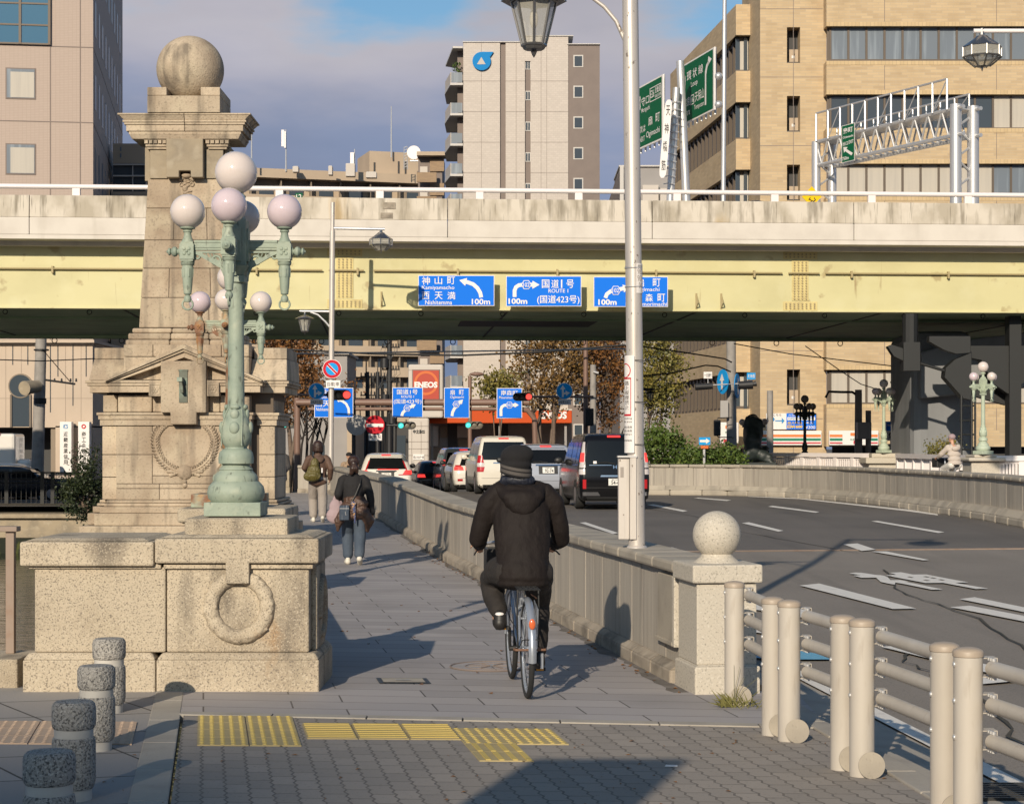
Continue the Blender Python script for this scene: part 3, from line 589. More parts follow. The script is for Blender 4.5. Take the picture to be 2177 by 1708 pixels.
LK = .003354
def lamp(name, label, loc, m, globes, rz=0, rust=None, group='five globe lamps along the bridges'):
    zz = lambda v: (1098 - v) * LK
    t = thing(name, label, 'street lamp', loc, rz, group)
    bd = lambda n, mb, mm, par, sm=40, bv=0: build(n, mb, mm, par, sm, bv, world=False)
    bd('base', MB().box(-.2, .2, -.2, .2, 0, zz(1069)), m, t, None, .006)
    prof = [(52, 1069), (59, 1061), (61, 1049), (58, 1036), (50, 1027), (46, 1025), (46, 1016), (43, 1011), (35, 1003), (31, 994), (28, 991), (30, 988.5), (37, 987.5), (37.5, 976), (35, 964), (29, 958), (24, 956), (23, 953), (29, 945), (33, 930), (31.5, 912), (26, 888), (20.5, 874), (18.4, 868), (18, 860), (15.2, 600), (15, 570)]
    mb = MB().lathe([(r * LK, zz(v)) for r, v in prof], n=40)
    for i in range(4):
        a = i * math.pi / 2 + .0; ca, sa = math.cos(a), math.sin(a)
        for rr, vv, sc in ((31, 912, 9), (24, 884, 8), (20, 868, 9)):
            mb.ball((rr * LK * ca, rr * LK * sa, zz(vv)), (sc * LK * (.6 + .6 * abs(sa)), sc * LK * (.6 + .6 * abs(ca)), sc * 1.5 * LK if vv > 870 else 6 * LK), 12, 8)
        mb.tube([(32.5 * LK * math.cos(a + b), 32.5 * LK * math.sin(a + b), zz(950)) if i0 == 0 else (r_ * LK * math.cos(a + b * q), r_ * LK * math.sin(a + b * q), zz(v_)) for i0, (r_, v_, q) in enumerate(((30, 950, 1), (34, 928, 1), (32, 908, 1.1), (26.5, 886, 1.3), (21, 872, 1.5))) for b in (.5,)], .0045, 6)
    mb.torus((0, 0, zz(1000)), 33 * LK, 3 * LK, 'z', 30, 6)
    bd('column', mb, m, t)
    mb = MB(); hx = 24 * LK
    mb.box(-hx, hx, -hx, hx, zz(568), zz(472)); mb.frust(0, 0, zz(590), zz(568.2), 17 * LK, 17 * LK, 29 * LK, 29 * LK)
    mb.box(-20 * LK, 20 * LK, -20 * LK, 20 * LK, zz(604), zz(589.5)); mb.box(-28 * LK, 28 * LK, -14 * LK, 14 * LK, zz(560), zz(490)); mb.box(-14 * LK, 14 * LK, -28 * LK, 28 * LK, zz(560), zz(490))
    mb.frust(0, 0, zz(472), zz(452), 20 * LK, 20 * LK, 12 * LK, 12 * LK)
    bd('junction', mb, m, t, None, .004)
    bd('neck', MB().lathe([(r * LK, zz(v)) for r, v in ((12, 452), (10, 440), (12, 432), (19, 428), (21, 420), (16, 415))], n=20), m, t)
    gm = globes[0]; bd('globe', MB().ball((0, 0, zz(370)), 45 * LK, 40, 22), M[gm], t)
    for i in range(4):
        a = i * math.pi / 2; Rz = Matrix.Rotation(a, 4, 'Z'); q = 103 * LK
        mm = rust[i] if rust else m
        mb = MB().box(26 * LK, 88 * LK, -6 * LK, 6 * LK, zz(535), zz(514))
        for dz in (zz(519), zz(530)): mb.box(26 * LK, 88 * LK, -7.5 * LK, 7.5 * LK, dz, dz + 3.5 * LK)
        mb.prism([(26 * LK, zz(537)), (88 * LK, zz(537)), (88 * LK, zz(543)), (80 * LK, zz(546)), (52 * LK, zz(562)), (40 * LK, zz(569)), (34 * LK, zz(572)), (26 * LK, zz(590)), (26 * LK, zz(560)), (38 * LK, zz(556)), (60 * LK, zz(549)), (72 * LK, zz(541)), (26 * LK, zz(541))], -4 * LK, 4 * LK, 'xz')
        mb.torus((42 * LK, 0, zz(556)), 9 * LK, 3 * LK, 'y', 14, 6).torus((82 * LK, 0, zz(548)), 5 * LK, 2.5 * LK, 'y', 12, 6)
        for xx in (50, 58, 66): mb.cyl((xx * LK, 0, zz(538)), ((xx - 8) * LK, 0, zz(556)), 1.6 * LK, n=6)
        h = 15 * LK
        mb.box(q - h, q + h, -h, h, zz(555), zz(522)).box(q - 13 * LK, q + 13 * LK, -13 * LK, 13 * LK, zz(559), zz(518))
        for sx_ in (-1, 1):
            for kx, kz in ((-1, -1), (1, -1), (-1, 1), (1, 1)): mb.ball((q + kx * 5 * LK, sx_ * h, zz(538) + kz * 5 * LK), (4 * LK, 2 * LK, 4 * LK), 8, 6)
            mb.ball((q, sx_ * h, zz(538)), 3 * LK, 8, 6)
        mb.lathe([(r * LK, zz(v)) for r, v in ((14, 519), (13, 516), (9, 508), (7.5, 500), (8, 497), (10, 496), (10, 493), (8, 492), (16, 489), (18, 480), (19, 478), (17, 476))], (q, 0, 0), 18)
        for b in (0, 2.1, 4.2): mb.cyl((q + 15 * LK * math.cos(b), 15 * LK * math.sin(b), zz(478)), (q + 26 * LK * math.cos(b), 26 * LK * math.sin(b), zz(478)), 1.4 * LK, n=6)
        mb.lathe([(r * LK, d * LK) for r, d in ((9, 15), (10, 18), (6, 19), (6, 21), (10, 24), (11, 29), (7, 34), (4, 35), (8, 37), (8, 40), (4, 42), (2, 45))], (q, 0, zz(538)), 14, 'x')
        bd('arm', mb.xf(Rz), mm, t)
        mb = MB().lathe([(r * LK, zz(v)) for r, v in ((12, 559), (15, 561), (14, 566), (11.5, 568), (12.5, 572), (10, 610), (8, 628), (4, 630), (7, 633), (8.5, 639), (6, 645))], (q, 0, 0), 16)
        for b in range(6): mb.cyl((q + 11.6 * LK * math.cos(b), 11.6 * LK * math.sin(b), zz(574)), (q + 10.6 * LK * math.cos(b), 10.6 * LK * math.sin(b), zz(592)), 2.0 * LK, n=6)
        mb.torus((q, 0, zz(650)), 11 * LK, 2.2 * LK, 'y' if i % 2 == 0 else 'y', 20, 8)
        bd('pendant', mb.xf(Rz), mm, t)
        bd('globe', MB().ball((q, 0, zz(453)), 37 * LK, 36, 20).xf(Rz), M[globes[1 + i]], t)
    return t
L1 = lamp('candelabra_lamp', 'large green five globe lamp standing on the wreath pedestal in front', (X(502, 13.75), 13.75, 1.197), M['verdigris'], ['opal', 'opal_pink', 'opal', 'opal', 'opal_pink'])
RV, VG = M['rusty_verdigris'], M['verdigris']
L2 = lamp('candelabra_lamp', 'rusted five globe lamp partly hidden behind the green lamp column', (X(490, 21.85), 21.85, 1.15), M['rusty_verdigris'], ['opal', 'opal', 'opal', 'opal_pink', 'opal'], rust=[VG, RV, RV, RV])
build('base_plate', MB().box(-.39, .39, -.36, .36, -.15, 0), M['rusty_verdigris'], L2, world=False, bevel=.01)
L3 = lamp('candelabra_lamp', 'pale green five globe lamp beside the white cyclist at far right', (X(2090, 54.), 54., Z(965, 54)), M['pale_verdigris'], ['opal', 'opal_pink', 'opal', 'opal_pink', 'opal'], rad(28))
L4 = dup(L3, (X(1879, 68), 68, Z(962, 68)), rad(22), 'weathered five globe lamp in front of the striped shop sign')
L5 = lamp('candelabra_lamp', 'dark five globe lamp silhouetted against the brick wall and parking billboard', (X(1711, 73), 73, Z(985, 73)), M['dark_shaded'], ['opal_shaded'] * 5, rad(20))

# ================================================================ the tall memorial pillar
def pillar():
    Y = 29.0; k = Y / F; uc = 394
    x = lambda u: X(u, Y)
    z = lambda v: Z(v, Y)
    t = thing('stone_pillar', 'tall carved stone pillar topped by a granite ball', 'pillar', (x(uc), Y + 1.1, 0))
    S = M['pillar_stone']
    xc = x(uc); yc = Y + 1.1
    def blk(mb, u0, u1, v0, v1, y0, y1, gap=.004): return mb.box(x(u0) + gap, x(u1) - gap, y0, y1, z(v1) + gap, z(v0) - gap)
    # dado, laid in courses round a recessed core
    mb = MB()
    for (u0, u1, v0, v1) in ((246, 324, 905, 966), (324, 474, 905, 1011), (474, 530, 905, 966), (246, 324, 966, 1011 + 17), (474, 530, 966, 1011 + 17), (324, 393, 1011, 1028), (393, 474, 1011, 1028), (246, 339, 1028, 1038), (339, 452, 1028, 1038), (452, 530, 1028, 1038)): blk(mb, u0, u1, v0, v1, Y, yc)
    for a, b in ((214, 246), (545, 580)):
        for v0, v1 in ((905, 966), (966, 1014), (1014, 1062)): blk(mb, a, b, v0, v1, Y + .1 if a < 300 else Y + .28, yc + .6)
    for v0, v1, s_ in ((1038, 1062, (246, 339, 452, 530)),):
        for a, b in zip(s_, s_[1:]): blk(mb, a, b, v0, v1, Y, yc)
    build('dado', mb, S, t, bevel=.009)
    build('mortar_core', MB().box(x(218), x(576), Y + .3, yc + .62, -.0, z(812)).box(x(248), x(528), Y + .012, yc, .3, z(900)), M['mortar'], t)
    # base mouldings
    mb = MB()
    for v0, v1, e in ((1062, 1069, 9), (1069, 1076, 14), (1076, 1090, 22), (1090, 1116, 32)):
        mb.box(x(246 - e - 10), x(530 + e - 14), Y - e * k * .6, yc + .8, z(v1), z(v0) - .002); mb.box(x(214 - e), x(580 + e * .6), Y + .25 - e * k * .6, yc + .9, z(v1) + .003, z(v0) - .005)
    mb.box(x(176), x(612), Y - .25, yc + 1.0, -.02, z(1116) - .002)
    build('base', mb, S, t, bevel=.015)
    # lower cornice
    mb = MB()
    for v0, v1, e in ((876, 882, 10), (882, 891, 7), (891, 904, 4)):
        mb.box(x(246 - e), x(530 + e), Y - e * k, yc, z(v1), z(v0) - .002); mb.box(x(214 - e), x(246 - e) - .01, Y + .1 - e * k, yc + .6, z(v1), z(v0) - .002); mb.box(x(545 - e), x(580 + e), Y + .28 - e * k, yc + .7, z(v1), z(v0) - .002)
    build('lower_cornice', mb, S, t, bevel=.006)
    # frieze blocks under the pediment
    mb = MB()
    blk(mb, 214, 246, 838, 876, Y + .14, yc + .5); blk(mb, 248, 322, 838, 876, Y + .06, yc); blk(mb, 322, 346, 836, 876, Y + .08, yc); blk(mb, 442, 466, 836, 876, Y + .08, yc); blk(mb, 466, 530, 838, 876, Y + .06, yc); blk(mb, 550, 578, 848, 876, Y + .32, yc + .5)
    build('frieze', mb, S, t, bevel=.02)
    # upper cornice, wings and pediment
    mb = MB()
    for v0, v1, e in ((808, 814, 34), (814, 820, 30), (820, 834, 25)):
        mb.box(x(246 - e * .5), x(346), Y - e * k * .55, yc, z(v1), z(v0) - .002); mb.box(x(442), x(530 + e), Y - e * k * .55, yc, z(v1), z(v0) - .002)
        mb.box(x(214 - e), x(246 - e * .5) - .012, Y + .12 - e * k * .4, yc + .75, z(v1), z(v0) - .003); mb.box(x(550 - 10), x(580 + e * .9), Y + .30 - e * k * .4, yc + .8, z(v1), z(v0) - .003)
    build('upper_cornice', mb, S, t, bevel=.006)
    mb = MB()
    zw0, zw1, zw2 = z(807), z(760), z(736)
    for a, b in ((183, 262), (528, 607)):
        y0 = Y + .18
        mb.hexa([(x(a), y0, zw0), (x(b), y0, zw0), (x(b), yc + .8, zw0), (x(a), yc + .8, zw0), (x(a) + (.03 if a < 300 else 0), y0 + .25, zw1 - .004), (x(b) - (.03 if a > 300 else 0), y0 + .25, zw1 - .004), (x(b), yc + .7, zw1 - .004), (x(a), yc + .7, zw1 - .004)])
        mb.box(x(a) + .03, x(b) - .03, y0 + .26, yc + .7, zw1, zw2)
    build('wing_roof', mb, S, t, bevel=.01)
    mb = MB()
    for (u0, u1, v0, v1) in ((259, 322, 731, 757), (322, 468, 731, 757), (468, 528, 731, 757), (259, 528, 757, 808)): blk(mb, u0, u1, v0, v1, Y + .12, yc + .3)
    build('attic', mb, S, t, bevel=.009)
    mb = MB()
    for s_ in (-1, 1):
        f = lambda du, v: (xc + s_ * du * k, z(v))
        for d0, d1, off in ((0, 9, -.20), (9, 15, -.17), (15, 27, -.13)):
            p = [f(0, 733 + d0), f(168, 809 + d0 * .45), f(168 - d1 * .5, 809 + d1 * .2), f(0, 733 + d1)]
            mb.prism(p, Y + off, Y + .12)
    mb.prism([(xc - 46 * k, z(772)), (xc + 46 * k, z(772)), (xc, z(758))], Y - .02, Y + .12)
    for s_ in (-1, 1): mb.prism([(xc + s_ * 48 * k, z(806)), (xc + s_ * 150 * k, z(806)), (xc + s_ * 48 * k, z(766))], Y + .05, Y + .12)
    build('pediment', mb, S, t)
    mb = MB(); cx = x(394)
    mb.prism([(cx - 48 * k, z(768)), (cx - 48 * k, z(877)), (cx - 27.5 * k, z(877)), (cx - 27.5 * k, z(902)), (cx + 27.5 * k, z(902)), (cx + 27.5 * k, z(877)), (cx + 48 * k, z(877)), (cx + 48 * k, z(768))], Y - .17, Y + .1)
    build('key_panel', mb, S, t, bevel=.012)
    mb = MB()
    for uu in (333, 456):
        q = x(uu); zc = z(828); mb.box(q - 12.5 * k, q + 12.5 * k, Y - .16, Y + .05, zc - 14 * k, zc + 14 * k)
        for i in range(6):
            a = i * math.pi / 3; mb.ball((q + 5 * k * math.cos(a), Y - .16, zc + 5 * k * math.sin(a)), (3.4 * k, .012, 3.4 * k), 8, 6)
        mb.ball((q, Y - .165, zc), (2.6 * k, .016, 2.6 * k), 8, 6)
        for s1 in (-1, 1): mb.box(q - 10.5 * k, q + 10.5 * k, Y - .168, Y - .155, zc + s1 * 10 * k - .5 * k, zc + s1 * 10 * k + .5 * k); mb.box(q + s1 * 10 * k - .5 * k, q + s1 * 10 * k + .5 * k, Y - .168, Y - .155, zc - 9.4 * k, zc + 9.4 * k)
    build('rosette', mb, S, t)
    q = x(394)
    br = build('bronze_bracket', MB().box(q - 9 * k, q + 9 * k, Y - .185, Y - .168, z(856), z(790)).box(q - 10 * k, q + 10 * k, Y - .188, Y - .169, z(790) - .001, z(786)).prism([(q - 7 * k, z(812)), (q + 0 * k, z(812)), (q + 2 * k, z(822)), (q + 3 * k, z(836)), (q - 3 * k, z(836)), (q - 5 * k, z(820))], Y - .31, Y - .18), M['bronze'], t, bevel=.004)
    build('bracket_cap', MB().box(q - 10 * k, q + 1 * k, Y - .33, Y - .19, z(812), z(803)), M['verdigris'], t, bevel=.004)
    # laurel wreath in relief
    mb = MB(); cx, cz = x(393), z(936)
    pts = []
    for s_ in (-1, 1):
        st = []
        for i in range(24):
            f = i / 23; a = -math.pi / 2 + s_ * f * 2.35
            rx = (63 - 6 * max(0, f - .7) * 3) * k; st.append((cx + rx * math.cos(a) * 1.0, Y - .004, cz + (66 if math.sin(a) < 0 else 52) * k * math.sin(a)))
        mb.tube(st, [.02 * (1.1 - i / 40) for i in range(24)], 8)
        for i in range(2, 24):
            a = -math.pi / 2 + s_ * i / 23 * 2.35; tn = Vector((-math.sin(a), 0, math.cos(a))) * s_; no = Vector((math.cos(a), 0, math.sin(a)))
            for sd in (-1, 1):
                p = Vector(st[i]) ; e = p + (tn * .65 + no * sd * .75) * .1; mdl = (p + e) / 2 + no * sd * .012
                mb.cap(tuple(p), tuple(mdl), .008, .022, 8); mb.cap(tuple(mdl), tuple(e), .022, .006, 8)
    mb.ball((cx, Y - .0, z(1003)), (16 * k, .06, 16 * k), 20, 12); mb.torus((cx, Y - .01, z(1003)), 14 * k, .014, 'y', 20, 6)
    for sd in (-1, 1):
        for dd in (0, 1): mb.cap((cx + sd * 14 * k, Y, z(1004)), (cx + sd * (30 + dd * 6) * k, Y, z(1010 - dd * 9)), .022, .03, 8)
    for v, r in ((1016, 4.2), (1023, 4.8), (1031, 5.4)): mb.ball((cx, Y, z(v)), (r * k, .04, r * k), 14, 10)
    build('wreath', mb, S, t, 60)
    z = lambda v: Z(v, Y + .6)
    x = lambda u: X(u, Y + .6); k = (Y + .6) / F; xc = x(uc); yc = Y + 1.0
    # moulded foot of the shaft
    mb = MB()
    for v0, v1, hw, fr_ in ((722, 735, 126, 0), (708, 722, 121, 0), (697, 708, 113, -6)):
        for s0, s1 in ((-1, -.25), (-.25, .42), (.42, 1)): mb.box(xc + s0 * hw * k + .002, xc + s1 * hw * k - .002, yc - hw * k * .52, yc + hw * k * .52, z(v1), z(v0) - .002)
    build('shaft_foot', mb, S, t, bevel=.028, seg=3)
    # tapering shaft
    mb = MB(); lv = [696, 632, 569.5, 509, 441, 378]; hw = lambda v: 100 - (696 - v) * .055
    cuts = [(-1, .5, 1), (-1, -.38, .55, 1), (-1, 1), (-1, -.3, .5, 1), (-1, 0, 1)]
    for i in range(5):
        v1, v0 = lv[i], lv[i + 1]; a, b = hw(v1) * k, hw(v0) * k
        for s0, s1 in zip(cuts[i], cuts[i][1:]):
            gp = .0035
            mb.hexa([(xc + s0 * a + gp, yc - a * .5, z(v1) + gp), (xc + s1 * a - gp, yc - a * .5, z(v1) + gp), (xc + s1 * a - gp, yc + a * .5, z(v1) + gp), (xc + s0 * a + gp, yc + a * .5, z(v1) + gp),
                     (xc + s0 * b + gp, yc - b * .5, z(v0) - gp), (xc + s1 * b - gp, yc - b * .5, z(v0) - gp), (xc + s1 * b - gp, yc + b * .5, z(v0) - gp), (xc + s0 * b + gp, yc + b * .5, z(v0) - gp)])
    build('shaft', mb, S, t, bevel=.011)
    build('shaft_core', MB().frust(xc, yc, z(696), z(380), hw(696) * k - .02, hw(696) * k * .5 - .014, hw(380) * k - .02, hw(380) * k * .5 - .014), M['mortar'], t)
    # head: pilasters, dentils, keystone, cornice, seat, ball
    mb = MB(); f0 = yc - 43 * k
    for a, b in ((317, 354), (436, 473)): mb.box(x(a), x(b), f0 - .02, yc, z(378), z(316))
    mb.box(x(304), x(316) - .002, f0 + .06, yc + 36 * k, z(382), z(310)).box(x(474), x(488), f0 + .06, yc + 36 * k, z(382), z(310)).box(x(350), x(440), f0 + .02, yc, z(380), z(300))
    build('pilaster', mb, M['grey_stone'], t, bevel=.01)
    mb = MB()
    for a, b in ((306, 354), (436, 487)):
        for v0, v1, e in ((311, 316, 0), (305, 311, 3), (297, 298, 6)): mb.box(x(a - e + 6), x(b + (e - 6 if a > 400 else 0)), f0 - .05 - e * k, yc, z(v1), z(v0) - .002)
        for i in range(5):
            w = (b - a) / 5; mb.box(x(a + i * w + 1.2), x(a + (i + 1) * w - 1.2), f0 - .10, f0 + .02, z(305), z(298))
    build('dentil', mb, S, t)
    mb = MB().prism([(x(355), z(296)), (x(355), z(378)), (x(382), z(378)), (x(382), z(364)), (x(407), z(364)), (x(407), z(378)), (x(433), z(378)), (x(433), z(296))], f0 - .16, f0 + .1)
    build('keystone', mb, M['grey_stone'], t, bevel=.012)
    mb = MB(); gx = x(395)
    mb.ball((gx, f0 - .03, z(372)), (11 * k, .05, 6 * k), 12, 8)
    for s_ in (-1, 1): mb.cap((gx, f0 - .02, z(372)), (gx + s_ * 13 * k, f0, z(380)), .02, .03, 8); mb.torus((gx + s_ * 11 * k, f0 + .0, z(390)), 4 * k, .012, 'y', 12, 6)
    for i in range(26):
        v = 378 + i * 2.2; w = (7 + 4.5 * math.sin(i / 26 * 3.1)) * k; mb.ball((gx + R.uniform(-.5, .5) * w, f0 + .02, z(v)), (R.uniform(.35, .6) * w + .01, .045, .022), 10, 6)
    build('garland', mb, S, t, 60)
    mb = MB()
    def ring(hw_, v0, v1, hw2=None):
        h2 = hw_ if hw2 is None else hw2; mb.frust(xc, yc, z(v1), z(v0) - .0015, hw_ * k, hw_ * k * .52, h2 * k, h2 * k * .52)
    ring(113, 286, 296, 118); ring(119, 280, 286.5)
    for s0, s1 in ((-1, 0), (0, 1)):
        for hw_, v0, v1, h2 in ((124, 267, 280, 124), (128, 262, 266.5, 128), (131, 257, 261.5, 131), (128, 247, 257, 138), (141, 243, 246.8, 141)):
            a, b = hw_ * k, h2 * k; q = .52
            xa, xb = (xc + s0 * a, xc + s1 * a); xa2, xb2 = (xc + s0 * b, xc + s1 * b); gp = .004
            mb.hexa([(xa + gp * (s0 == 0), yc - a * q, z(v1)), (xb - gp * (s1 == 0), yc - a * q, z(v1)), (xb - gp * (s1 == 0), yc + a * q, z(v1)), (xa + gp * (s0 == 0), yc + a * q, z(v1)), (xa2 + gp * (s0 == 0), yc - b * q, z(v0) - .001), (xb2 - gp * (s1 == 0), yc - b * q, z(v0) - .001), (xb2 - gp * (s1 == 0), yc + b * q, z(v0) - .001), (xa2 + gp * (s0 == 0), yc + b * q, z(v0) - .001)])
    build('cornice', mb, S, t, bevel=.006)
    w = 77 * k
    mb = MB().box(xc - w, xc + w, yc - w, yc + w, z(243), z(207)); e = 41 * k
    mb.box(xc - w, xc - w + e, yc - w, yc + w, z(207) - .0, z(189)).box(xc + w - e, xc + w, yc - w, yc + w, z(207) - .0, z(189))
    build('ball_seat', mb, S, t, bevel=.012)
    build('ball', MB().ball((xc + .01, yc, z(138)), 69 * k * 1.045, 64, 40), S, t, 60)
    return t
pillar()

# left railing and its kerb
t = thing('steel_railing', 'brown steel railing post and top bar at the left edge beside the pedestal', 'railing', (X(20, 13.9), 13.9, 0))
build('post', MB().box(X(14, 13.9), X(32, 13.9), 13.87, 13.93, .2, Z(1129, 13.9)), M['rail_brown'], t, bevel=.004)
build('top_bar', MB().box(-5.2, X(40, 13.9), 13.84, 13.96, Z(1129, 13.9), Z(1118, 13.9)), M['rail_brown'], t, bevel=.005)
build('kerb', MB().box(-5.2, X(45, 13.6), 13.5, 14.1, -.02, .2), M['old_stone'], t, bevel=.015)
# ================================================================ stone parapet between sidewalk and road
def wall_along(pts, label, cfg, name='stone_parapet', hfun=None, step=.6):
    """pts: polyline (x, y) of the inner base; blocks follow it. cfg: list of (part, t0, t1, z0, z1, block length, material, gap, bevel, taper)"""
    t = thing(name, label, 'wall', (pts[0][0], pts[0][1], 0))
    P = [Vector(p) for p in pts]; cum = [0]
    for a, b in zip(P, P[1:]): cum.append(cum[-1] + (b - a).length)
    nr = []
    for i in range(len(P)):
        d = (P[min(i + 1, len(P) - 1)] - P[max(i - 1, 0)]).normalized(); nr.append(Vector((d.y, -d.x)))
    def at(s, o):
        for i in range(len(P) - 1):
            if s <= cum[i + 1] or i == len(P) - 2:
                f = (s - cum[i]) / (cum[i + 1] - cum[i]); p = P[i].lerp(P[i + 1], f); n = nr[i].lerp(nr[i + 1], f).normalized(); return p + n * o
    hh = hfun or (lambda s, y: g(y))
    for nm, t0, t1, z0, z1, ln, mt, gp, bv, tp in cfg:
        mb = MB(); s = 0
        while s < cum[-1] - .05:
            L_ = ln * R.uniform(.85, 1.15); e = min(s + L_, cum[-1])
            if cum[-1] - e < .2: e = cum[-1]
            q = []
            j = R.uniform(-.003, .003)
            for zz_, tt in ((z0, 0), (z1, tp)):
                for ss, oo in ((s + gp, t0 + tt + j), (e - gp, t0 + tt + j), (e - gp, t1 - tt + j), (s + gp, t1 - tt + j)):
                    p = at(ss, oo); q.append((p.x, p.y, zz_ + hh(ss, p.y)))
            mb.hexa(q); s = e
        build(nm, mb, M[mt], t, bevel=bv)
    return t
S0, S1 = .62, 48.5
wall_along([B(s, 0) for s in (S0, 10, 20, 30, 40, S1)], 'grey stone parapet between sidewalk and road, running back past the cyclist',
           [('panel', .035, .36, .12, .782, .42, 'parapet_stone', .0025, .004, 0), ('plinth', -.045, .41, -.03, .10, .62, 'plinth_stone', .004, .02, 0), ('plinth_slope', -.04, .40, .098, .135, .62, 'plinth_stone', .004, .0, .06),
            ('core', .06, .34, 0, .775, 3, 'mortar', 0, 0, 0), ('coping', -.025, .42, .785, .868, .62, 'coping_stone', .0035, .022, 0)])
# the far end of the parapet, turning left, with a ball post in the shade
p0 = B(S1 + .1, .1); p1 = (X(700, 62.2), 62.2); p2 = (X(642, 62.5), 62.5)
wall_along([p2, p1, p0], 'far end of the stone parapet turning left behind the walker with the olive bag',
           [('panel', .0, .33, .12, .79, .8, 'parapet_stone', .003, .004, 0), ('plinth', -.06, .38, -.05, .14, .9, 'plinth_stone', .004, .02, 0), ('coping', -.06, .38, .795, .895, .9, 'coping_stone', .004, .025, 0)])
def ball_post(loc, rz, label, m, s=1):
    t = thing('ball_post', label, 'stone post', loc, rz)
    bd = lambda n, mb, sm=None, bv=0: build(n, mb, M[m], t, sm, bv, world=False)
    bd('base', MB().box(-.02, .44 * s, -.03, .57, -.03, .19).frust(.21 * s, .27, .19, .2, .22 * s, .29, .20 * s, .27), None, .012)
    bd('shaft', MB().box(0, .205 * s, 0, .54, .20, .752).box(.209 * s, .42 * s, 0, .54, .20, .752), None, .006)
    bd('cap', MB().box(-.035, .455 * s, -.035, .575, .757, .882), None, .012)
    bd('pedestal', MB().lathe([(.165 * s, 0), (.15, .012), (.115, .04), (.098, .075), (.09, .09)], (.21 * s, .27, .882), 32), 50)
    bd('ball', MB().ball((.21 * s, .27, 1.072), .168, 48, 28), 60)
ball_post((*B(0, 0), 0), rad(8.4), 'pale granite post with a ball on top where the parapet ends', 'new_granite')
ball_post((X(588, 62.3), 62.2, g(62.3)), 0, 'dark shaded ball post at the far end of the sidewalk', 'grey_stone')

# ================================================================ lamp poles with lanterns
def lantern_bell(t, c, s, nm='lantern'):
    """tapering eight sided lantern hanging with its roof top at c"""
    x, y, z = c; mb = MB()
    mb.lathe([(.275 * s, -.055 * s), (.265 * s, -.04 * s), (.10 * s, .03 * s), (.03 * s, .05 * s), (.02 * s, .11 * s)], (x, y, z), 8)
    mb.lathe([(.10 * s, -.43 * s), (.085 * s, -.455 * s), (.02 * s, -.46 * s), (.025 * s, -.475 * s), (.015 * s, -.50 * s), (.004 * s, -.52 * s)], (x, y, z), 8)
    for i in range(8):
        a = (i + .0) * math.pi / 4; mb.cyl((x + .19 * s * math.cos(a), y + .19 * s * math.sin(a), z - .05 * s), (x + .095 * s * math.cos(a), y + .095 * s * math.sin(a), z - .43 * s), .011 * s, n=6)
    for r, zz_ in ((.19, -.055), (.1, -.42)):
        for i in range(8):
            a = i * math.pi / 4; b = a + math.pi / 4; mb.cyl((x + r * s * math.cos(a), y + r * s * math.sin(a), z + zz_ * s), (x + r * s * math.cos(b), y + r * s * math.sin(b), z + zz_ * s), .012 * s, n=6)
    o = build(nm, mb, M['lantern_metal'], t, 35)
    build('glass', MB().add([(x + r * s * math.cos(i * math.pi / 4), y + r * s * math.sin(i * math.pi / 4), z + zz_ * s) for r, zz_ in ((.185, -.055), (.093, -.425)) for i in range(8)], [(i, (i + 1) % 8, 8 + (i + 1) % 8, 8 + i) for i in range(8)]), M['lantern_glass'], o)
    build('bulb', MB().ball((x, y, z - .2 * s), (.035 * s, .035 * s, .085 * s), 12, 10).cyl((x, y, z - .12 * s), (x, y, z - .05 * s), .03 * s), M['bulb'], o, 60)
    return o
def lantern_oct(t, c, s, nm='lantern'):
    x, y, z = c; mb = MB(); rs = .35 * s
    mb.lathe([(.36 * s, -.20 * s), (.34 * s, -.18 * s), (.14 * s, -.04 * s), (.10 * s, 0), (.05 * s, .02 * s), (.035 * s, .14 * s)], (x, y, z), 8)
    mb.lathe([(.14 * s, -.545 * s), (.10 * s, -.56 * s), (.02 * s, -.57 * s), (.018 * s, -.60 * s), (.004 * s, -.64 * s)], (x, y, z), 8)
    for i in range(8):
        a = i * math.pi / 4; b = a + math.pi / 4
        P = lambda r, zz_, q: (x + r * s * math.cos(q), y + r * s * math.sin(q), z + zz_ * s)
        mb.cyl(P(.35, -.2, a), P(.35, -.38, a), .016 * s, n=6); mb.cyl(P(.35, -.38, a), P(.14, -.55, a), .014 * s, n=6); mb.cyl(P(.35, -.38, a), P(.35, -.38, b), .016 * s, n=6)
    o = build(nm, mb, M['lantern_metal'], t, 30)
    build('glass', MB().add([(x + r * s * math.cos(i * math.pi / 4), y + r * s * math.sin(i * math.pi / 4), z + zz_ * s) for r, zz_ in ((.345, -.2), (.345, -.38), (.135, -.55)) for i in range(8)], [(j * 8 + i, j * 8 + (i + 1) % 8, j * 8 + 8 + (i + 1) % 8, j * 8 + 8 + i) for j in (0, 1) for i in range(8)]), M['lantern_glass'], o)
    build('bulb', MB().ball((x, y, z - .3 * s), (.05 * s, .05 * s, .09 * s), 12, 10), M['bulb'], o, 60)
    return o
def flat(Y): return lambda a, b: (X(a, Y), Y, Z(b, Y))
def lettering(parent, s, u0, u1, v0, v1, Y, m='sign_white', bold=.006, nm='lettering', fit=True, w=None):
    """letters standing in the plane Y between frame columns u0..u1 and rows v0 (top)..v1"""
    mb = text(MB(), s, X(u0, Y), X(u1, Y), Z(v1, Y), Z(v0, Y), lambda a, b: (a, Y, b), bold, fit)
    return build(nm, mb, M[m], parent)
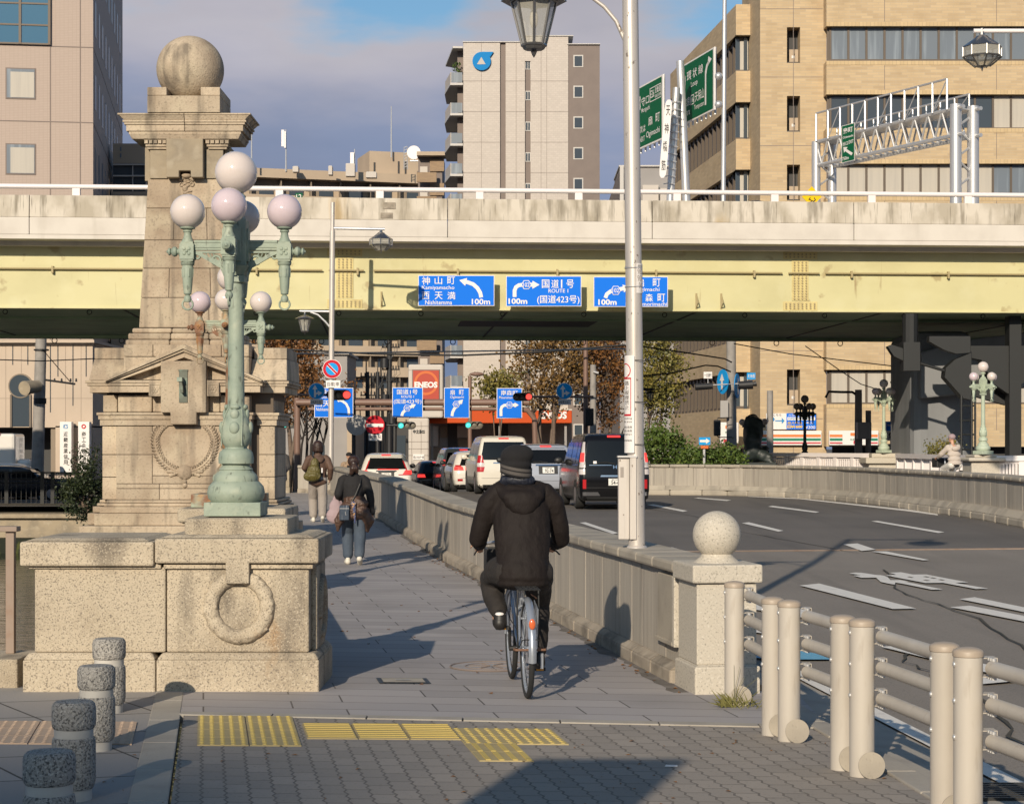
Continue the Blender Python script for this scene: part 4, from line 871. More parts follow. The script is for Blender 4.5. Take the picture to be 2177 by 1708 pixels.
# near pole on the parapet
YP = 15.6; xp = X(1354, YP)
t = thing('lamp_pole', 'tall silver lamp pole standing on the parapet, the nearest one', 'street lamp', (xp, YP, .868))
tl = lambda v: xp + (X(1354 - (1158 - v) * .0122, YP) - xp)
build('pole', MB().tube([(xp, YP, .868), (tl(600), YP, Z(600, YP)), (tl(0), YP, Z(0, YP)), (tl(-350), YP, Z(-350, YP))], [.068, .0665, .065, .064], 24).tube([(tl(565), YP, Z(565, YP)), (tl(568), YP, Z(568, YP))], .069, 24), M['galv'], t, 40)
build('foot_collar', MB().lathe([(.085, -.002), (.08, .012), (.07, .02)], (xp, YP, .868), 24), M['galv'], t, 40)
z0 = Z(85, YP); arc = [(tl(80) - .05, YP, z0), (X(1310, YP), YP, Z(45, YP)), (X(1285, YP), YP, Z(15, YP)), (X(1255, YP), YP, Z(-8, YP)), (X(1215, YP), YP, Z(-24, YP)), (X(1170, YP), YP, Z(-32, YP))]
build('arm', MB().tube(arc, .017, 10).tube([(tl(-36), YP, Z(-40, YP)), (X(1120, YP), YP, Z(-40, YP))], .028, 12).cyl((X(1135, YP), YP, Z(-40, YP)), (X(1135, YP), YP, Z(-16, YP)), .016), M['galv'], t, 40)
lantern_bell(t, (X(1135, YP), YP, Z(-11, YP)), .545 / .55 * .985)
build('arm', MB().tube([(tl(-340), YP, Z(-640, YP) - .0), (tl(-340) + 1.5, YP, Z(-640, YP))], .04, 10).tube([(tl(-340), YP, Z(-350, YP)), (tl(-340), YP, Z(-660, YP))], .062, 16), M['galv'], t, 40)
lantern_oct(t, (tl(-340) + 1.4, YP, Z(-640, YP) - .18), .9)
mb = MB()
for v in (570, 610): mb.tube([(tl(v) + .0705 * math.cos(a), YP + .0705 * math.sin(a), Z(v, YP)) for a in [i * math.pi / 12 for i in range(25)]], .0045, 5)
build('strap', mb, M['galv2'], t)
nb = build('number_plate', MB().prism([(tl(590) + .0715 * math.cos(a), YP + .0715 * math.sin(a)) for a in [rad(-75 + i * 10) for i in range(11)]] + [(tl(590) + .0685 * math.cos(a), YP + .0685 * math.sin(a)) for a in [rad(25 - i * 10) for i in range(11)]], Z(624, YP), Z(561, YP), 'xy'), M['sign_white'], t, 40)
def curved(cx, r, a0): return lambda a, b: (cx + r * math.cos(rad(a0) + a / r), YP + r * math.sin(rad(a0) + a / r), b)
mb = MB()
fn = curved(tl(590), .0725, -72)
for s, v0, v1, w0, w1 in (('9821', 572, 584, .004, .075), ('9011', 586, 599, .004, .075), ('04', 601, 613, .018, .05)): text(mb, s, w0, w1, Z(v1, YP), Z(v0, YP), fn, 0)
build('lettering', mb, M['letter_grey'], nb)
text_b = build('lettering', text(MB(), '西天満', .008, .07, Z(569, YP), Z(564, YP), fn, 0), M['letter_black'], nb)
# no smoking banner wrapped on the left of the pole
bx = tl(860); an0, an1 = 168, 262
arcp = lambda r: [(bx + r * math.cos(rad(a)), YP + r * math.sin(rad(a))) for a in [an0 + i * (an1 - an0) / 14 for i in range(15)]]
bn = build('smoking_ban_banner', MB().prism(arcp(.087) + arcp(.083)[::-1], Z(962, YP), Z(756, YP), 'xy'), M['sign_white'], t, 40)
fb = lambda a, b: (bx + .0885 * math.cos(rad(an0) + a / .0885), YP + .0885 * math.sin(rad(an0) + a / .0885), b)
mb = MB(); rr = []
for i in range(20):
    a0 = i * math.pi / 10; a1 = a0 + math.pi / 10
    for q0, q1 in ((.052, .060),):
        mb.add([fb(.055 + q * math.cos(a), Z(788, YP) + q * 1.0 * math.sin(a)) for q, a in ((q0, a0), (q1, a0), (q1, a1), (q0, a1))], [(0, 1, 2, 3)])
mb.add([fb(.055 + a, Z(788, YP) + b) for a, b in ((-.04, .034), (-.034, .04), (.04, -.034), (.034, -.04))], [(0, 1, 2, 3)])
for a0, a1, v0, v1 in ((.0, .118, 797 + 6, 800 + 6), (.0, .118, 880, 884), (.112, .118, 806, 880)):
    n_ = 8; mb.add([fb(a0 + (a1 - a0) * i / n_, Z(v, YP)) for v in (v0, v1) for i in range(n_ + 1)], [(i, i + 1, n_ + 2 + i, n_ + 1 + i) for i in range(n_)])
build('red_frame', mb, M['sign_red'], bn)
mb = MB()
for i, ch in enumerate('路上喫煙禁止'): text(mb, ch, .052, .098, Z(819 + i * 10.3, YP), Z(810 + i * 10.3, YP), fb, .0)
for s, v0, v1 in (('No smoking', 887, 892), ('public area', 894, 899), ('此处禁止吸烟', 905, 910), ('此處禁止吸煙', 913, 918), ('거리에서 흡연금지', 921, 925), ('大阪市環境局', 934, 938)): text(mb, s, .0, .125, Z(v1, YP), Z(v0, YP), fb, .0)
build('lettering', mb, M['letter_black'], bn)
mb = MB()
for v in (766, 854, 944): mb.tube([(bx + .089 * math.cos(a), YP + .089 * math.sin(a) * .93, Z(v, YP) - .003 * math.cos(a)) for a in [rad(258 + i * 10) for i in range(12)]], .0028, 6)
build('cable_tie', mb, M['car_trim'], t)
build('junction_box', MB().box(X(1314, YP) - .0, X(1337, YP), YP - .06, YP + .05, Z(1145, YP), Z(972, YP)).box(X(1337, YP) + .002, X(1352, YP), YP - .085, YP - .02, Z(1145, YP), Z(972, YP)), M['galv'], t, bevel=.004)
build('box_lid', MB().box(X(1312, YP), X(1353, YP), YP - .09, YP + .055, Z(972, YP) + .001, Z(968, YP)), M['galv2'], t)
build('box_label', MB().box(X(1318, YP), X(1325, YP), YP - .0625, YP - .0602, Z(1014, YP), Z(992, YP)), M['letter_grey'], t)

# second pole far along the parapet
YQ = 57.4; xq = X(703, YQ); zq = g(YQ) + .868
t = thing('lamp_pole', 'silver lamp pole farther along the parapet carrying the no parking sign', 'street lamp', (xq, YQ, zq))
tq = lambda v: X(703 + (965 - v) * .008, YQ)
build('pole', MB().tube([(xq, YQ, zq), (tq(700), YQ, Z(700, YQ)), (tq(490), YQ, Z(490, YQ))], [.085, .082, .08], 16).tube([(tq(490), YQ, Z(490, YQ)), (tq(430), YQ, Z(430, YQ))], .062, 12), M['galv'], t, 40)
build('arm', MB().cyl((tq(487), YQ, Z(485, YQ)), (X(818, YQ), YQ, Z(487, YQ)), .042).cyl((X(810, YQ), YQ, Z(487, YQ)), (X(810, YQ), YQ, Z(496, YQ)), .03), M['galv2'], t, 40)
lantern_oct(t, (X(810, YQ), YQ, Z(496, YQ) + .02), .97)
build('arm', MB().cyl((tq(660), YQ, Z(662, YQ)), (X(637, YQ), YQ, Z(661, YQ)), .035).tube([(tq(700), YQ, Z(700, YQ)), (X(692, YQ), YQ, Z(684, YQ)), (X(676, YQ), YQ, Z(669, YQ)), (X(660, YQ), YQ, Z(663, YQ))], .03, 8).cyl((X(648, YQ), YQ, Z(662, YQ)), (X(648, YQ), YQ, Z(672, YQ)), .02), M['galv2'], t, 40)
lantern_bell(t, (X(648, YQ), YQ, Z(673, YQ)), 1.02)
YR = YQ - .14
def disc(u, v, r, Y, d=.02, n=32): return MB().lathe([(r, 0), (r, d)], (X(u, Y), Y - d, Z(v, Y)), n, 'y')
def ringd(mb, c, r0, r1, y, n=40): return mb.add([(c[0] + r * math.cos(i * 2 * math.pi / n), y, c[1] + r * math.sin(i * 2 * math.pi / n)) for r in (r0, r1) for i in range(n)], [(i, (i + 1) % n, n + (i + 1) % n, n + i) for i in range(n)])
nosign = thing('no_parking_sign', 'round red and blue no parking sign fixed to the farther lamp pole', 'traffic sign', (X(706, YR), YR, Z(784, YR)))
build('disc', disc(706, 784, .285, YR), M['sign_white'], nosign)
cs = (X(706, YR), Z(784, YR)); r = .27
build('blue_face', disc(706, 784, .2, YR - .021, .002), M['sign_light_blue'], nosign)
mb = ringd(MB(), cs, .185, .27, YR - .026)
mb.add([(cs[0] + a, YR - .027, cs[1] + b) for a, b in ((-.155, .115), (-.115, .155), (.155, -.115), (.115, -.155))], [(0, 1, 2, 3)])
build('red_ring', mb, M['sign_red'], nosign)
mb = MB()
for s1 in (-1, 1): mb.add([(cs[0] + a + s1 * .024, YR - .0265, cs[1] + b + s1 * .024) for a, b in ((-.138, .128), (-.128, .138), (.138, -.128), (.128, -.138))], [(0, 1, 2, 3)])
build('white_line', mb, M['sign_white'], nosign)
pl = build('supplementary_plate', MB().box(X(693, YR), X(724, YR), YR - .02, YR, Z(824, YR), Z(808, YR)), M['sign_white'], nosign, bevel=.01)
lettering(pl, '自動車', 695.5, 721.5, 811.5, 820.5, YR - .024, 'letter_black', .0)

# third lantern hanging in from the right: its pole stands on the median wall
YT = 36.; xt = X(2222, YT)
t = thing('lamp_pole', 'lamp arm with an eight sided lantern reaching in from the right edge', 'street lamp', (xt, YT, .9))
build('pole', MB().cyl((xt, YT, .9), (xt, YT, Z(40, YT)), .085, .07), M['galv'], t, 40)
build('arm', MB().cyl((xt, YT, Z(66, YT)), (X(2070, YT), YT, Z(66, YT)), .042).cyl((X(2088, YT), YT, Z(66, YT)), (X(2088, YT), YT, Z(76, YT)), .03), M['white_steel'], t, 40)
lantern_oct(t, (X(2088, YT), YT, Z(77, YT)), 1.03)

# ================================================================ guard rails beside the road
def guard(p, q, label, posts):
    t = thing('guard_rail', label, 'guard rail', (p[0], p[1], 0), 0, 'guard rail sections beside the road')
    a = Vector((p[0], p[1], 0)); b = Vector((q[0], q[1], 0)); d = (b - a).normalized(); n = Vector((d.y, -d.x, 0)) if d.y < 0 else Vector((-d.y, d.x, 0))
    n = Vector((1, .25, 0)).normalized()
    for w in posts:
        if w is None: continue
        po = build('post', MB().tube([(w[0], w[1], -.02), (w[0], w[1], .772)], .064, 28), M['guard'], t, 40)
        build('cap', MB().lathe([(.066, .768), (.068, .77), (.068, .79), (.064, .797), (.045, .806), (.02, .81), (.001, .811)], (w[0], w[1], 0), 28), M['guard_cap'], po, 40)
        dd = build('cover_disc', MB().lathe([(.068, 0), (.068, .008), (.001, .0085)], (0, 0, 0), 28, 'y').add([(.009 * math.cos(i * math.pi / 6) * .8, -.0012, .028 + .02 * math.sin(i * math.pi / 6)) for i in range(12)], [tuple(range(12))]).xf(Matrix.Translation((w[0] + .035, w[1] - .085, .066)) @ Matrix.Rotation(rad(-7), 4, 'X')), M['coping_stone'], po)
        mb = MB()
        for zz_ in (.735, .575, .415): mb.ball((w[0] - .064, w[1] - .012, zz_ + .0), (.008, .013, .013), 10, 8)
        build('bolt_head', mb, M['galv2'], po, 60)
    o = n * .088
    for zz_ in (.72, .56, .40):
        build('rail', MB().cyl((a.x + o.x + d.x * .07, a.y + o.y + d.y * .07, zz_), (b.x + o.x - d.x * .05, b.y + o.y - d.y * .05, zz_), .034, n=20), M['guard'], t, 40)
        for e, k in ((a, 1), (b, -1)):
            c = e + o; mb = MB(); w, h, th = .043, .043, .004
            for x0, x1, z0_, z1_ in ((-w, w, h - th, h), (-w, w, -h, -h + th), (-w, -w + th, -h + th, h - th), (w - th, w, -h + th, h - th)): mb.box(x0, x1, -.03, .05, z0_, z1_)
            mb.off((c.x, c.y, zz_)); build('bracket', mb, M['guard'], t)
            mb = MB()
            for i in range(3): mb.cyl((c.x + d.x * k * (.035 + .026 * i), c.y + d.y * k * (.035 + .026 * i), zz_ - .048), (c.x + d.x * k * (.035 + .026 * i), c.y + d.y * k * (.035 + .026 * i), zz_ - .033), .012, n=6); mb.cyl((c.x + d.x * k * (.035 + .026 * i), c.y + d.y * k * (.035 + .026 * i), zz_ + .034), (c.x + d.x * k * (.035 + .026 * i), c.y + d.y * k * (.035 + .026 * i), zz_ + .046), .011, n=8)
            build('nut', mb, M['galv2'], t)
A0 = (1.455, 12.62); A1 = (1.53, 11.32); B0 = (1.595, 11.1); B1 = (1.735, 10.12); C0 = (1.80, 9.92); C1 = (1.955, 8.72); D0 = (2.01, 8.5); D1 = (2.2, 7.2)
guard(A0, A1, 'guard rail section next to the granite ball post', (A0, A1))
guard(B0, B1, 'guard rail section second from the granite ball post, with a pasted label', (B0, B1))
guard(C0, C1, 'guard rail section in front of the blue bicycle marking, third from the ball post', (C0, C1))
guard(D0, D1, 'nearest guard rail section, running out of the right edge', (D0, D1))

# ================================================================ median wall along the far side of the road
MW = [(4.0, 60.8), (5.6, 60.4), (7.2, 59.6), (8.6, 57.4), (9.5, 54.), (10.0, 50), (10.2, 45), (10.35, 39), (10.5, 33), (10.7, 26), (11, 18)]
wall_along(MW[::-1], 'long curving stone wall on the far side of the road',
           [('panel', -.36, .0, .28, .84, .62, 'parapet_stone', .004, .004, 0), ('coping', -.43, .06, .845, .94, .62, 'coping_stone', .007, .035, 0), ('plinth', -.62, .05, -.03, .16, 1.0, 'coping_stone', .004, .05, 0), ('plinth_slope', -.60, .0, .155, .285, 1.0, 'coping_stone', .004, 0, .11), ('core', -.25, -.09, 0, .83, .6, 'mortar', 0, 0, 0)])

# grime along the foot of the parapet, cracks in the road
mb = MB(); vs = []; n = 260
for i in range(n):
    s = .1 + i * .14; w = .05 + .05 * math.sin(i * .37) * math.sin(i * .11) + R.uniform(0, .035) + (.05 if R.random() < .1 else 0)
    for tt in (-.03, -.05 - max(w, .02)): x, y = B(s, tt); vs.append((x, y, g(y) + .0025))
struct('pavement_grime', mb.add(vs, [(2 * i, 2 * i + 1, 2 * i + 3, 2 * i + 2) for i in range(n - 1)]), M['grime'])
mb = MB()
for p in ([(4.2, 15), (4.6, 19), (4.5, 22.5), (5.2, 27)], [(6.5, 20), (6.9, 22.3), (7.9, 22.6)], [(2.9, 11), (3.2, 13.4), (3.1, 15.2), (3.5, 17)], [(5.4, 30), (4.2, 36), (4, 42), (2.8, 50)], [(7, 34), (8.2, 33.6), (9.5, 33.9)]):
    q = []
    for a, b in zip(p, p[1:]):
        for j in range(8): f = j / 8; q.append((a[0] + (b[0] - a[0]) * f + R.uniform(-.05, .05), a[1] + (b[1] - a[1]) * f))
    vs = []
    for x, y in q: w = R.uniform(.006, .016); vs += [(x - w, y, g(y) - .0045), (x + w, y, g(y) - .0045)]
    mb.add(vs, [(2 * i, 2 * i + 1, 2 * i + 3, 2 * i + 2) for i in range(len(q) - 1)])
struct('road_cracks', mb, M['dirt'])
t = thing('stone_plaque', 'pale carved stone plaque on the inner face of the parapet near the ball post', 'plaque', (*B(.85, .02), .3))
def plq(s0, s1, t0, t1, z0, z1): return MB().hexa([(*B(s, tt), z) for z in (z0, z1) for s, tt in ((s0, t0), (s1, t0), (s1, t1), (s0, t1))])
build('slab', plq(.72, 1.22, .0, .06, .27, .755), M['coping_stone'], t, bevel=.006); build('ledge', plq(.70, 1.24, -.015, .05, .255, .285), M['coping_stone'], t, bevel=.004); build('stone_strip', plq(.64, .71, -.01, .05, .25, .76), M['new_granite'], t, bevel=.01)
# ================================================================ elevated expressway
EX = thing('expressway_viaduct', 'elevated expressway of stained concrete and yellow steel girder crossing the street', 'viaduct', (0, 60, 0), math.atan(.069))
eb = lambda n, mb, m, par=EX, sm=None, bv=0: build(n, mb, M[m], par, sm, bv, world=False)
XE = 46
# concrete edge beam: dirty upper half, painted lower half
joint = [-XE] + [-34 + i * 6.4 for i in range(12)] + [XE]
mb = MB(); mb2 = MB()
for a, b in zip(joint, joint[1:]):
    mb.hexa([(a + .01, 0, 8.66), (b - .01, 0, 8.66), (b - .01, .35, 8.66), (a + .01, .35, 8.66), (a + .01, .03, 9.34), (b - .01, .03, 9.34), (b - .01, .27, 9.34), (a + .01, .27, 9.34)])
    mb2.box(a + .008, b - .008, -.004, .36, 8.13, 8.66 - .001)
eb('barrier_top', mb, 'concrete_dirty', bv=.02); eb('barrier_base', mb2, 'concrete', bv=.02)
eb('cantilever_slab', MB().box(-XE, XE, .0, 1.1, 8.0, 8.128).box(-XE, XE, .7, 1.2, 7.86, 8.0), 'concrete')
eb('girder', MB().box(-XE, XE, 1.0, 1.06, 5.98, 7.9), 'yellow')
eb('girder_flange', MB().box(-XE, XE, .93, 1.5, 5.94, 5.978), 'yellow')
eb('deck', MB().box(-XE, XE, .36, 17.2, 8.14, 8.4), 'concrete')
eb('rear_barrier', MB().box(-XE, XE, 17.25, 17.5, 7.9, 9.3), 'concrete')
eb('underside', MB().box(-XE, XE, 1.5, 17.0, 5.99, 6.05).box(-XE, XE, 5.8, 5.95, 5.93, 5.99).box(-XE, XE, 16.6, 17.0, 5.86, 5.99), 'soffit')
mb = MB()
for i in range(-7, 8): mb.box(i * 6.1 - .03, i * 6.1 + .03, 1.5, 16.6, 5.965, 5.99)
eb('underside_seam', mb, 'black_steel')
eb('recess', MB().box(-1.3, 3.4, 6.0, 9.4, 5.945, 5.985), 'black_steel')  # flat black plate, the shaded hollow is drawn by colour alone
# handrail on the barrier
eb('handrail', MB().cyl((-XE, .15, 9.62), (XE, .15, 9.62), .075), 'white_steel', sm=40)
x = -38.2
while x < 40:
    eb('rail_post', MB().box(x - .12, x + .12, .08, .22, 9.335, 9.56), 'white_steel', bv=.015); x += 3.1
# splice plates with bolts
for xs in (-5.2, 9.3):
    mb = MB().box(xs - .27, xs + .27, .985, .999, 6.3, 7.6).box(xs - .55, xs + .55, .98, .999, 5.99, 6.27).box(xs - .55, xs + .55, .98, .999, 7.62, 7.86)
    pl = eb('splice_plate', mb, 'yellow_plate')
    mb = MB()
    for i in range(4):
        for j in range(15): mb.cyl((xs - .19 + i * .127, .985, 6.36 + j * .083), (xs - .19 + i * .127, .955, 6.36 + j * .083), .03, n=6)
    for i in range(8):
        for z_ in (6.06, 6.13, 6.2, 7.69, 7.78): mb.cyl((xs - .46 + i * .131, .98, z_), (xs - .46 + i * .131, .95, z_), .03, n=6)
    eb('bolt_row', mb, 'bolt', pl)
# conduit with clips, lifting lugs, sign lugs
mb = MB(); mc = MB(); x = -30
for a, b in ((-30, -5.9), (-5.7, -4.6), (-4.3, 8.7), (8.9, 9.9), (10.1, 40)): mb.cyl((a, .9, 7.17), (b, .9, 7.17), .03, n=8)
while x < 38: mc.box(x - .03, x + .03, .86, 1.0, 7.03, 7.25); x += 3.15
eb('conduit', mb, 'bolt'); eb('conduit_clip', mc, 'bolt')
mb = MB()
for x in (-4.05, -1.55, 5.95, 6.75): mb.cyl((x, 1.0, 6.5), (x + .02, .72, 6.2), .02, n=6).cyl((x + .02, .72, 6.2), (x, 1.0, 6.05), .02, n=6).box(x - .03, x + .03, .98, 1.0, 6.02, 6.52)
eb('lug', mb, 'bolt')
mb = MB(); x = -22
while x < 26: mb.torus((x, 16.7, 5.78), .1, .018, 'y', 12, 5); mb.torus((x + 1, 1.45, 5.86), .07, .015, 'y', 10, 5); x += 2.6
eb('lifting_ring', mb, 'black_steel')
mb = MB().box(-3.95, -3.55, -.012, .0, 8.62, 8.82)
for x in (-3.95, -4.1): pass
eb('drain_grille', MB().box(-4.0, -3.62, -.008, .02, 9.0, 9.2).box(-4.08, -3.7, -.012, .0, 8.70, 8.88), 'plinth_stone')
# kilometre plate
kp = thing('kilometre_plate', 'small green plate reading 12 behind the expressway handrail', 'sign', (X(635, 60.6), 60.6, Z(418, 60.6)))
build('panel', MB().box(X(628, 60.6), X(643, 60.6), 60.62, 60.65, Z(428, 60.6), Z(410, 60.6)), M['sign_green'], kp)
lettering(kp, '12', 630, 641, 413, 424, 60.6)

# ---------------------------------------------------------------- signs hung on the girder
def arrow_mb(pts, w, head, Y, du=0):
    """white arrow following frame points (u, v), head length / width in px"""
    k = Y / F; P = [Vector((X(u, Y), Z(v, Y))) for u, v in pts]; mb = MB(); W_ = w * k / 2
    L_, Rr = [], []
    for i, p in enumerate(P):
        d = (P[min(i + 1, len(P) - 1)] - P[max(i - 1, 0)]).normalized(); n = Vector((-d.y, d.x)); L_.append(p + n * W_); Rr.append(p - n * W_)
    vs = [(p.x, Y, p.y) for p in L_ + Rr]; m = len(P)
    mb.add(vs, [(i, i + 1, m + i + 1, m + i) for i in range(m - 1)])
    if head:
        d = (P[-1] - P[-2]).normalized(); n = Vector((-d.y, d.x)); b = P[-1] - d * .02 * k; hw = head[1] * k / 2
        mb.add([(p.x, Y, p.y) for p in (b + n * hw, b - n * hw, P[-1] + d * head[0] * k)], [(0, 1, 2)])
    return mb
def hexa_badge(parent, u, v, r, Y, s='102'):
    k = Y / F; hx = [(X(u, Y) + r * k * math.cos(i * math.pi / 3 ), Y, Z(v, Y) + r * k * .98 * math.sin(i * math.pi / 3)) for i in range(6)]
    build('badge', MB().poly(hx), M['sign_white'], parent)
    build('badge', MB().poly([(X(u, Y) + .86 * (p[0] - X(u, Y)), Y - .006, Z(v, Y) + .86 * (p[2] - Z(v, Y))) for p in hx]), M['sign_blue'], parent)
    lettering(parent, s, u - r * .62, u + r * .62, v - r * .42, v + r * .42, Y - .012, bold=.01)
def board(name, label, u0, u1, v0, v1, Y, m='sign_blue', cat='road sign', group=None, border=1.2, back=True):
    t = thing(name, label, cat, (X((u0 + u1) / 2, Y), Y, Z(v1, Y)), 0, group)
    build('panel', MB().box(X(u0, Y), X(u1, Y), Y, Y + .05, Z(v1, Y), Z(v0, Y)), M['sign_white'], t)
    build('face', MB().box(X(u0 + border, Y), X(u1 - border, Y), Y - .006, Y, Z(v1 - border, Y), Z(v0 + border, Y)), M[m], t)
    return t
GS = 'blue direction signs on the girder'
Y = 60.35; YF = Y - .014
s = board('direction_sign', 'blue sign reading 神山町 Kamiyamacho and 西天満 with a left arrow', 889, 1051, 585, 650, Y, group=GS)
lettering(s, '神', 897, 914, 588, 605, YF); lettering(s, '山', 924, 940, 588, 604, YF); lettering(s, '町', 951, 967, 588, 604, YF)
lettering(s, 'Kamiyamacho', 897, 966, 607, 617, YF); lettering(s, '西', 897, 913, 620, 636, YF); lettering(s, '天', 924, 941, 620, 636, YF); lettering(s, '満', 951, 968, 620, 636, YF); lettering(s, 'Nishitemma', 904, 961, 638, 647, YF); lettering(s, '100m', 1003, 1042, 635, 647, YF, bold=.02)
build('arrow', arrow_mb([(1023, 632), (1021, 622), (1015, 612), (1006, 604), (995, 600), (991, 599)], 8, (15, 17), YF), M['sign_white'], s)
s = board('direction_sign', 'blue sign reading 国道1号 ROUTE 1 with a right arrow', 1076, 1236, 586.5, 651, Y + .08, group=GS)
YF = Y + .066
for ch, a in zip('国道1号', (1152, 1172, 1190, 1204)): lettering(s, ch, a, a + (16 if ch != '1' else 8), 594, 612, YF, fit=ch != '1')
lettering(s, 'ROUTE 1', 1166, 1208, 614, 622, YF); lettering(s, '(国道423号)', 1142, 1232, 627, 647, YF); lettering(s, '100m', 1081, 1121, 634, 646, YF, bold=.03)
build('arrow', arrow_mb([(1094, 631), (1094, 617), (1097, 610), (1103, 606), (1112, 605), (1132, 605)], 8, (15, 17), YF), M['sign_white'], s); hexa_badge(s, 1119, 605, 11, YF - .004)
s = board('direction_sign', 'blue sign reading 扇町 Ogimachi and 南森町, partly behind the near lamp pole', 1262, 1420, 588, 652, Y + .16, group=GS)
YF = Y + .146
lettering(s, '扇', 1352, 1369, 592, 609, YF); lettering(s, '町', 1388, 1404, 592, 609, YF); lettering(s, 'Ogimachi', 1352, 1402, 611, 621, YF); lettering(s, '南', 1345, 1362, 624, 641, YF); lettering(s, '森', 1372, 1388, 624, 641, YF); lettering(s, '町', 1398, 1414, 624, 641, YF); lettering(s, 'Minamimorimachi', 1330, 1418, 642, 650, YF); lettering(s, '100m', 1272, 1311, 636, 648, YF, bold=.03)
build('arrow', arrow_mb([(1287, 633), (1290, 625), (1298, 619), (1310, 616), (1325, 613)], 8, (15, 17), YF), M['sign_white'], s); hexa_badge(s, 1309, 617, 11, YF - .004)

# ---------------------------------------------------------------- signs, posts and gantry up on the expressway
def skew_board(name, label, pl, pr, z0l, z1l, items, m='sign_green'):
    """board in a vertical plane from pl (far left) to pr (near right); items use a 0..1 across, b 0..1 up"""
    a, b = Vector(pl), Vector(pr); d = (b - a); n = Vector((d.y, -d.x, 0)).normalized()
    if n.y > 0: n = -n
    t = thing(name, label, 'road sign', ((a.x + b.x) / 2, (a.y + b.y) / 2, z0l))
    fn = lambda off: (lambda p, q: (a.x + d.x * p + n.x * off, a.y + d.y * p + n.y * off, z0l + (z1l - z0l) * q))
    f0, f1 = fn(0), fn(-.06)
    build('panel', MB().hexa([f0(0, 0), f0(1, 0), f1(1, 0), f1(0, 0), f0(0, 1), f0(1, 1), f1(1, 1), f1(0, 1)]), M['sign_white'], t)
    f2 = fn(.008); build('face', MB().poly([f2(.025, .025), f2(.975, .025), f2(.975, .975), f2(.025, .975)]), M[m], t)
    f3 = fn(.016); mb = MB()
    for it in items:
        if it[0] == 'T': text(mb, it[1], it[2], it[3], it[4], it[5], f3, .006)
        elif it[0] == 'P': mb.poly([f3(p, q) for p, q in it[1]])
        elif it[0] == 'R':
            _, p0, p1, q0, q1, w = it
            for c in ([(p0, q0), (p1, q0), (p1, q0 + w), (p0, q0 + w)], [(p0, q1 - w), (p1, q1 - w), (p1, q1), (p0, q1)], [(p0, q0), (p0 + w, q0), (p0 + w, q1), (p0, q1)], [(p1 - w, q0), (p1, q0), (p1, q1), (p1 - w, q1)]): mb.poly([f3(*z_) for z_ in c])
    build('lettering', mb, M['sign_white'], t)
    mb = MB()
    for i in range(8):
        q = fn(-.13)((i + .5) / 8, 0); e = fn(-.13)((i + .5) / 8, 1); mb.cyl((q[0], q[1], q[2] - .12), (e[0], e[1], e[2] + .05), .04, n=6)
    build('rear_stiffener', mb, M['galv2'], t)
    return t
Yn, Yf = 66.5, 70.2
za, zb = Z(233, Yn), Z(100, Yn)
skew_board('expressway_sign', 'green expressway sign reading 環状線 Loop with a bending arrow', (X(1443, Yf), Yf, 0), (X(1518, Yn), Yn, 0), za, zb,
           [('T', '環', .25, .38, .68, .84), ('T', '状', .42, .54, .69, .84), ('T', '線', .58, .71, .69, .84), ('T', 'Loop', .37, .56, .53, .64), ('R', .05, .21, .52, .8, .018), ('T', 'Loop', .08, .18, .73, .78), ('T', '1', .10, .16, .58, .71),
            ('R', .04, .15, .26, .42, .014), ('T', '13', .06, .13, .3, .38), ('T', '奈良', .17, .34, .27, .42), ('T', 'Nara', .17, .34, .12, .23), ('R', .36, .46, .26, .42, .014), ('T', '16', .375, .445, .3, .38), ('T', '天保山', .48, .74, .27, .44), ('T', 'Tempozan', .46, .74, .13, .23),
            ('P', [(.76, .14), (.80, .14), (.80, .62), (.83, .73), (.88, .78), (.86, .83), (.80, .78), (.765, .68)]), ('P', [(.83, .74), (.95, .83), (.86, .90)])])
skew_board('expressway_sign', 'green expressway sign reading 守口 and 扇町 behind the near lamp pole', (X(1333, Yf), Yf, 0), (X(1409, Yn), Yn, 0), Z(295, Yn), Z(158, Yn),
           [('R', .28, .40, .62, .84, .02), ('T', '12', .26, .41, .66, .8), ('T', '守口', .43, .64, .66, .8), ('T', 'Moriguchi', .43, .66, .54, .63), ('R', .66, .97, .66, .88, .012), ('T', 'E26', .68, .78, .72, .84), ('T', '近畿道', .80, .95, .76, .86), ('T', 'KINKI EXP', .80, .95, .69, .74),
            ('T', '次は', .38, .54, .24, .36), ('T', '扇', .62, .73, .3, .44), ('T', '町', .82, .93, .3, .44), ('T', 'NEXT', .38, .52, .1, .18), ('T', 'Ogimachi', .56, .93, .1, .22)])
np_ = thing('bridge_nameplate', 'long white rounded nameplate reading 天神橋町 hung beside the sign poles', 'sign', (X(1420, 66), 66, Z(420, 66)))
Yv = 66.0; uu = lambda v: 1422 - (v - 215) * .085
pts = [(uu(v) + w * (1 if s_ > 0 else -1), v) for s_, rng in ((1, ((212, 4), (218, 9), (230, 10.5), (360, 10.5), (372, 9), (378, 4))), (-1, ((378, 4), (372, 9), (360, 10.5), (230, 10.5), (218, 9), (212, 4)))) for v, w in ((a_, b_ * .72) for a_, b_ in rng)]
build('panel', MB().prism([(X(u, Yv), Z(v, Yv)) for u, v in pts], Yv, Yv + .06), M['sign_white'], np_)
for ch, v in zip('天神橋筋', (224, 262, 300, 340)): lettering(np_, ch, uu(v + 10) - 4.5, uu(v + 10) + 4.5, v, v + 22, Yv - .01, 'letter_black')
sp = thing('sign_post', 'thick silver sign post leaning behind the loop sign', 'post', (X(1463, 67.5), 67.5, 8.4)); build('post', MB().cyl((X(1464, 67.5), 67.5, 8.4), (X(1446, 67.5), 67.5, Z(130, 67.5)), .15, .14), M['galv2'], sp, 40)
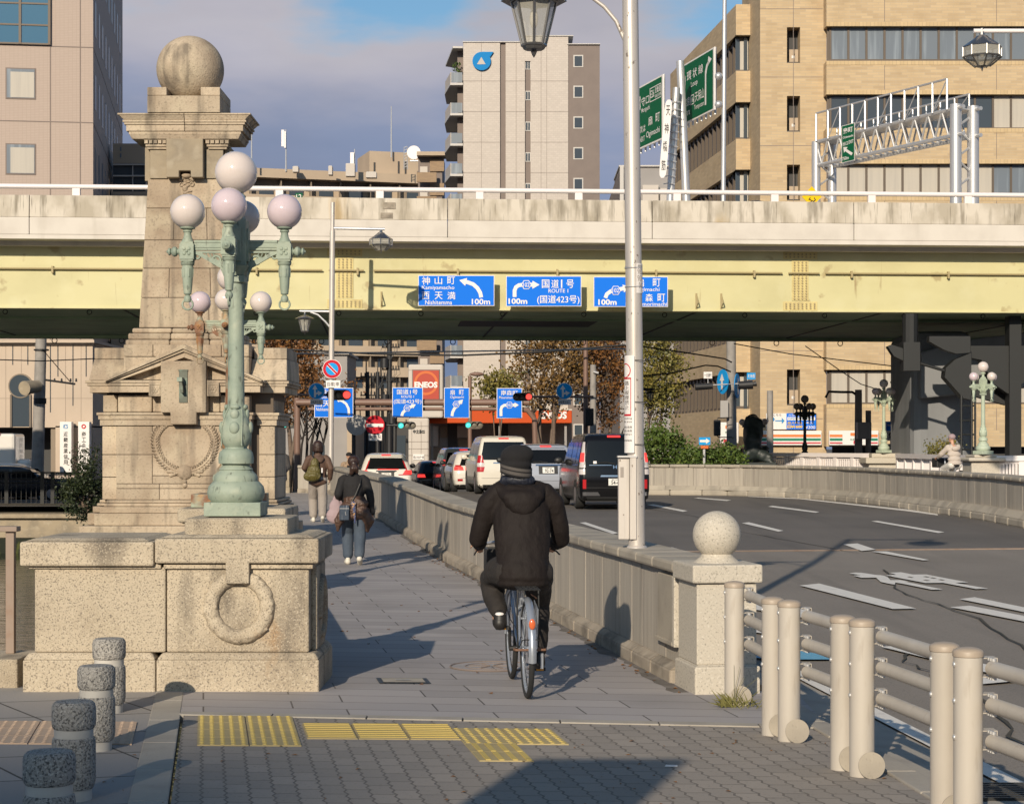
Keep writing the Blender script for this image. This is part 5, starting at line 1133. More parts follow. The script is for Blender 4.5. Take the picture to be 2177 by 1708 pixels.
sp = thing('sign_post', 'leaning silver sign post with climbing pegs beside the white nameplate', 'post', (X(1421, 67), 67, 8.4))
build('post', MB().cyl((X(1419, 67), 67, 8.4), (X(1438, 67), 67, Z(187, 67)), .14, .13), M['galv2'], sp, 40)
mb = MB()
for i in range(13):
    f = i / 13; u_ = 1421 + 16 * f; v_ = 405 - 205 * f
    for s_ in (-1, 1): mb.cyl((X(u_, 66.8), 66.8, Z(v_, 66.8)), (X(u_ + s_ * 13, 66.8), 66.8, Z(v_ + 2, 66.8)), .018, n=5)
build('climbing_peg', mb, M['galv2'], sp)
sp = thing('expressway_lamp_pole', 'slender tall pole on the expressway with two ball shaped brackets', 'pole', (X(1536, 66), 66, 8.4))
build('pole', MB().cyl((X(1537, 66), 66, 8.4), (X(1541, 66), 66, Z(-60, 66)), .085, .07), M['galv2'], sp, 40)
for v in (163, 223): build('bracket', MB().ball((X(1527, 66), 65.9, Z(v, 66)), .13, 16, 10).cyl((X(1527, 66), 65.95, Z(v, 66)), (X(1538, 66), 66, Z(v, 66)), .04), M['galv2'], sp, 50)

gt = thing('sign_gantry', 'silver lattice sign gantry with a walkway spanning the expressway', 'gantry', (X(2032, 66), 66, 8.4))
def P3(f, v0, v1, off=0):           # f 0 = right near leg, 1 = left far leg; v rows at each end
    Yr, Yl = 66.0, 74.5; xr, xl = X(2032, Yr), X(1735, Yl); zr, zl = Z(v0, Yr), Z(v1, Yl)
    return Vector((xr + (xl - xr) * f + off * 1.0, Yr + (Yl - Yr) * f + off * .55, zr + (zl - zr) * f))
mb = MB(); ml = MB()
for off in (0, .68):
    mb.cyl(tuple(P3(0, 435, 437, off)), tuple(P3(0, 222, 222, off)), .2); ml.cyl(tuple(P3(1, 430, 430, off)), tuple(P3(1, 305, 301, off)), .17)
for i in range(6):
    a, b = 240 + i * 32, 272 + i * 32
    mb.cyl(tuple(P3(0, a, a, 0 if i % 2 else .68)), tuple(P3(0, b, b, .68 if i % 2 else 0)), .045, n=6)
    if i < 4: ml.cyl(tuple(P3(1, 320, 315 + i * 28, 0 if i % 2 else .68)), tuple(P3(1, 320, 343 + i * 28, .68 if i % 2 else 0)), .04, n=6)
build('leg', mb, M['galv2'], gt, 40); build('leg', ml, M['galv2'], gt, 40)
mb = MB()
for off in (0, .68):
    mb.cyl(tuple(P3(-.05, 230, 302, off)), tuple(P3(1, 230, 302, off)), .07, n=8); mb.cyl(tuple(P3(-.05, 287, 352, off)), tuple(P3(1, 287, 352, off)), .07, n=8)
    for i in range(11):
        f = i / 11; mb.cyl(tuple(P3(f, 230, 302, off)), tuple(P3(f + .045, 287, 352, off)), .035, n=6); mb.cyl(tuple(P3(f + .09, 230, 302, off)), tuple(P3(f + .045, 287, 352, off)), .035, n=6)
for i in range(23):
    f = i / 22; mb.cyl(tuple(P3(f, 230, 302, 0)), tuple(P3(f, 230, 302, .68)), .03, n=6); mb.cyl(tuple(P3(f, 287, 352, 0)), tuple(P3(min(1, f + .045), 287, 352, .68)), .03, n=6)
build('truss', mb, M['galv2'], gt)
mb = MB()
for off, v0, v1 in ((-.1, 165, 243), (.78, 192, 270)):
    mb.cyl(tuple(P3(0.04, v0, v1, off)), tuple(P3(.98, v0, v1, off)), .035, n=6)
    for i in range(11):
        f = .04 + .94 * i / 10; mb.cyl(tuple(P3(f, v0, v1, off)), tuple(P3(f, 230, 302, off)), .04 if off < 0 else .028, n=6)
    for i in range(0, 10, 2):
        f = .04 + .94 * i / 10; mb.cyl(tuple(P3(f, v0, v1, off)), tuple(P3(f + .094, 230, 302, off)), .02, n=6)
build('walkway_rail', mb, M['galv2'], gt)
mb = MB(); q = [P3(0, 229, 301, 0), P3(1, 229, 301, 0), P3(1, 229, 301, .68), P3(0, 229, 301, .68)]
build('walkway', mb.hexa([tuple(p - Vector((0, 0, .05))) for p in q] + [tuple(p) for p in q]), M['galv2'], gt)
s = thing('exit_sign', 'green exit sign reading 扇町 Ogimachi on the lattice gantry', 'road sign', (X(1803, 72), 72, Z(340, 72)))
Y1, Y2 = 72.4, 71.6
skf = lambda off: (lambda p, q: (X(1789, Y1) + (X(1817, Y2) - X(1789, Y1)) * p - off * .3, Y1 + (Y2 - Y1) * p - off, Z(347, Y1) + (Z(268, Y1) - Z(347, Y1)) * q))
f0, f1, f2, f3 = skf(0), skf(-.05), skf(.01), skf(.025)
build('panel', MB().hexa([f0(0, 0), f0(1, 0), f1(1, 0), f1(0, 0), f0(0, 1), f0(1, 1), f1(1, 1), f1(0, 1)]), M['sign_white'], s)
build('face', MB().poly([f2(.04, .015), f2(.96, .015), f2(.96, .985), f2(.04, .985)]), M['sign_green'], s)
mb = MB()
for tx, a, b, c, d in (('扇町', .12, .86, .77, .92), ('Ogimachi', .1, .9, .62, .70), ('出口', .1, .5, .45, .55), ('EXIT', .56, .92, .47, .56), ('750m', .06, .55, .06, .15)): text(mb, tx, a, b, c, d, f3, .02)
mb.poly([f3(*p) for p in ((.14, .42), (.48, .39), (.38, .35), (.86, .2), (.76, .14), (.28, .3), (.2, .26))])
build('lettering', mb, M['sign_white'], s)
s = thing('slippery_road_sign', 'yellow diamond sign with a skidding car above the viaduct barrier', 'traffic sign', (X(1726, 62), 62, Z(438, 62)))
cx, cz = X(1726, 62), Z(418, 62); r = 22 * 62 / F
build('panel', MB().prism([(cx - r * .95, cz), (cx, cz - r), (cx + r * .95, cz), (cx, cz + r)], 62, 62.04), M['sign_yellow'], s)
build('skidding_car', MB().add([(cx + a * r, 61.99, cz + b * r) for a, b in ((-.28, .28), (-.2, .45), (.1, .50), (.25, .36), (.32, .2), (.2, .12), (-.2, .08))], [tuple(range(7))]).tube([(cx - .15 * r, 61.99, cz - .1 * r), (cx - .3 * r, 61.99, cz - .25 * r), (cx + .05 * r, 61.99, cz - .4 * r), (cx - .2 * r, 61.99, cz - .55 * r)], .018, 5).tube([(cx + .2 * r, 61.99, cz - .1 * r), (cx + .35 * r, 61.99, cz - .3 * r), (cx + .1 * r, 61.99, cz - .5 * r)], .018, 5), M['letter_black'], s)
build('post', MB().cyl((cx + .1, 62.1, 8.4), (cx + .1, 62.1, cz), .04), M['galv2'], s, 40)

# ---------------------------------------------------------------- expressway pier and steelwork at right
pr = thing('viaduct_pier', 'grey concrete viaduct pier with its cantilever beam in the shade', 'pier', (X(1960, 66), 66, -1))
build('column', MB().box(X(1939, 66), X(2068, 66), 66, 70, -4.4, 5.6), M['pier'], pr, bevel=.3)
build('crosshead', MB().prism([(X(1958, 65.5), Z(847, 65.5)), (X(2300, 65.5), Z(812, 65.5)), (X(2300, 65.5), Z(690, 65.5)), (X(2040, 65.5), Z(724, 65.5)), (X(1958, 65.5), Z(748, 65.5))], 65.5, 69.6), M['pier'], pr, bevel=.06)
sc = thing('hanging_signal', 'black traffic signal housings seen from behind hanging under the viaduct', 'traffic light', (X(1920, 62), 62, Z(740, 62)))
build('housing', MB().prism([(X(u, 62), Z(v, 62)) for u, v in ((1885, 737), (1893, 733), (1918, 741), (1918, 767), (1898, 757), (1890, 745))], 61.8, 62.2).box(X(1917, 62), X(1952, 62), 61.7, 62.3, Z(788, 62), Z(728, 62)).prism([(X(u, 62), Z(v, 62)) for u, v in ((1973, 726), (1985, 733), (2005, 744), (2030, 752), (2060, 750), (2060, 715), (1973, 715))], 61.8, 62.2), M['black_steel'], sc)
build('bracket_arm', MB().cyl((X(1950, 62), 62, Z(770, 62)), (X(2010, 62), 62, Z(788, 62)), .05).cyl((X(1935, 62), 62, Z(730, 62)), (X(1935, 62), 62, 5.9), .25), M['black_steel'], sc)
build('loudspeaker', MB().prism([(X(u, 62), Z(v, 62)) for u, v in ((2008, 782), (2028, 764), (2062, 750), (2062, 850), (2045, 846), (2006, 802))], 61.8, 62.4), M['black_steel'], sc)
cl = thing('steel_column', 'black steel column and bracket at the right edge under the viaduct', 'column', (X(2162, 63), 63, 0))
build('column', MB().box(X(2143, 63), X(2168, 63), 62.8, 63.4, -.2, 5.9), M['black_steel'], cl)
build('bracket', MB().prism([(X(u, 63), Z(v, 63)) for u, v in ((2062, 735), (2190, 735), (2190, 800), (2144, 838), (2110, 815), (2085, 765), (2062, 760))], 62.9, 63.5).prism([(X(u, 63), Z(v, 63)) for u, v in ((2062, 800), (2150, 826), (2150, 860), (2062, 835))], 63.6, 64), M['black_steel'], cl)
ld = thing('steel_ladder', 'dark ladder frame standing beside the pier behind the pale green lamp', 'ladder', (X(2050, 60), 60, 0))
mb = MB()
for u in (2044, 2066, 2073): mb.cyl((X(u, 60), 60, Z(990, 60)), (X(u, 60), 60, Z(840, 60)), .035, n=6)
for v in (862, 893, 923, 955): mb.cyl((X(2040, 60), 60, Z(v, 60)), (X(2074, 60), 60, Z(v, 60)), .03, n=6)
build('frame', mb, M['black_steel'], ld)
# ================================================================ buildings
def bx(mb, u0, u1, v0, v1, Y, d, Yb=None):
    """box whose front lies at depth Y between frame columns / rows, going back d metres"""
    return mb.box(X(u0, Y), X(u1, Y), Y, Y + d, Z(v1, Y), Z(v0, Y))
# --- tan brick office block on the right
BB = thing('brick_office_building', 'tan brick office block with bronze window bands above the shop', 'building', (X(1616, 105), 105, -1))
YB, YS_ = 105.0, 104.0
mb = MB()
for v0, v1 in ((-90, 55), (130, 200), (273, 347), (418, 492), (564, 637), (709, 785), (859, 949)): bx(mb, 1757, 2420, v0, v1, YS_, 3)
build('spandrel', mb, M['brick'], BB)
mb = MB()
for v in (55, 200, 347, 492, 637, 785): bx(mb, 1757, 2420, v - 8, v + .6, YS_ - .02, .3)
for v in (130, 273, 418, 564, 709, 859): bx(mb, 1757, 2420, v - .6, v + 8, YS_ - .02, .3)
build('soldier_course', mb, M['brick_edge'], BB)
mb = MB(); vr = [-90, 58, 134, 204, 280, 350, 426, 495, 570, 640, 715, 785, 861, 1110]
for i, (a, b) in enumerate(zip(vr, vr[1:])):
    if i % 2 == 0: bx(mb, 1616, 1757, a, b, YB, 3.4)
    else: bx(mb, 1616, 1673, a, b, YB, 3.4); bx(mb, 1701, 1757, a, b, YB, 3.4)
build('stair_pier', mb, M['brick'], BB)
mb = MB()
for v in (19, 164, 310, 455, 600, 745, 890): mb.box(X(1616, YB), X(1749, YB), YB - .006, YB, Z(v + .6, YB), Z(v - .6, YB))
mb.box(X(1686, YB), X(1687.2, YB), YB - .007, YB, -2, Z(-60, YB))
for u in (1880, 2118):
    for v0, v1 in ((-90, 46), (139, 191), (282, 338), (427, 490), (718, 776), (868, 914)): mb.box(X(u, YS_), X(u + 1.2, YS_), YS_ - .006, YS_, Z(v1, YS_), Z(v0, YS_))
build('expansion_joint', mb, M['panel_joint'], BB)
for a, b, num in ((58, 134, '7'), (204, 280, '6'), (350, 426, '5'), (785, 861, '2')):
    w = build('stair_window', MB().box(X(1673, YB), X(1701, YB), YB + .9, YB + .95, Z(b, YB), Z(a, YB)).box(X(1673, YB), X(1701, YB), YB + .1, YB + .9, Z(b, YB), Z(b - 3, YB)), M['dark_wall'], BB)
    p = build('landing_panel', MB().box(X(1681, YB), X(1700, YB), YB + .55, YB + .6, Z(b - 3, YB), Z(b - 33, YB)), M['brick_edge'] if 0 else M['beige_wall'], w)
    nb_ = MB().box(X(1686, YB), X(1692, YB), YB + .53, YB + .549, Z(b - 14, YB), Z(b - 20, YB)); build('floor_number_plate', nb_, M['sign_white'], w)
    lettering(w, num, 1687.6, 1690.4, b - 19.2, b - 15, YB + .52, 'letter_black', 0)
pane_kind = {55: 'cccccccccccc', 200: 'gggggggggbbb', 347: 'bbbbbbbbbccc', 785: 'bbbbbbbbbbbb'}
for v, kinds in pane_kind.items():
    v1 = v + 75 if v != 347 else 418
    if v == 785: v1 = 859
    Yw = YS_ + .38
    fr_ = MB(); bx(fr_, 1758, 2420, v, v1, Yw + .04, .1)
    for i in range(18):
        u = 1765 + i * 38.4; fr_.box(X(u - 2.2, Yw), X(u + 2.2, Yw), Yw - .05, Yw + .04, Z(v1, Yw), Z(v, Yw))
    bx(fr_, 1758, 2420, v, v + 4, Yw - .05, .08); bx(fr_, 1758, 2420, v1 - 4, v1, Yw - .06, .1)
    wd = build('window_band', fr_, M['bronze_frame'], BB)
    for i, kd in enumerate(kinds):
        u = 1765 + i * 38.4
        if u > 2190: break
        o = MB(); bx(o, u + 2.4, u + 36, v + 4, v1 - 4, Yw + .005, .03); build('pane', o, M[{'c': 'curtain', 'g': 'glass', 'b': 'blind'}[kd]], wd)
# receding side
pa, pb = Vector((X(1563, 108.4), 108.4)), Vector((X(1425, 128.5), 128.5))
dr = (pb - pa).normalized(); nrm_ = Vector((-dr.y, dr.x))
zs = lambda v: Z(v, 108.4)
def side(mb, s0, s1, o0, o1, z0_, z1_):
    q = [pa + dr * s + nrm_ * o for s, o in ((s0, o0), (s1, o0), (s1, o1), (s0, o1))]; return mb.hexa([(p.x, p.y, z) for z in (z0_, z1_) for p in q])
SL = (pb - pa).length
mb = MB(); fr_ = MB()
rows_ = [(12, 77), (153, 219), (297, 362), (440, 505), (583, 648), (726, 791), (869, 953)]
for a, b in rows_:
    side(mb, 0, SL, -2, .0, zs(b), zs(a)); mb.box(pa.x, X(1594, 108.4), 108.4 - .3, 111, zs(b), zs(a))
build('side_spandrel', mb, M['brick'], BB)
mb = MB().box(X(1594, 108.4), X(1617, 105), 108.5, 112, -2.5, zs(-120)).hexa([(x, y, z) for z in (-2.5, zs(-120)) for x, y in ((X(1594, 108.4), 108.42), (X(1616, 105), 105.02), (X(1620, 105), 107), (X(1600, 108.4), 110))])
build('corner_pier', mb, M['brick'], BB)
for (a, b), (c, d) in zip(rows_[:-1], rows_[1:]):
    fr_ = MB(); n = 17
    for i in range(n + 1): side(fr_, .5 + i * (SL - .7) / n - .09, .5 + i * (SL - .7) / n + .09, -.7, -.22, zs(c), zs(b))
    side(fr_, .2, SL, -.6, -.3, zs(b) - .22, zs(b)); side(fr_, .2, SL, -.6, -.3, zs(c), zs(c) + .16); fr_.box(pa.x + .06, X(1594, 108.4), 108.62, 108.68, zs(c), zs(c) + .16)
    w = build('side_window_band', fr_, M['bronze_frame'], BB)
    o = MB(); side(o, .1, SL, -.7, -.52, zs(c), zs(b)); o.box(pa.x + .05, X(1594, 108.4) - .05, 108.7, 108.75, zs(c), zs(b)); build('pane', o, M['glass'], w)
    o = MB(); o.box(pa.x + .3, X(1592, 108.4), 108.66, 108.69, zs(c) + .17, zs(b) - .2); build('blind', o, M['blind'], w)
mb = MB(); side(mb, .3, SL - .3, -3, -1.2, -4, zs(953)); build('recessed_base', mb, M['dark_wall'], BB)
# shop below
sh = MB(); bx(sh, 1770, 2420, 949, 1100, YS_ + .9, .2); build('shopfront', sh, M['dark_wall'], BB)
def stripes(parent, u0, u1, Y, mats=(('seven_orange', 923, 928.5), ('seven_green', 931, 936.5), ('seven_red', 939.5, 942.5))):
    for m_, a, b in mats: build('stripe', MB().box(X(u0, Y), X(u1, Y), Y - .015, Y, Z(b, Y), Z(a, Y)), M[m_], parent)
f7 = thing('shop_fascia', 'long white shop fascia with orange, green and red stripes on the brick pier', 'shop sign', (X(1680, 104.7), 104.7, Z(946, 104.7)))
bx_ = MB(); bx(bx_, 1608, 1747, 915, 946, 104.7, .3); build('panel', bx_, M['sign_white'], f7, bevel=.03); stripes(f7, 1610, 1745, 104.7)
f7 = thing('shop_fascia', 'white shop fascia with a numeral seven logo over the dark shop entrance', 'shop sign', (X(1815, 103.7), 103.7, Z(946, 103.7)))
bx_ = MB(); bx(bx_, 1763, 1868, 915, 946, 103.7, .3); build('panel', bx_, M['sign_white'], f7, bevel=.03); stripes(f7, 1764, 1791, 103.7); stripes(f7, 1842, 1866, 103.7)
def seven(parent, u0, u1, v0, v1, Y):
    w = u1 - u0; h = v1 - v0; q = lambda a, b: (X(u0 + a * w, Y), Y, Z(v0 + b * h, Y))
    build('numeral', MB().poly([q(0, 0), q(1, 0), q(1, .16), q(.86, .3), q(0, .26)]).poly([q(.62, .28), q(.86, .3), q(.66, .52), q(.42, .52)]), M['seven_orange'], parent)
    build('numeral_foot', MB().poly([q(.36, .68), q(.6, .68), q(.6, 1), q(.33, 1)]), M['seven_red'], parent)
    lettering(parent, 'ELEVEN', u0 - .0 * w, u1, v0 + .53 * h, v0 + .66 * h, Y, 'seven_green', .02)
seven(f7, 1808, 1827, 919.5, 943, 103.68)
f7 = thing('shop_sign', 'upright white sign panel with a numeral seven behind the utility pole', 'shop sign', (X(1550, 106), 106, Z(943, 106)))
bx_ = MB(); bx(bx_, 1531, 1571, 897, 943, 106, .4); build('panel', bx_, M['sign_white'], f7, bevel=.08); seven(f7, 1542, 1560, 904, 928, 105.97)
for u0, u1, m_ in ((1538, 1547, 'seven_red'), (1548, 1555, 'seven_green')): build('badge', MB().box(X(u0, 106), X(u1, 106), 105.96, 105.99, Z(940, 106), Z(933, 106)), M[m_], f7)
pk = thing('parking_billboard', 'blue and white parking billboard with yellow prices above the striped fascia', 'billboard', (X(1682, 104.8), 104.8, Z(913, 104.8)))
Yk = 104.8; bx_ = MB(); bx(bx_, 1629, 1672, 878, 912, Yk, .15); build('white_panel', bx_, M['sign_white'], pk)
bx_ = MB(); bx(bx_, 1672, 1735, 878, 912, Yk + .01, .15); build('blue_panel', bx_, M['sign_blue'], pk)
bx_ = MB(); bx(bx_, 1674, 1733, 886, 893, Yk - .01, .015); build('white_strip', bx_, M['sign_white'], pk)
lettering(pk, 'こちら', 1644, 1661, 879, 884, Yk - .01, 'letter_black'); lettering(pk, 'P', 1634, 1647, 886, 902, Yk - .01, 'letter_blue', .05)
build('arrow', arrow_mb([(1648, 894), (1662, 894)], 2.5, (6, 14), Yk - .01), M['letter_blue'], pk)
lettering(pk, 'OPEN 7:30 - 22:00', 1676, 1730, 887.5, 891.5, Yk - .02, 'letter_blue'); lettering(pk, '最大料金', 1674, 1706, 896, 901, Yk - .0, 'sign_yellow'); lettering(pk, '日¥1600', 1674, 1706, 903, 910, Yk - .0, 'sign_yellow', .04); lettering(pk, '40分', 1714, 1730, 895, 901, Yk - .0); lettering(pk, '¥300', 1712, 1733, 904, 911, Yk - .0)
lettering(pk, '大阪駐車場', 1676, 1710, 880, 884, Yk); lettering(pk, '時間貸', 1716, 1732, 880, 884, Yk, 'sign_yellow')

# --- office tower at top left
c0 = (X(198, 120), 120)
LT = thing('office_tower', 'pink beige panelled office tower with a blue glass corner at the left edge', 'building', (*c0, -1.71), rad(8.4)); LT.scale = (1.263,) * 3
lb = lambda n, mb, m, par=LT, bv=0: build(n, mb, M[m], par, None, bv, world=False)
lb('wall', MB().box(-26, 0, 0, 27, 0, 33), 'panel_pink')
mb = MB(); mg = MB()
for zj in (22.25, 18.55, 14.9, 11.2): mb.box(-26, -.0, -.012, 0, zj - .025, zj + .025).box(0, .012, 0, 27, zj - .025, zj + .025)
for xj in (-2.06, -.62): mb.box(xj - .025, xj + .025, -.013, 0, 0, 33)
lb('panel_joint', mb, 'panel_joint')
gw = lb('curtain_wall', MB().box(-9, -2.08, -.10, .0, 22.33, 33), 'glass_blue')
mb = MB()
for xj in (-2.1, -3.5, -5.0, -6.5, -8): mb.box(xj - .06, xj + .06, -.16, -.1, 22.3, 33)
for zj in (22.33, 23.25, 24.3, 25.3): mb.box(-9, -2.06, -.14, -.1, zj - .04, zj + .04)
lb('mullion', mb, 'bronze_frame', gw)
for zt in (21.2 - .05, 17.5 - .05, 13.85):
    w = lb('window', MB().box(-4.2, -2.75, -.03, .0, zt - 1.53, zt), 'panel_joint')
    lb('pane', MB().box(-4.14, -2.81, -.045, -.03, zt - 1.47, zt - .06), 'curtain', w); lb('blind', MB().box(-3.96, -2.83, -.05, -.0451, zt - 1.45, zt - .2), 'blind', w)
for r in range(7):
    zt = 28.5 - r * 3.66
    for i in range(9):
        y = 1.2 + i * 2.75
        lb('slit_window', MB().box(0, .02, y, y + .85, zt - 1.75, zt), 'curtain')
# --- block between tower and pillar
b2 = thing('office_block', 'beige block with dark glazed floors between the tower and the pillar', 'building', (X(290, 135), 135, -1))
Yb = 135; mb = MB(); bx(mb, 240, 420, 305, 347, Yb, 10); bx(mb, 236, 420, 407, 1000, Yb, 10); build('wall', mb, M['beige_wall'], b2)
mb = MB(); bx(mb, 240, 420, 347, 407, Yb + .3, 9); build('glazing', mb, M['glass'], b2)
mb = MB()
for v in (348, 372, 397): bx(mb, 240, 420, v, v + 3, Yb - .05, .2)
for u in (281, 310): bx(mb, u, u + 2, 347, 407, Yb + .1, .1)
build('floor_band', mb, M['white_wall'], b2)
for v in (312, 326): mb = MB(); bx(mb, 255, 258, v, v + 9, Yb - .03, .03); build('window', mb, M['curtain'], b2)
# --- long beige apartment block in the distance
Ya = 265.0; al = math.atan(.30)
AB = thing('apartment_block', 'long beige apartment block with dark balconies stretching behind the viaduct', 'building', (X(530, Ya), Ya, -1), al)
ab = lambda n, mb, m, par=AB: build(n, mb, M[m], par, None, 0, world=False)
WA = 25.5; zr = Z(357, Ya) + 1
st = 2.95
ab('core', MB().box(-6, WA, 1.6, 14, 0, zr - .3), 'beige_dark')
mb = MB().box(-6, WA + 1.2, -.4, 14, zr - 1.25, zr)
for i in range(13): mb.box(-6, WA, 0, .25, zr - 4.9 - i * st, zr - 3.55 - i * st)
ab('balcony_wall', mb, 'beige_wall')
mb = MB()
for i in range(13): mb.box(-6, WA, .25, 1.6, zr - 5.0 - i * st, zr - 4.8 - i * st)
for j in range(8): mb.box(-4 + j * 4.2, -3.85 + j * 4.2, .25, 1.6, 1, zr - 1.3)
ab('balcony_slab', mb, 'beige_dark')
for i in range(12):
    for j in range(7):
        x = -2.6 + j * 4.2; z_ = zr - 3.9 - i * st
        if i in (0, 1, 6, 7, 8, 9): ab('window', MB().box(x, x + 2.0, 1.5, 1.59, z_, z_ + 1.6), 'glass')
        if i in (0, 6, 7, 8, 9): ab('lit_wall', MB().box(x + 2.1, x + 3.6, 1.5, 1.585, z_ - .8, z_ + 1.9), 'beige_wall')  # lighter patches on the darker core, sunlight put into the wall colour
ab('end_wall', MB().box(WA, WA + .8, -.3, 14, 0, zr - .2), 'beige_wall')
ph = Z(313, 275) - Z(372, 275)
ab('penthouse', MB().box(WA - 8.2, WA + 1.6, 2, 10, zr - .3, zr + 3.4), 'beige_wall')
mb = MB()
for x in (WA - 7.6, WA - 4.1, WA - 3.1): mb.box(x, x + .25, 1.93, 2, zr + .2, zr + 2.1 + (.0 if x > WA - 7 else -.3))
ab('slot_window', mb, 'dark_wall')
def mast(name, label, u, v0, v1, Y, parts):
    t = thing(name, label, 'antenna', (X(u, Y), Y, Z(v1, Y))); build('mast', MB().cyl((X(u, Y), Y, Z(v1, Y)), (X(u, Y), Y, Z(v0, Y)), .12, .07, 8), M['galv2'], t, 40)
    for (du, va, vb, w) in parts: build('antenna_panel', MB().box(X(u + du, Y) - w, X(u + du, Y) + w, Y - .4, Y - .1, Z(vb, Y), Z(va, Y)), M['white_steel'], t)
mast('antenna_mast', 'taller rooftop antenna mast near the middle of the beige apartment roof', 608, 275, 365, 266, [(-6, 277, 312, .2), (-1.5, 280, 315, .12)])
mast('antenna_mast', 'shorter rooftop antenna mast beside the sloped penthouse', 754, 317, 371, 266, [(-5, 325, 362, .25)])
mast('lightning_rod', 'thin white lightning rod on the penthouse', 832, 226, 335, 272, [])
mast('lightning_rod', 'thin pale rod rising right behind the pillar cornice', 535, 270, 345, 262, [])
dsh = thing('satellite_dish', 'white round satellite dish on the penthouse roof', 'satellite dish', (X(880, 268), 268, Z(325, 268))); build('dish', MB().lathe([(.95, 0), (.7, .15), (.05, .3)], (X(880, 268), 267.6, Z(325, 268)), 20, 'y'), M['white_steel'], dsh, 40)
build('mount', MB().cyl((X(882, 268), 268, Z(341, 268)), (X(881, 268), 268, Z(326, 268)), .09).box(X(872, 268), X(892, 268), 267.8, 268.4, Z(343, 268), Z(341, 268)), M['galv2'], dsh)
fr_ = thing('ladder_frame', 'small lattice ladder frame on the penthouse roof beside the dish', 'frame', (X(862, 268), 268, Z(360, 268)))
mb = MB()
for u in (859, 866): mb.cyl((X(u, 268), 268, Z(360, 268)), (X(u, 268), 268, Z(312, 268)), .06, n=5)
for i in range(8): mb.cyl((X(859, 268), 268, Z(356 - i * 6, 268)), (X(866, 268), 268, Z(353 - i * 6, 268)), .05, n=5)
build('frame', mb, M['galv2'], fr_)
for nm, u0, u1, v0, v1, lab in (('roof_unit', 735, 754, 348, 371, 'boxy grey plant unit on the beige roof left of the short mast'), ('roof_unit', 698, 706, 353, 368, 'small white unit on the beige roof'), ('roof_unit', 622, 634, 354, 362, 'low white box on the roof right of the tall mast'), ('roof_unit', 778, 800, 366, 374, 'row of white floodlights at the foot of the penthouse')):
    t = thing(nm, lab, 'roof equipment', (X(u0, 264), 264, Z(v1, 264)))
    mb = MB(); bx(mb, u0, u1, v0, v1 + 3, 264, 1.5); build('casing', mb, M['white_wall'], t); mb = MB(); bx(mb, u0 + 1, u1 - 1, v0 - 1, v0, 264.2, 1); build('lid', mb, M['tower_trim'], t)
# --- brown balcony house beside the tower
b3 = thing('brown_apartment_house', 'brown tiled apartment house with white balconies just left of the tall tower', 'building', (X(915, 225), 225, -1)); Yb = 225
mb = MB(); bx(mb, 889, 940, 324, 1000, Yb + 1.5, 9); build('core', mb, M['tower_grey'], b3)
for i in range(10):
    v = 376 + i * 51
    mb = MB(); bx(mb, 886, 946, v - 32, v - 8 - 12, Yb + 1.3, .3); mb = MB(); bx(mb, 886, 928, v - 10, v + 11, Yb, .4); bx(mb, 914, 944, v - 38, v - 12, Yb + 1.2, .3); build('tiled_balcony', mb, M['brick_brown'], b3)
    mb = MB(); bx(mb, 893, 909, v - 22, v - 8, Yb + 1.35, .2); build('white_panel', mb, M['white_wall'], b3)
mb = MB(); bx(mb, 886, 946, 322, 330, Yb, 3); build('roof_slab', mb, M['beige_wall'], b3)
# --- tall white tower with logo
Yt = 183.0
T = thing('apartment_tower', 'pale tiled apartment tower bearing a round blue logo with a white triangle', 'building', (X(1100, Yt), Yt, -1))
mb = MB(); bx(mb, 985, 1063, 89, 1100, Yt, 11); bx(mb, 1075, 1116, 89, 1100, Yt, 11); bx(mb, 1128, 1208, 76, 1100, Yt, 11); bx(mb, 1114, 1130, 76, 130, Yt + .02, 11); build('wall', mb, M['tile_white'], T)
mb = MB(); bx(mb, 1063, 1075, 89, 1100, Yt + .25, 10); bx(mb, 1116, 1128, 120, 1100, Yt + .25, 10); build('recess', mb, M['tower_grey'], T)
mb = MB(); bx(mb, 1208, 1275, 94, 1100, Yt + .1, 10); build('grey_wing', mb, M['tower_grey'], T)
mb = MB()
for u0, u1, v in ((984, 1117, 88), (1113, 1219, 75), (1206, 1276, 92.5)): bx(mb, u0, u1, v, v + 1.8, Yt - .12, 11)
build('coping', mb, M['tower_trim'], T)
for i in range(13):
    v = 130 + i * 65.3
    mb = MB(); bx(mb, 1219, 1240, v - 13, v + 13, Yt + .05, .06); w = build('window', mb, M['tower_trim'], T); mb = MB(); bx(mb, 1221.5, 1237.5, v - 10.5, v + 10.5, Yt + .02, .04); build('pane', mb, M['glass'], w)
    v = 138 + i * 65.3
    mb = MB(); bx(mb, 1116.5, 1128, v - 10, v + 10, Yt + .18, .06); w = build('slit_window', mb, M['tower_trim'], T); mb = MB(); bx(mb, 1118, 1121.5, v - 8, v + 8, Yt + .15, .04); bx(mb, 1123, 1126.5, v - 8, v + 8, Yt + .15, .04); build('pane', mb, M['glass'], w)
mb = MB()
for v in (172, 237, 302, 367): 
    for u0, u1 in ((985, 1063), (1075, 1116), (1128, 1208)): bx(mb, u0, u1, v, v + .7, Yt - .015, .02)
for u in (1023, 1097, 1150, 1162): bx(mb, u, u + .6, 92, 440, Yt - .016, .02)
build('tile_joint', mb, M['tower_grey'], T)
k = Yt / F; cx, cz = X(1024, Yt), Z(131, Yt)
r = 19.5 * k; pts = [(cx + r * math.cos(a), cz + r * math.sin(a)) for a in [rad(90 + i * 10) for i in range(31)]]
pts += [(cx + 18 * k, cz + 9 * k), (cx + 25 * k, cz + 19.5 * k)]
lg = build('logo', MB().prism(pts, Yt - .25, Yt - .02), M['logo_blue'], T)
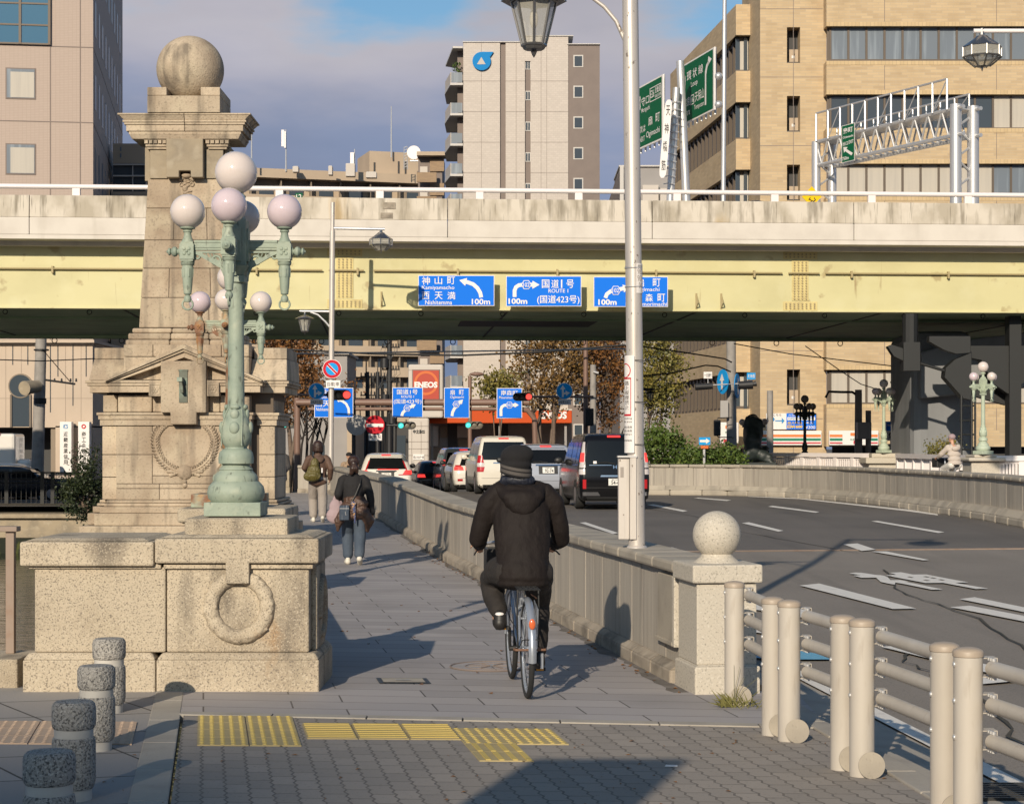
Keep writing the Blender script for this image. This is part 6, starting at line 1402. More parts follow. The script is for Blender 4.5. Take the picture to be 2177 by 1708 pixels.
build('logo_triangle', MB().add([(cx + a * k, Yt - .27, cz + b * k) for a, b in ((-10, -7), (8.5, -7), (-.5, 8.5))], [(0, 1, 2)]), M['tile_white'], lg)
ns = 12
for i in range(ns):
    v = 171 + i * 64.5; q = X(985, Yt)
    mb = MB().prism([(q - .05, Yt + .2), (q - 1.25, Yt + .2), (q - 1.95, Yt + 5.2), (q - 1.95, Yt + 10.5), (q - .05, Yt + 10.5)], Z(v + 9, Yt), Z(v + 4, Yt), 'xy'); build('balcony_slab', mb, M['tower_trim'], T)
    bp = build('balcony_panel', MB().prism([(q - 1.22, Yt + .3), (q - 1.9, Yt + 5.2), (q - 1.9, Yt + 10.3), (q - 1.84, Yt + 10.3), (q - 1.84, Yt + 5.2), (q - 1.16, Yt + .3)], Z(v + 4, Yt), Z(v - 19, Yt), 'xy'), M['tile_white'], T)
    build('glass_front', MB().box(q - 1.16, q - .1, Yt + .25, Yt + .3, Z(v + 3, Yt), Z(v - 18, Yt)), M['curtain'], bp)
q = X(985, Yt)
build('balcony_recess', MB().box(q - .6, q - .02, Yt + 1.5, Yt + 10.8, 0, Z(100, Yt)), M['tower_grey'], T)
build('balcony_roof', MB().prism([(q - .05, Yt + .1), (q - 1.0, Yt + .1), (q - 2.0, Yt + 9), (q - .05, Yt + 10.5)], Z(102, Yt), Z(98, Yt), 'xy'), M['tower_trim'], T)
pl = thing('balcony_plant', 'small green plant on the top balcony of the pale tower', 'plant', (q - .6, Yt + .8, Z(140, Yt)))
mb = MB()
for i in range(60):
    c = Vector((q - .7 + R.uniform(-.4, .4), Yt + .8 + R.uniform(-.3, .3), Z(147, Yt) + R.uniform(-.1, .75))); a = Vector((R.uniform(-1, 1), R.uniform(-1, 1), R.uniform(-1, 1))) * .18; b = Vector((R.uniform(-1, 1), R.uniform(-1, 1), R.uniform(-1, 1))) * .18; mb.add([tuple(c), tuple(c + a), tuple(c + a + b), tuple(c + b)], [(0, 1, 2, 3)])
build('foliage', mb, M['leaf_green'], pl)
mb = MB(); build('pot', MB().lathe([(.2, 0), (.28, .4)], (q - .6, Yt + .8, Z(163, Yt)), 12), M['tower_grey'], pl)
# --- small grey buildings right of the tower
b4 = thing('low_grey_building', 'low grey building with a dark slanted side between tower and brick block', 'building', (X(1370, 150), 150, -1)); Yb = 150.
mb = MB(); bx(mb, 1318, 1440, 353, 1000, Yb, 8); build('wall', mb, M['grey_wall'], b4)
mb = MB().hexa([(X(1318, Yb), Yb + .1, Z(1000, Yb)), (X(1320, Yb), Yb + .1, Z(1000, Yb)), (X(1284, Yb + 30), Yb + 30, Z(1000, Yb)), (X(1276, Yb + 30), Yb + 30, Z(1000, Yb)), (X(1318, Yb), Yb + .1, Z(353, Yb)), (X(1320, Yb), Yb + .1, Z(353, Yb)), (X(1284, Yb + 30), Yb + 30, Z(392, Yb)), (X(1276, Yb + 30), Yb + 30, Z(392, Yb))]); build('side_wall', mb, M['tower_grey'], b4)
mb = MB(); bx(mb, 1316, 1442, 351, 354, Yb - .2, 8); bx(mb, 1318, 1326, 353, 432, Yb - .3, .3); build('trim', mb, M['tower_trim'], b4)
mb = MB(); bx(mb, 1366, 1400, 393, 430, Yb - .4, .3); bx(mb, 1404, 1436, 400, 432, Yb - 1, .8); build('rooftop_unit', mb, M['white_wall'], b4)
mb = MB(); bx(mb, 1345, 1362, 735, 782, Yb - .03, .03); bx(mb, 1373, 1402, 745, 770, Yb - .03, .03); build('window', mb, M['curtain'], b4)

# --- pale building with the keyhole window at lower left
Yl = 100.0
K = thing('pale_building', 'pale beige panelled building with a keyhole window at the left edge', 'building', (X(100, Yl), Yl, -1))
mb = MB(); bx(mb, -160, 197, 728, 908, Yl, 8); bx(mb, 118, 197, 905, 1010, Yl, 8); bx(mb, -160, 118, 908, 1010, Yl + 3, 5); build('wall', mb, M['pale_wall'], K)
mb = MB(); bx(mb, -160, 200, 722, 728, Yl - .4, 9); bx(mb, -160, 198, 728, 733, Yl - .15, 9); build('cornice', mb, M['pale_wall'], K)
mb = MB()
for u, a, b in ((27, 733, 775), (59, 733, 775), (107, 733, 876), (123, 733, 800), (155, 733, 862), (183, 733, 800)): bx(mb, u - .9, u + .9, a, b, Yl - .02, .03)
build('slot', mb, M['glass'], K)
mb = MB()
for u in (12, 45, 75, 139, 172): bx(mb, u, u + .5, 733, 905, Yl - .012, .02)
bx(mb, -100, 197, 846, 846.6, Yl - .013, .02); build('panel_joint', mb, M['panel_joint'], K)
wk = build('window_surround', MB().torus((X(44, Yl), Yl - .02, Z(820, Yl)), 24.5 * Yl / F, .05, 'y', 32, 8), M['beige_dark'], K)
mb = MB().lathe([(24 * Yl / F, -.06), (24 * Yl / F, -.02)], (X(44, Yl), Yl, Z(820, Yl)), 32, 'y'); bx(mb, 24, 64, 835, 906, Yl - .03, .02); build('pane', mb, M['glass'], wk)
mb = MB(); bx(mb, 21, 25, 838, 908, Yl - .1, .12); bx(mb, 62, 66, 838, 908, Yl - .1, .12); build('jamb', mb, M['bronze_frame'], wk)
mb = MB(); bx(mb, -100, 108, 908, 1010, Yl + 2.7, .2); build('dark_entrance', mb, M['dark_wall'], K)
mb = MB(); bx(mb, 108, 120, 908, 1010, Yl + .2, 2.5); build('entrance_reveal', mb, M['beige_dark'], K)
for u0, u1, lab, tx, logo in ((127, 152, 'white upright sign panel with a pale blue hexagon logo on the beige building', '近畿産業信用', 'KS'), (166, 190, 'white upright sign panel with a small red emblem on the beige building', '商工会館', None)):
    s = thing('upright_sign', lab, 'sign', (X(u0, Yl), Yl - .6, Z(1000, Yl)), 0); Ys = Yl - .7
    mb = MB(); bx(mb, u0, u1, 896, 1004, Ys, .5); build('panel', mb, M['sign_white'], s, bevel=.02)
    for i, ch in enumerate(tx): lettering(s, ch, (u0 + u1) / 2 - 4.5, (u0 + u1) / 2 + 4.5, 917 + i * 12, 927 + i * 12, Ys - .02, 'letter_black')
    if logo:
        c_ = (X((u0 + u1) / 2, Ys), Z(906, Ys)); build('emblem', ringd(MB(), c_, .11, .13, Ys - .012, 6), M['letter_blue'], s); lettering(s, logo, (u0 + u1) / 2 - 4.5, (u0 + u1) / 2 + 4.5, 902, 910, Ys - .02, 'letter_blue')
    else: build('emblem', ringd(MB(), (X((u0 + u1) / 2, Ys), Z(906, Ys)), .06, .12, Ys - .012, 16), M['sign_red'], s)

# --- petrol station and the wall behind the trees
Ye = 125.0
E = thing('petrol_station_pylon', 'grey tiled pylon with a red ENEOS panel', 'sign pylon', (X(895, Ye), Ye, -1))
mb = MB(); bx(mb, 868, 942, 774, 888, Ye, 2.2); bx(mb, 868, 912, 888, 1100, Ye + .02, 2.2); build('tiled_column', mb, M['white_wall'], E, bevel=.12)
mb = MB()
for v in (786, 830, 905, 938, 953, 967, 990): bx(mb, 868, 911, v, v + .5, Ye - .012, .02)
for u in (875, 895): bx(mb, u, u + .4, 895, 1010, Ye - .013, .02)
build('tile_joint', mb, M['panel_joint'], E)
mb = MB(); bx(mb, 876, 935, 785, 850, Ye - .06, .05); fr_ = build('panel_frame', mb, M['panel_joint'], E)
mb = MB(); bx(mb, 878, 933, 787, 848, Ye - .1, .05); build('panel', mb, M['red_panel'], fr_)
mb = MB(); ringd(mb, (X(906, Ye), Z(814, Ye)), .62, .78, Ye - .115, 36); build('ring', mb, M['orange_ring'], fr_)
lettering(fr_, 'ENEOS', 881, 930, 811, 824, Ye - .13, 'sign_white', .05)
lettering(E, '中之島SS', 878, 903, 912.5, 921, Ye - .03, 'letter_black', .03)
mb = MB(); bx(mb, 878, 902, 965, 977, Ye - .05, .05); build('name_plate', mb, M['sign_white'], E); lettering(E, '西エネルギー㈱', 879, 901, 968, 974.5, Ye - .07, 'letter_black', .0)
G_ = thing('petrol_station', 'petrol station with an orange canopy fascia and a dark shop front', 'petrol station', (X(1050, 128), 128, -1)); Yg = 128.
mb = MB(); bx(mb, 908, 1216, 872, 899, Yg - 2, 8); build('canopy', mb, M['orange'], G_, bevel=.05)
mb = MB(); bx(mb, 908, 1216, 869, 872, Yg - 2.02, 8); build('canopy_trim', mb, M['white_wall'], G_)
mb = MB(); bx(mb, 912, 1216, 899, 1100, Yg + 2, 6); build('shop_wall', mb, M['grey_wall'], G_)
for u0, u1, v0, v1, m_ in ((952, 972, 900, 990, 'dark_wall'), (912, 932, 905, 948, 'white_wall'), (936, 951, 905, 930, 'beige_dark'), (972, 996, 905, 930, 'white_wall'), (914, 951, 950, 975, 'beige_dark'), (974, 1000, 932, 975, 'beige_dark'), (1052, 1080, 900, 980, 'dark_wall')): mb = MB(); bx(mb, u0, u1, v0, v1, Yg + 1.9, .09); build('shop_panel', mb, M[m_], G_)
lettering(G_, 'ENEOS', 1148, 1205, 874, 890, Yg - 2.05, 'sign_white', .05)
for i, u in enumerate((916, 1060, 1200)): mb = MB(); bx(mb, u, u + 5, 899, 1100, Yg - 1.5, .2); build('canopy_post', mb, M['grey_wall'], G_)
b5 = thing('taupe_building', 'shaded taupe building with a pale rounded corner behind the no parking sign', 'building', (X(680, 140), 140, -1)); Yb = 140.
mb = MB(); bx(mb, 560, 738, 752, 1100, Yb, 8); build('wall', mb, M['grey_wall'], b5)
mb = MB(); bx(mb, 738, 756, 890, 1100, Yb - .5, 8); build('corner_pier', mb, M['beige_wall'], b5)
mb = MB(); bx(mb, 660, 690, 945, 978, Yb - .04, .05); build('window', mb, M['glass'], b5)
mb = MB(); bx(mb, 556, 742, 748, 753, Yb - .3, 8.6); build('parapet', mb, M['white_wall'], b5)
b6 = thing('dark_shopfront', 'dark shop frontage behind the cars and the cable poles', 'building', (X(810, 150), 150, -1)); Yb = 150.
mb = MB(); bx(mb, 745, 870, 895, 1100, Yb, 8); build('wall', mb, M['dark_wall'], b6)
mb = MB(); bx(mb, 745, 870, 885, 896, Yb - .2, 8); build('fascia', mb, M['beige_wall'], b6)
for u in (765, 800, 840): mb = MB(); bx(mb, u, u + 22, 925, 975, Yb - .05, .05); build('pane', mb, M['glass'], b6)
# ================================================================ vegetation
def leaves(mb, centres, per, sz, spread):
    for c in centres:
        for _ in range(per):
            p = Vector(c) + Vector((R.gauss(0, spread), R.gauss(0, spread), R.gauss(0, spread * .75)))
            a = Vector((R.uniform(-1, 1), R.uniform(-1, 1), R.uniform(-1, 1))).normalized(); b = a.orthogonal().normalized(); b.rotate(Matrix.Rotation(R.uniform(0, 6), 3, a))
            s = sz * R.uniform(.6, 1.3); mb.add([tuple(p), tuple(p + a * s * .5 + b * s * .35), tuple(p + a * s), tuple(p + a * s * .5 - b * s * .35)], [(0, 1, 2, 3)])
    return mb
def tree(name, label, u, Y, zb, crown, lm, nclump, per, sz, stems=3, tr=.16, bm='bark', group=None, low=.35):
    """crown: (u0, u1, v0, v1, depth) in the frame at depth Y"""
    u0, u1, v0, v1, dep = crown; cx, cz = X((u0 + u1) / 2, Y), Z((v0 + v1) / 2, Y); rx, rz_ = (X(u1, Y) - X(u0, Y)) / 2, (Z(v0, Y) - Z(v1, Y)) / 2
    t = thing(name, label, 'tree', (X(u, Y), Y, zb), 0, group); mb = MB(); cl = []
    base = Vector((X(u, Y), Y, zb))
    for i in range(stems):
        a = Vector((base.x + R.uniform(-.12, .12) * stems, Y + R.uniform(-.2, .2), zb)); tgt = Vector((cx + (i + .5 - stems / 2) / max(stems, 1) * rx * 1.3, Y + R.uniform(-.5, .5) * dep, cz - rz_ * .1))
        mid = a.lerp(tgt, .5) + Vector((R.uniform(-.25, .25), 0, .2)); r0 = tr * R.uniform(.7, 1)
        mb.tube([a, a.lerp(mid, .5) + Vector((R.uniform(-.1, .1), 0, 0)), mid, tgt], [r0, r0 * .85, r0 * .7, r0 * .45], 8)
        for j in range(7):
            s = mid.lerp(tgt, R.random()); e = Vector((cx + R.uniform(-1, 1) * rx, Y + R.uniform(-.8, .8) * dep, cz + R.uniform(-.5, 1) * rz_)); m2 = s.lerp(e, .5) + Vector((0, 0, .2))
            mb.tube([s, m2, e], [r0 * .38, r0 * .22, r0 * .07], 5)
            for q in range(4):
                s2 = m2.lerp(e, R.random()); e2 = s2 + Vector((R.uniform(-1, 1) * rx * .35, R.uniform(-.6, .6), R.uniform(-.1, .6) * rz_ * .6)); mb.tube([s2, e2], [r0 * .12, r0 * .03], 4)
                cl.append(e2)
    build('trunk', mb, M[bm], t, 60)
    cs = []
    while len(cs) < nclump:
        p = Vector((R.uniform(-1, 1), R.uniform(-1, 1), R.uniform(-1, 1)))
        if .25 < p.length < 1 and R.random() < .35 + .65 * p.length: cs.append((cx + p.x * rx, Y + p.y * dep, cz + p.z * rz_))
    build('crown', leaves(MB(), cs + [tuple(c) for c in cl if R.random() < .6], per, sz, sz * 1.75), M[lm], t)
    return t
tree('street_tree', 'autumn tree with rusty leaves rising behind the pillar and no parking sign', 618, 104, -1, (548, 690, 690, 905, 2.2), 'leaf_rust', 80, 60, .20, 2, .17)
tree('bare_tree', 'dark many stemmed tree with few leaves behind the walker with the olive bag', 655, 98, -1, (600, 742, 800, 890, 1.6), 'leaf_rust', 14, 10, .16, 6, .10, 'bark_dark')
tree('street_tree', 'golden brown autumn tree in the middle, left of the brown poles', 1178, 103, -1, (1078, 1252, 690, 880, 2.6), 'leaf_gold', 70, 45, .18, 4, .15)
tree('street_tree', 'golden brown autumn tree just left of the near lamp pole', 1285, 106, -1, (1225, 1345, 690, 900, 2.4), 'leaf_rust', 55, 45, .18, 3, .15)
tree('street_tree', 'yellow olive autumn tree between the near lamp pole and the brick block', 1392, 100, -1, (1345, 1442, 715, 905, 2.2), 'leaf_olive', 80, 55, .17, 2, .11)
tree('street_tree', 'small green leaved tree beside the red petrol pylon', 1058, 116, -1, (1015, 1105, 790, 850, 1.4), 'leaf_olive', 22, 40, .2, 2, .08)
def bush(label, u0, u1, v0, v1, Y, lm, ncl, per, sz, dep=1.0, name='bush', cat='bush', zb=None):
    zb_ = g(Y) if zb is None else zb
    t = thing(name, label, cat, (X((u0 + u1) / 2, Y), Y, zb_))
    cx, cz, rx, rz_ = X((u0 + u1) / 2, Y), Z((v0 + v1) / 2, Y), (X(u1, Y) - X(u0, Y)) / 2, (Z(v0, Y) - Z(v1, Y)) / 2; cs = []
    while len(cs) < ncl:
        p = Vector((R.uniform(-1, 1), R.uniform(-1, 1), R.uniform(-1, 1)))
        if .3 < p.length < 1: cs.append((cx + p.x * rx, Y + p.y * dep, cz + p.z * rz_))
    mb = MB()
    for c in cs[::4]: mb.tube([(cx + R.uniform(-.2, .2) * rx, Y, zb_), ((cx + c[0]) / 2, Y, (zb_ + c[2]) / 2), c], [.03, .02, .006], 5)
    build('stem', mb, M['bark'], t)
    build('foliage', leaves(MB(), cs, per, sz, sz * 1.9), M[lm], t)
bush('large rounded green bush beside the black van under the brick block', 1352, 1450, 905, 1010, 67.5, 'leaf_green', 75, 55, .12)
bush('lower green bush right of the largest bush', 1432, 1510, 955, 1012, 66.5, 'leaf_green', 50, 50, .11)
bush('green bush behind the grey utility pole', 1505, 1575, 950, 1012, 68, 'leaf_green', 45, 50, .11)
bush('green bush at the foot of the lion statue', 1575, 1640, 965, 1015, 76, 'leaf_green', 30, 45, .11)
bush('small yellowing shrub behind the pale green lamp base', 1975, 2035, 935, 975, 62, 'leaf_olive', 24, 40, .08)
bush('dark wispy bamboo like shrub at the left of the stone pillar', 138, 214, 985, 1105, 62, 'leaf_dark', 60, 70, .09, .7, 'shrub', 'shrub', -.5)
bush('thin leafy shoots rising above the dark shrub', 150, 212, 940, 1010, 62.5, 'leaf_dark', 18, 34, .08, .4, 'shrub', 'shrub', -.5)
t = thing('weed', 'dry grass tuft at the foot of the end guard rail post', 'weed', (1.47, 12.5, 0)); mb = MB()
for i in range(90):
    b = Vector((1.46 + R.gauss(0, .055), 12.53 + R.gauss(0, .05), .0)); d = Vector((R.gauss(0, .05), R.gauss(0, .03), R.uniform(.02, .085)))
    w = Vector((.003, 0, 0)); mb.add([tuple(b - w), tuple(b + w), tuple(b + d * .6 + w * .6 + Vector((0, 0, .01))), tuple(b + d * 1.3)], [(0, 1, 2, 3)])
for i in range(5):
    d = Vector((R.gauss(0, .08), R.gauss(0, .04), R.uniform(.12, .32))); mb.tube([(1.44, 12.5, 0), tuple(Vector((1.44, 12.5, 0)) + d * .5), tuple(Vector((1.44, 12.5, 0)) + d + Vector((d.x * .4, 0, -.03)))], [.002, .0016, .001], 4)
build('blade', mb, M['grass'], t)
mb = MB()
for i in range(150):
    s = R.uniform(.0, 20); tt = -.06 - abs(R.gauss(0, .08)) if R.random() < .8 else R.uniform(-2.2, -.1)
    x, y = B(s, tt); a = R.uniform(0, 6); l = R.uniform(.015, .035)
    mb.add([(x, y, g(y) + .004), (x + l * math.cos(a + .6), y + l * math.sin(a + .6), g(y) + .012), (x + 1.5 * l * math.cos(a), y + 1.5 * l * math.sin(a), g(y) + .005), (x + l * math.cos(a - .6), y + l * math.sin(a - .6), g(y) + .014)], [(0, 1, 2, 3)])
for i in range(60):
    x, y = R.uniform(-2.2, 2), R.uniform(9, 11.5); a = R.uniform(0, 6); l = R.uniform(.006, .022)
    mb.add([(x, y, .004), (x + l * math.cos(a + .5), y + l * math.sin(a + .5), .008), (x + 2 * l * math.cos(a), y + 2 * l * math.sin(a), .004), (x + l * math.cos(a - .5), y + l * math.sin(a - .5), .009)], [(0, 1, 2, 3)])
o = build('leaf_litter', mb, M['litter']); o['kind'] = 'stuff'; tag(o, 'dry fallen leaves scattered along the foot of the parapet', 'leaf litter')

# ================================================================ embankment at the left
em = thing('river_embankment', 'shaded stone river wall with a dark bank above it at the left', 'wall', (-14, 70, -3))
build('wall', MB().box(-60, -7.4, 69.4, 70.2, -1.65, -.95), M['grey_stone'], em, bevel=.03)
build('dark_shade_base', MB().box(-60, -7.4, 69.38, 70.2, -4.2, -1.655), M['shade_wall'], em)
build('coping', MB().box(-60, -7.4, 69.2, 70.6, -.94, -.78), M['grey_stone'], em, bevel=.03)
build('bank', MB().hexa([(-60, 70.6, -1), (-7.4, 70.6, -1), (-7.4, 73.6, -1), (-60, 73.6, -1), (-60, 70.6, -.8), (-7.4, 70.6, -.8), (-7.4, 73.6, -.52), (-60, 73.6, -.52)]), M['dirt'], em)
fn_ = thing('bank_fence', 'black bar fence along the shaded river bank', 'fence', (-16, 73.4, -.55)); Yf_ = 73.4
mb = MB()
for v in (1004, 1018, 1026): mb.cyl((-30, Yf_, Z(v, Yf_)), (X(196, Yf_), Yf_, Z(v, Yf_)), .025, n=5)
x = -20.2
while x < X(196, Yf_): mb.cyl((x, Yf_, -.55), (x, Yf_, Z(1004, Yf_)), .012, n=4); x += .19
build('bars', mb, M['black_steel'], fn_)
for u in (14, 90, 112): build('post', MB().box(X(u, Yf_) - .07, X(u, Yf_) + .07, Yf_ - .04, Yf_ + .04, -.55, Z(1002, Yf_)), M['black_steel'], fn_)

# ================================================================ poles, wires, traffic lights, signs under the viaduct
def pole(name, label, u, Y, v0, v1, r, m, cat='pole', lean=0, extra=None):
    t = thing(name, label, cat, (X(u, Y), Y, Z(v1, Y))); build('pole', MB().cyl((X(u, Y), Y, Z(v1, Y)), (X(u + lean, Y), Y, Z(v0, Y)), r, r * .85), M[m], t, 40); return t
p_ = pole('utility_pole', 'leaning concrete utility pole with a cross arm in front of the keyhole window', 79, 92, 700, 1020, .3, 'conc_pole', 'utility pole', 9)
mb = MB().cyl((X(88, 92), 92, Z(806, 92)), (X(160, 92), 92, Z(816, 92)), .05, n=6)
for u in (116, 131, 150, 162): mb.cyl((X(u, 92), 92, Z(811, 92)), (X(u, 92), 92, Z(804, 92)), .06, .04, 6)
build('cross_arm', mb, M['wire'], p_)
build('transformer', MB().cyl((X(82, 91.6), 91.4, Z(821, 91.6)), (X(46, 90), 90.5, Z(824, 90)), .29, .34, 16), M['grey_stone'], p_, 40)
build('bands', MB().cyl((X(88, 92), 92, Z(745, 92)), (X(88, 92), 92, Z(742, 92)), .36).cyl((X(85, 92), 92, Z(858, 92)), (X(85, 92), 92, Z(846, 92)), .3), M['wire'], p_, 40)
u_ = pole('utility_pole', 'grey concrete utility pole carrying black signals and blue signs by the brick block', 1556, 94, 690, 1010, .26, 'conc_pole', 'utility pole', -2)
build('sign_plate', MB().box(X(1531, 93.6), X(1548, 93.6), 93.5, 93.6, Z(888, 93.6), Z(851, 93.6)), M['sign_back'], u_, bevel=.01)
def side_sign(u, v, lab):
    t = thing('round_sign', lab, 'traffic sign', (X(u, 93.5), 93.5, Z(v, 93.5)))
    Mx = Matrix.Translation((X(u, 93.5), 93.5, Z(v, 93.5))) @ Matrix.Rotation(rad(70 if u > 1550 else -70), 4, 'Z')
    build('disc', MB().lathe([(.6, 0), (.6, .03)], (0, 0, 0), 28, 'y').xf(Mx), M['sign_light_blue'], t)
    build('arrow', MB().add([(-.1, -.03, -.4), (.1, -.03, -.4), (.1, -.03, .05), (.25, -.03, .05), (0, -.03, .4), (-.25, -.03, .05), (-.1, -.03, .05)], [tuple(range(7))]).xf(Mx), M['sign_white'], t)
side_sign(1536, 811, 'round blue sign seen nearly edge on, left of the grey utility pole'); side_sign(1568, 820, 'round blue sign seen nearly edge on, right of the grey utility pole')
def signal(label, u0, u1, v, Y, lit, m='signal', arm=None, hood=True):
    t = thing('traffic_light', label, 'traffic light', (X((u0 + u1) / 2, Y), Y, Z(v, Y))); h = (u1 - u0) / 2.9; n = 3; k = Y / F
    x0, x1 = X(u0, Y), X(u1, Y); zc = Z(v, Y); hh = h * k * .62
    mb = MB(); pr = [(x0 + hh + (-hh if c < 0 else 0) * math.cos(a) + (x1 - x0 - 2 * hh if c > 0 else 0) + (hh * math.cos(a) if c > 0 else 0), zc + hh * math.sin(a)) for c, rg in ((1, range(-3, 4)), (-1, range(3, -4, -1))) for a in [i * math.pi / 6 for i in rg]]
    build('housing', mb.prism(pr, Y, Y + .25), M[m], t)
    for i in range(3):
        cx = x0 + (x1 - x0) * (i + .5) / 3; r = hh * .72
        mm = {'R': 'lit_red', 'G': 'lit_green'}[lit] if (lit == 'R' and i == 2) or (lit == 'G' and i == 0) else 'unlit'
        build('lens', MB().lathe([(r, -.02), (r * .7, -.05), (.01, -.06)], (cx, Y, zc), 20, 'y'), M[mm], t)
        build('visor', MB().add([(cx + r * 1.1 * math.cos(a), y, zc + r * 1.1 * math.sin(a)) for y in (Y, Y - .22) for a in [rad(-10 + j * 20) for j in range(11)]], [(j, j + 1, 12 + j, 11 + j) for j in range(10)]), M[m], t)
    if arm: build('mount_arm', MB().tube([(X(a, Y + .3), Y + .3, Z(b, Y + .3)) for a, b in arm], .055, 8), M['brown_pole'] if m == 'signal' else M['signal_dark'], t, 60)
signal('traffic light showing red in front of the shaded blue sign by the far lamp pole', 694, 746, 839, 88, 'R', arm=[(604, 860), (606, 846), (616, 838), (650, 839), (715, 839)])
signal('traffic light showing red at the right end of the blue lane signs', 1090, 1131, 843, 88, 'R', arm=[(1110, 843), (1262, 843)])
signal('dark traffic light showing green at far left under the trees', 599, 637, 902, 130, 'G', 'signal_dark')
signal('traffic light showing green beside the no entry sign', 846, 884, 904, 112, 'G', 'signal_dark', arm=[(770, 903), (846, 904)])
signal('traffic light showing green with two pale lenses under the orange canopy', 989, 1027, 903, 110, 'G', 'galv2' if 0 else 'signal')
sb = thing('traffic_light', 'black traffic light seen from the side on the grey utility pole', 'traffic light', (X(1590, 93), 93, Z(818, 93)))
build('housing', MB().cyl((X(1570, 93), 93, Z(819, 93)), (X(1600, 93), 93, Z(817, 93)), .2, .22, 12).cyl((X(1600, 93), 93, Z(817, 93)), (X(1608, 93), 93, Z(815, 93)), .09, .13, 8).cyl((X(1478, 93), 93, Z(822, 93)), (X(1515, 93), 93, Z(820, 93)), .17, .15, 10), M['signal_dark'], sb, 40)
build('bracket', MB().cyl((X(1515, 93), 93, Z(818, 93)), (X(1572, 93), 93, Z(815, 93)), .03), M['galv2'], sb)
sb = thing('pedestrian_signal', 'black pedestrian signal box seen from behind, left of the grey utility pole', 'traffic light', (X(1524, 93), 93, Z(908, 93)))
build('housing', MB().box(X(1518, 93), X(1532, 93), 92.9, 93.25, Z(926, 93), Z(892, 93)), M['signal_dark'], sb, bevel=.05)
build('bracket', MB().tube([(X(1525, 93), 93, Z(892, 93)), (X(1526, 93), 93, Z(888, 93)), (X(1556, 93), 93, Z(887, 93))], .025, 6).tube([(X(1525, 93), 93, Z(926, 93)), (X(1527, 93), 93, Z(929, 93)), (X(1556, 93), 93, Z(929, 93))], .025, 6), M['signal_dark'], sb)
for u, tx, m_, lab in ((1505, '一方通行', 'sign_white', 'tiny white street name plate above the signal arm'), (1597, '天神橋', 'sign_light_blue', 'tiny blue street name plate above the black signal')):
    t = thing('name_plate', lab, 'sign', (X(u, 93), 93, Z(800, 93))); v = 797 if u < 1550 else 799
    build('panel', MB().box(X(u - 9, 93), X(u + 9, 93), 93, 93.04, Z(v + 7, 93), Z(v - 7, 93)), M[m_], t); lettering(t, tx, u - 7.5, u + 7.5, v - 4, v + 4, 92.98, 'letter_black' if u < 1550 else 'sign_white', 0)
    build('stem', MB().cyl((X(u, 93.05), 93.05, Z(v + 7, 93)), (X(u, 93.05), 93.05, Z(818, 93)), .02), M['galv2'], t)
t = thing('one_way_sign', 'small blue one way arrow sign on a thin post above the median wall', 'traffic sign', (X(1498, 66), 66, -.3))
Ys = 66.
build('post', MB().cyl((X(1497, 66.1), 66.1, -.3), (X(1497, 66.1), 66.1, Z(930, 66)), .05), M['galv2'], t, 40)
build('panel', MB().box(X(1486, Ys), X(1510, Ys), Ys, Ys + .03, Z(945, Ys), Z(929, Ys)), M['sign_light_blue'], t)
build('arrow', arrow_mb([(1488, 937), (1501, 937)], 5, (8, 12), Ys - .015), M['sign_white'], t)
build('lower_plate', MB().box(X(1490, Ys), X(1506, Ys), Ys, Ys + .03, Z(953, Ys), Z(947, Ys)), M['orange_ring'], t)
pole('grey_pole', 'plain grey pole in front of the striped shop fascia', 1637, 97, 830, 1000, .18, 'conc_pole')
p_ = pole('signal_pole', 'dark blue grey pole with a side box left of the weathered lamp', 1825, 76, 828, 1000, .16, 'conc_pole', 'pole')
build('arm', MB().tube([(X(1825, 76), 76, Z(842, 76)), (X(1812, 76), 76, Z(833, 76)), (X(1790, 76), 76, Z(833, 76)), (X(1762, 76), 76, Z(832, 76)), (X(1755, 76), 76, Z(845, 76))], .05, 6), M['signal_dark'], p_, 60)
build('box', MB().box(X(1822, 75.6), X(1851, 75.6), 75.4, 75.9, Z(933, 75.6), Z(897, 75.6)), M['sign_back'], p_, bevel=.02)
build('pole', MB().cyl((X(1846, 76), 76, Z(990, 76)), (X(1846, 76), 76, Z(872, 76)), .11), M['conc_pole'], p_, 40)
p_ = pole('utility_pole', 'tan topped utility pole behind the blue parking pylon sign', 1901, 90, 822, 1000, .2, 'conc_pole', 'utility pole')
build('insulator', MB().cyl((X(1893, 90), 90, Z(812, 90)), (X(1912, 90), 90, Z(812, 90)), .05).cyl((X(1896, 90), 90, Z(826, 90)), (X(1918, 90), 90, Z(816, 90)), .05), M['tan_cloth'], p_)
t = thing('parking_sign', 'blue and white parking sign box with a large looping P', 'sign', (X(1903, 79), 79, Z(940, 79))); Ys = 79.
build('panel', MB().box(X(1883, Ys), X(1922, Ys), Ys, Ys + .3, Z(936, Ys), Z(895, Ys)), M['sign_white'], t, bevel=.05)
build('blue_panel', MB().box(X(1884.5, Ys), X(1920.5, Ys), Ys - .012, Ys, Z(915, Ys), Z(897, Ys)), M['sign_blue'], t)
lettering(t, 'P', 1904, 1918, 900, 914, Ys - .03, 'sign_white', .05); lettering(t, '駐車場', 1887, 1900, 901, 906, Ys - .03); 
for u0, u1, m_ in ((1888, 1901, 'letter_black'), (1908, 1918, 'letter_blue')): build('pictogram', MB().torus((X((u0 + u1) / 2, Ys), Ys - .01, Z(924, Ys)), .075, .025, 'y', 12, 5).box(X(u0 + 1, Ys), X(u1 - 1, Ys), Ys - .02, Ys - .005, Z(931, Ys), Z(929, Ys)), M[m_], t)
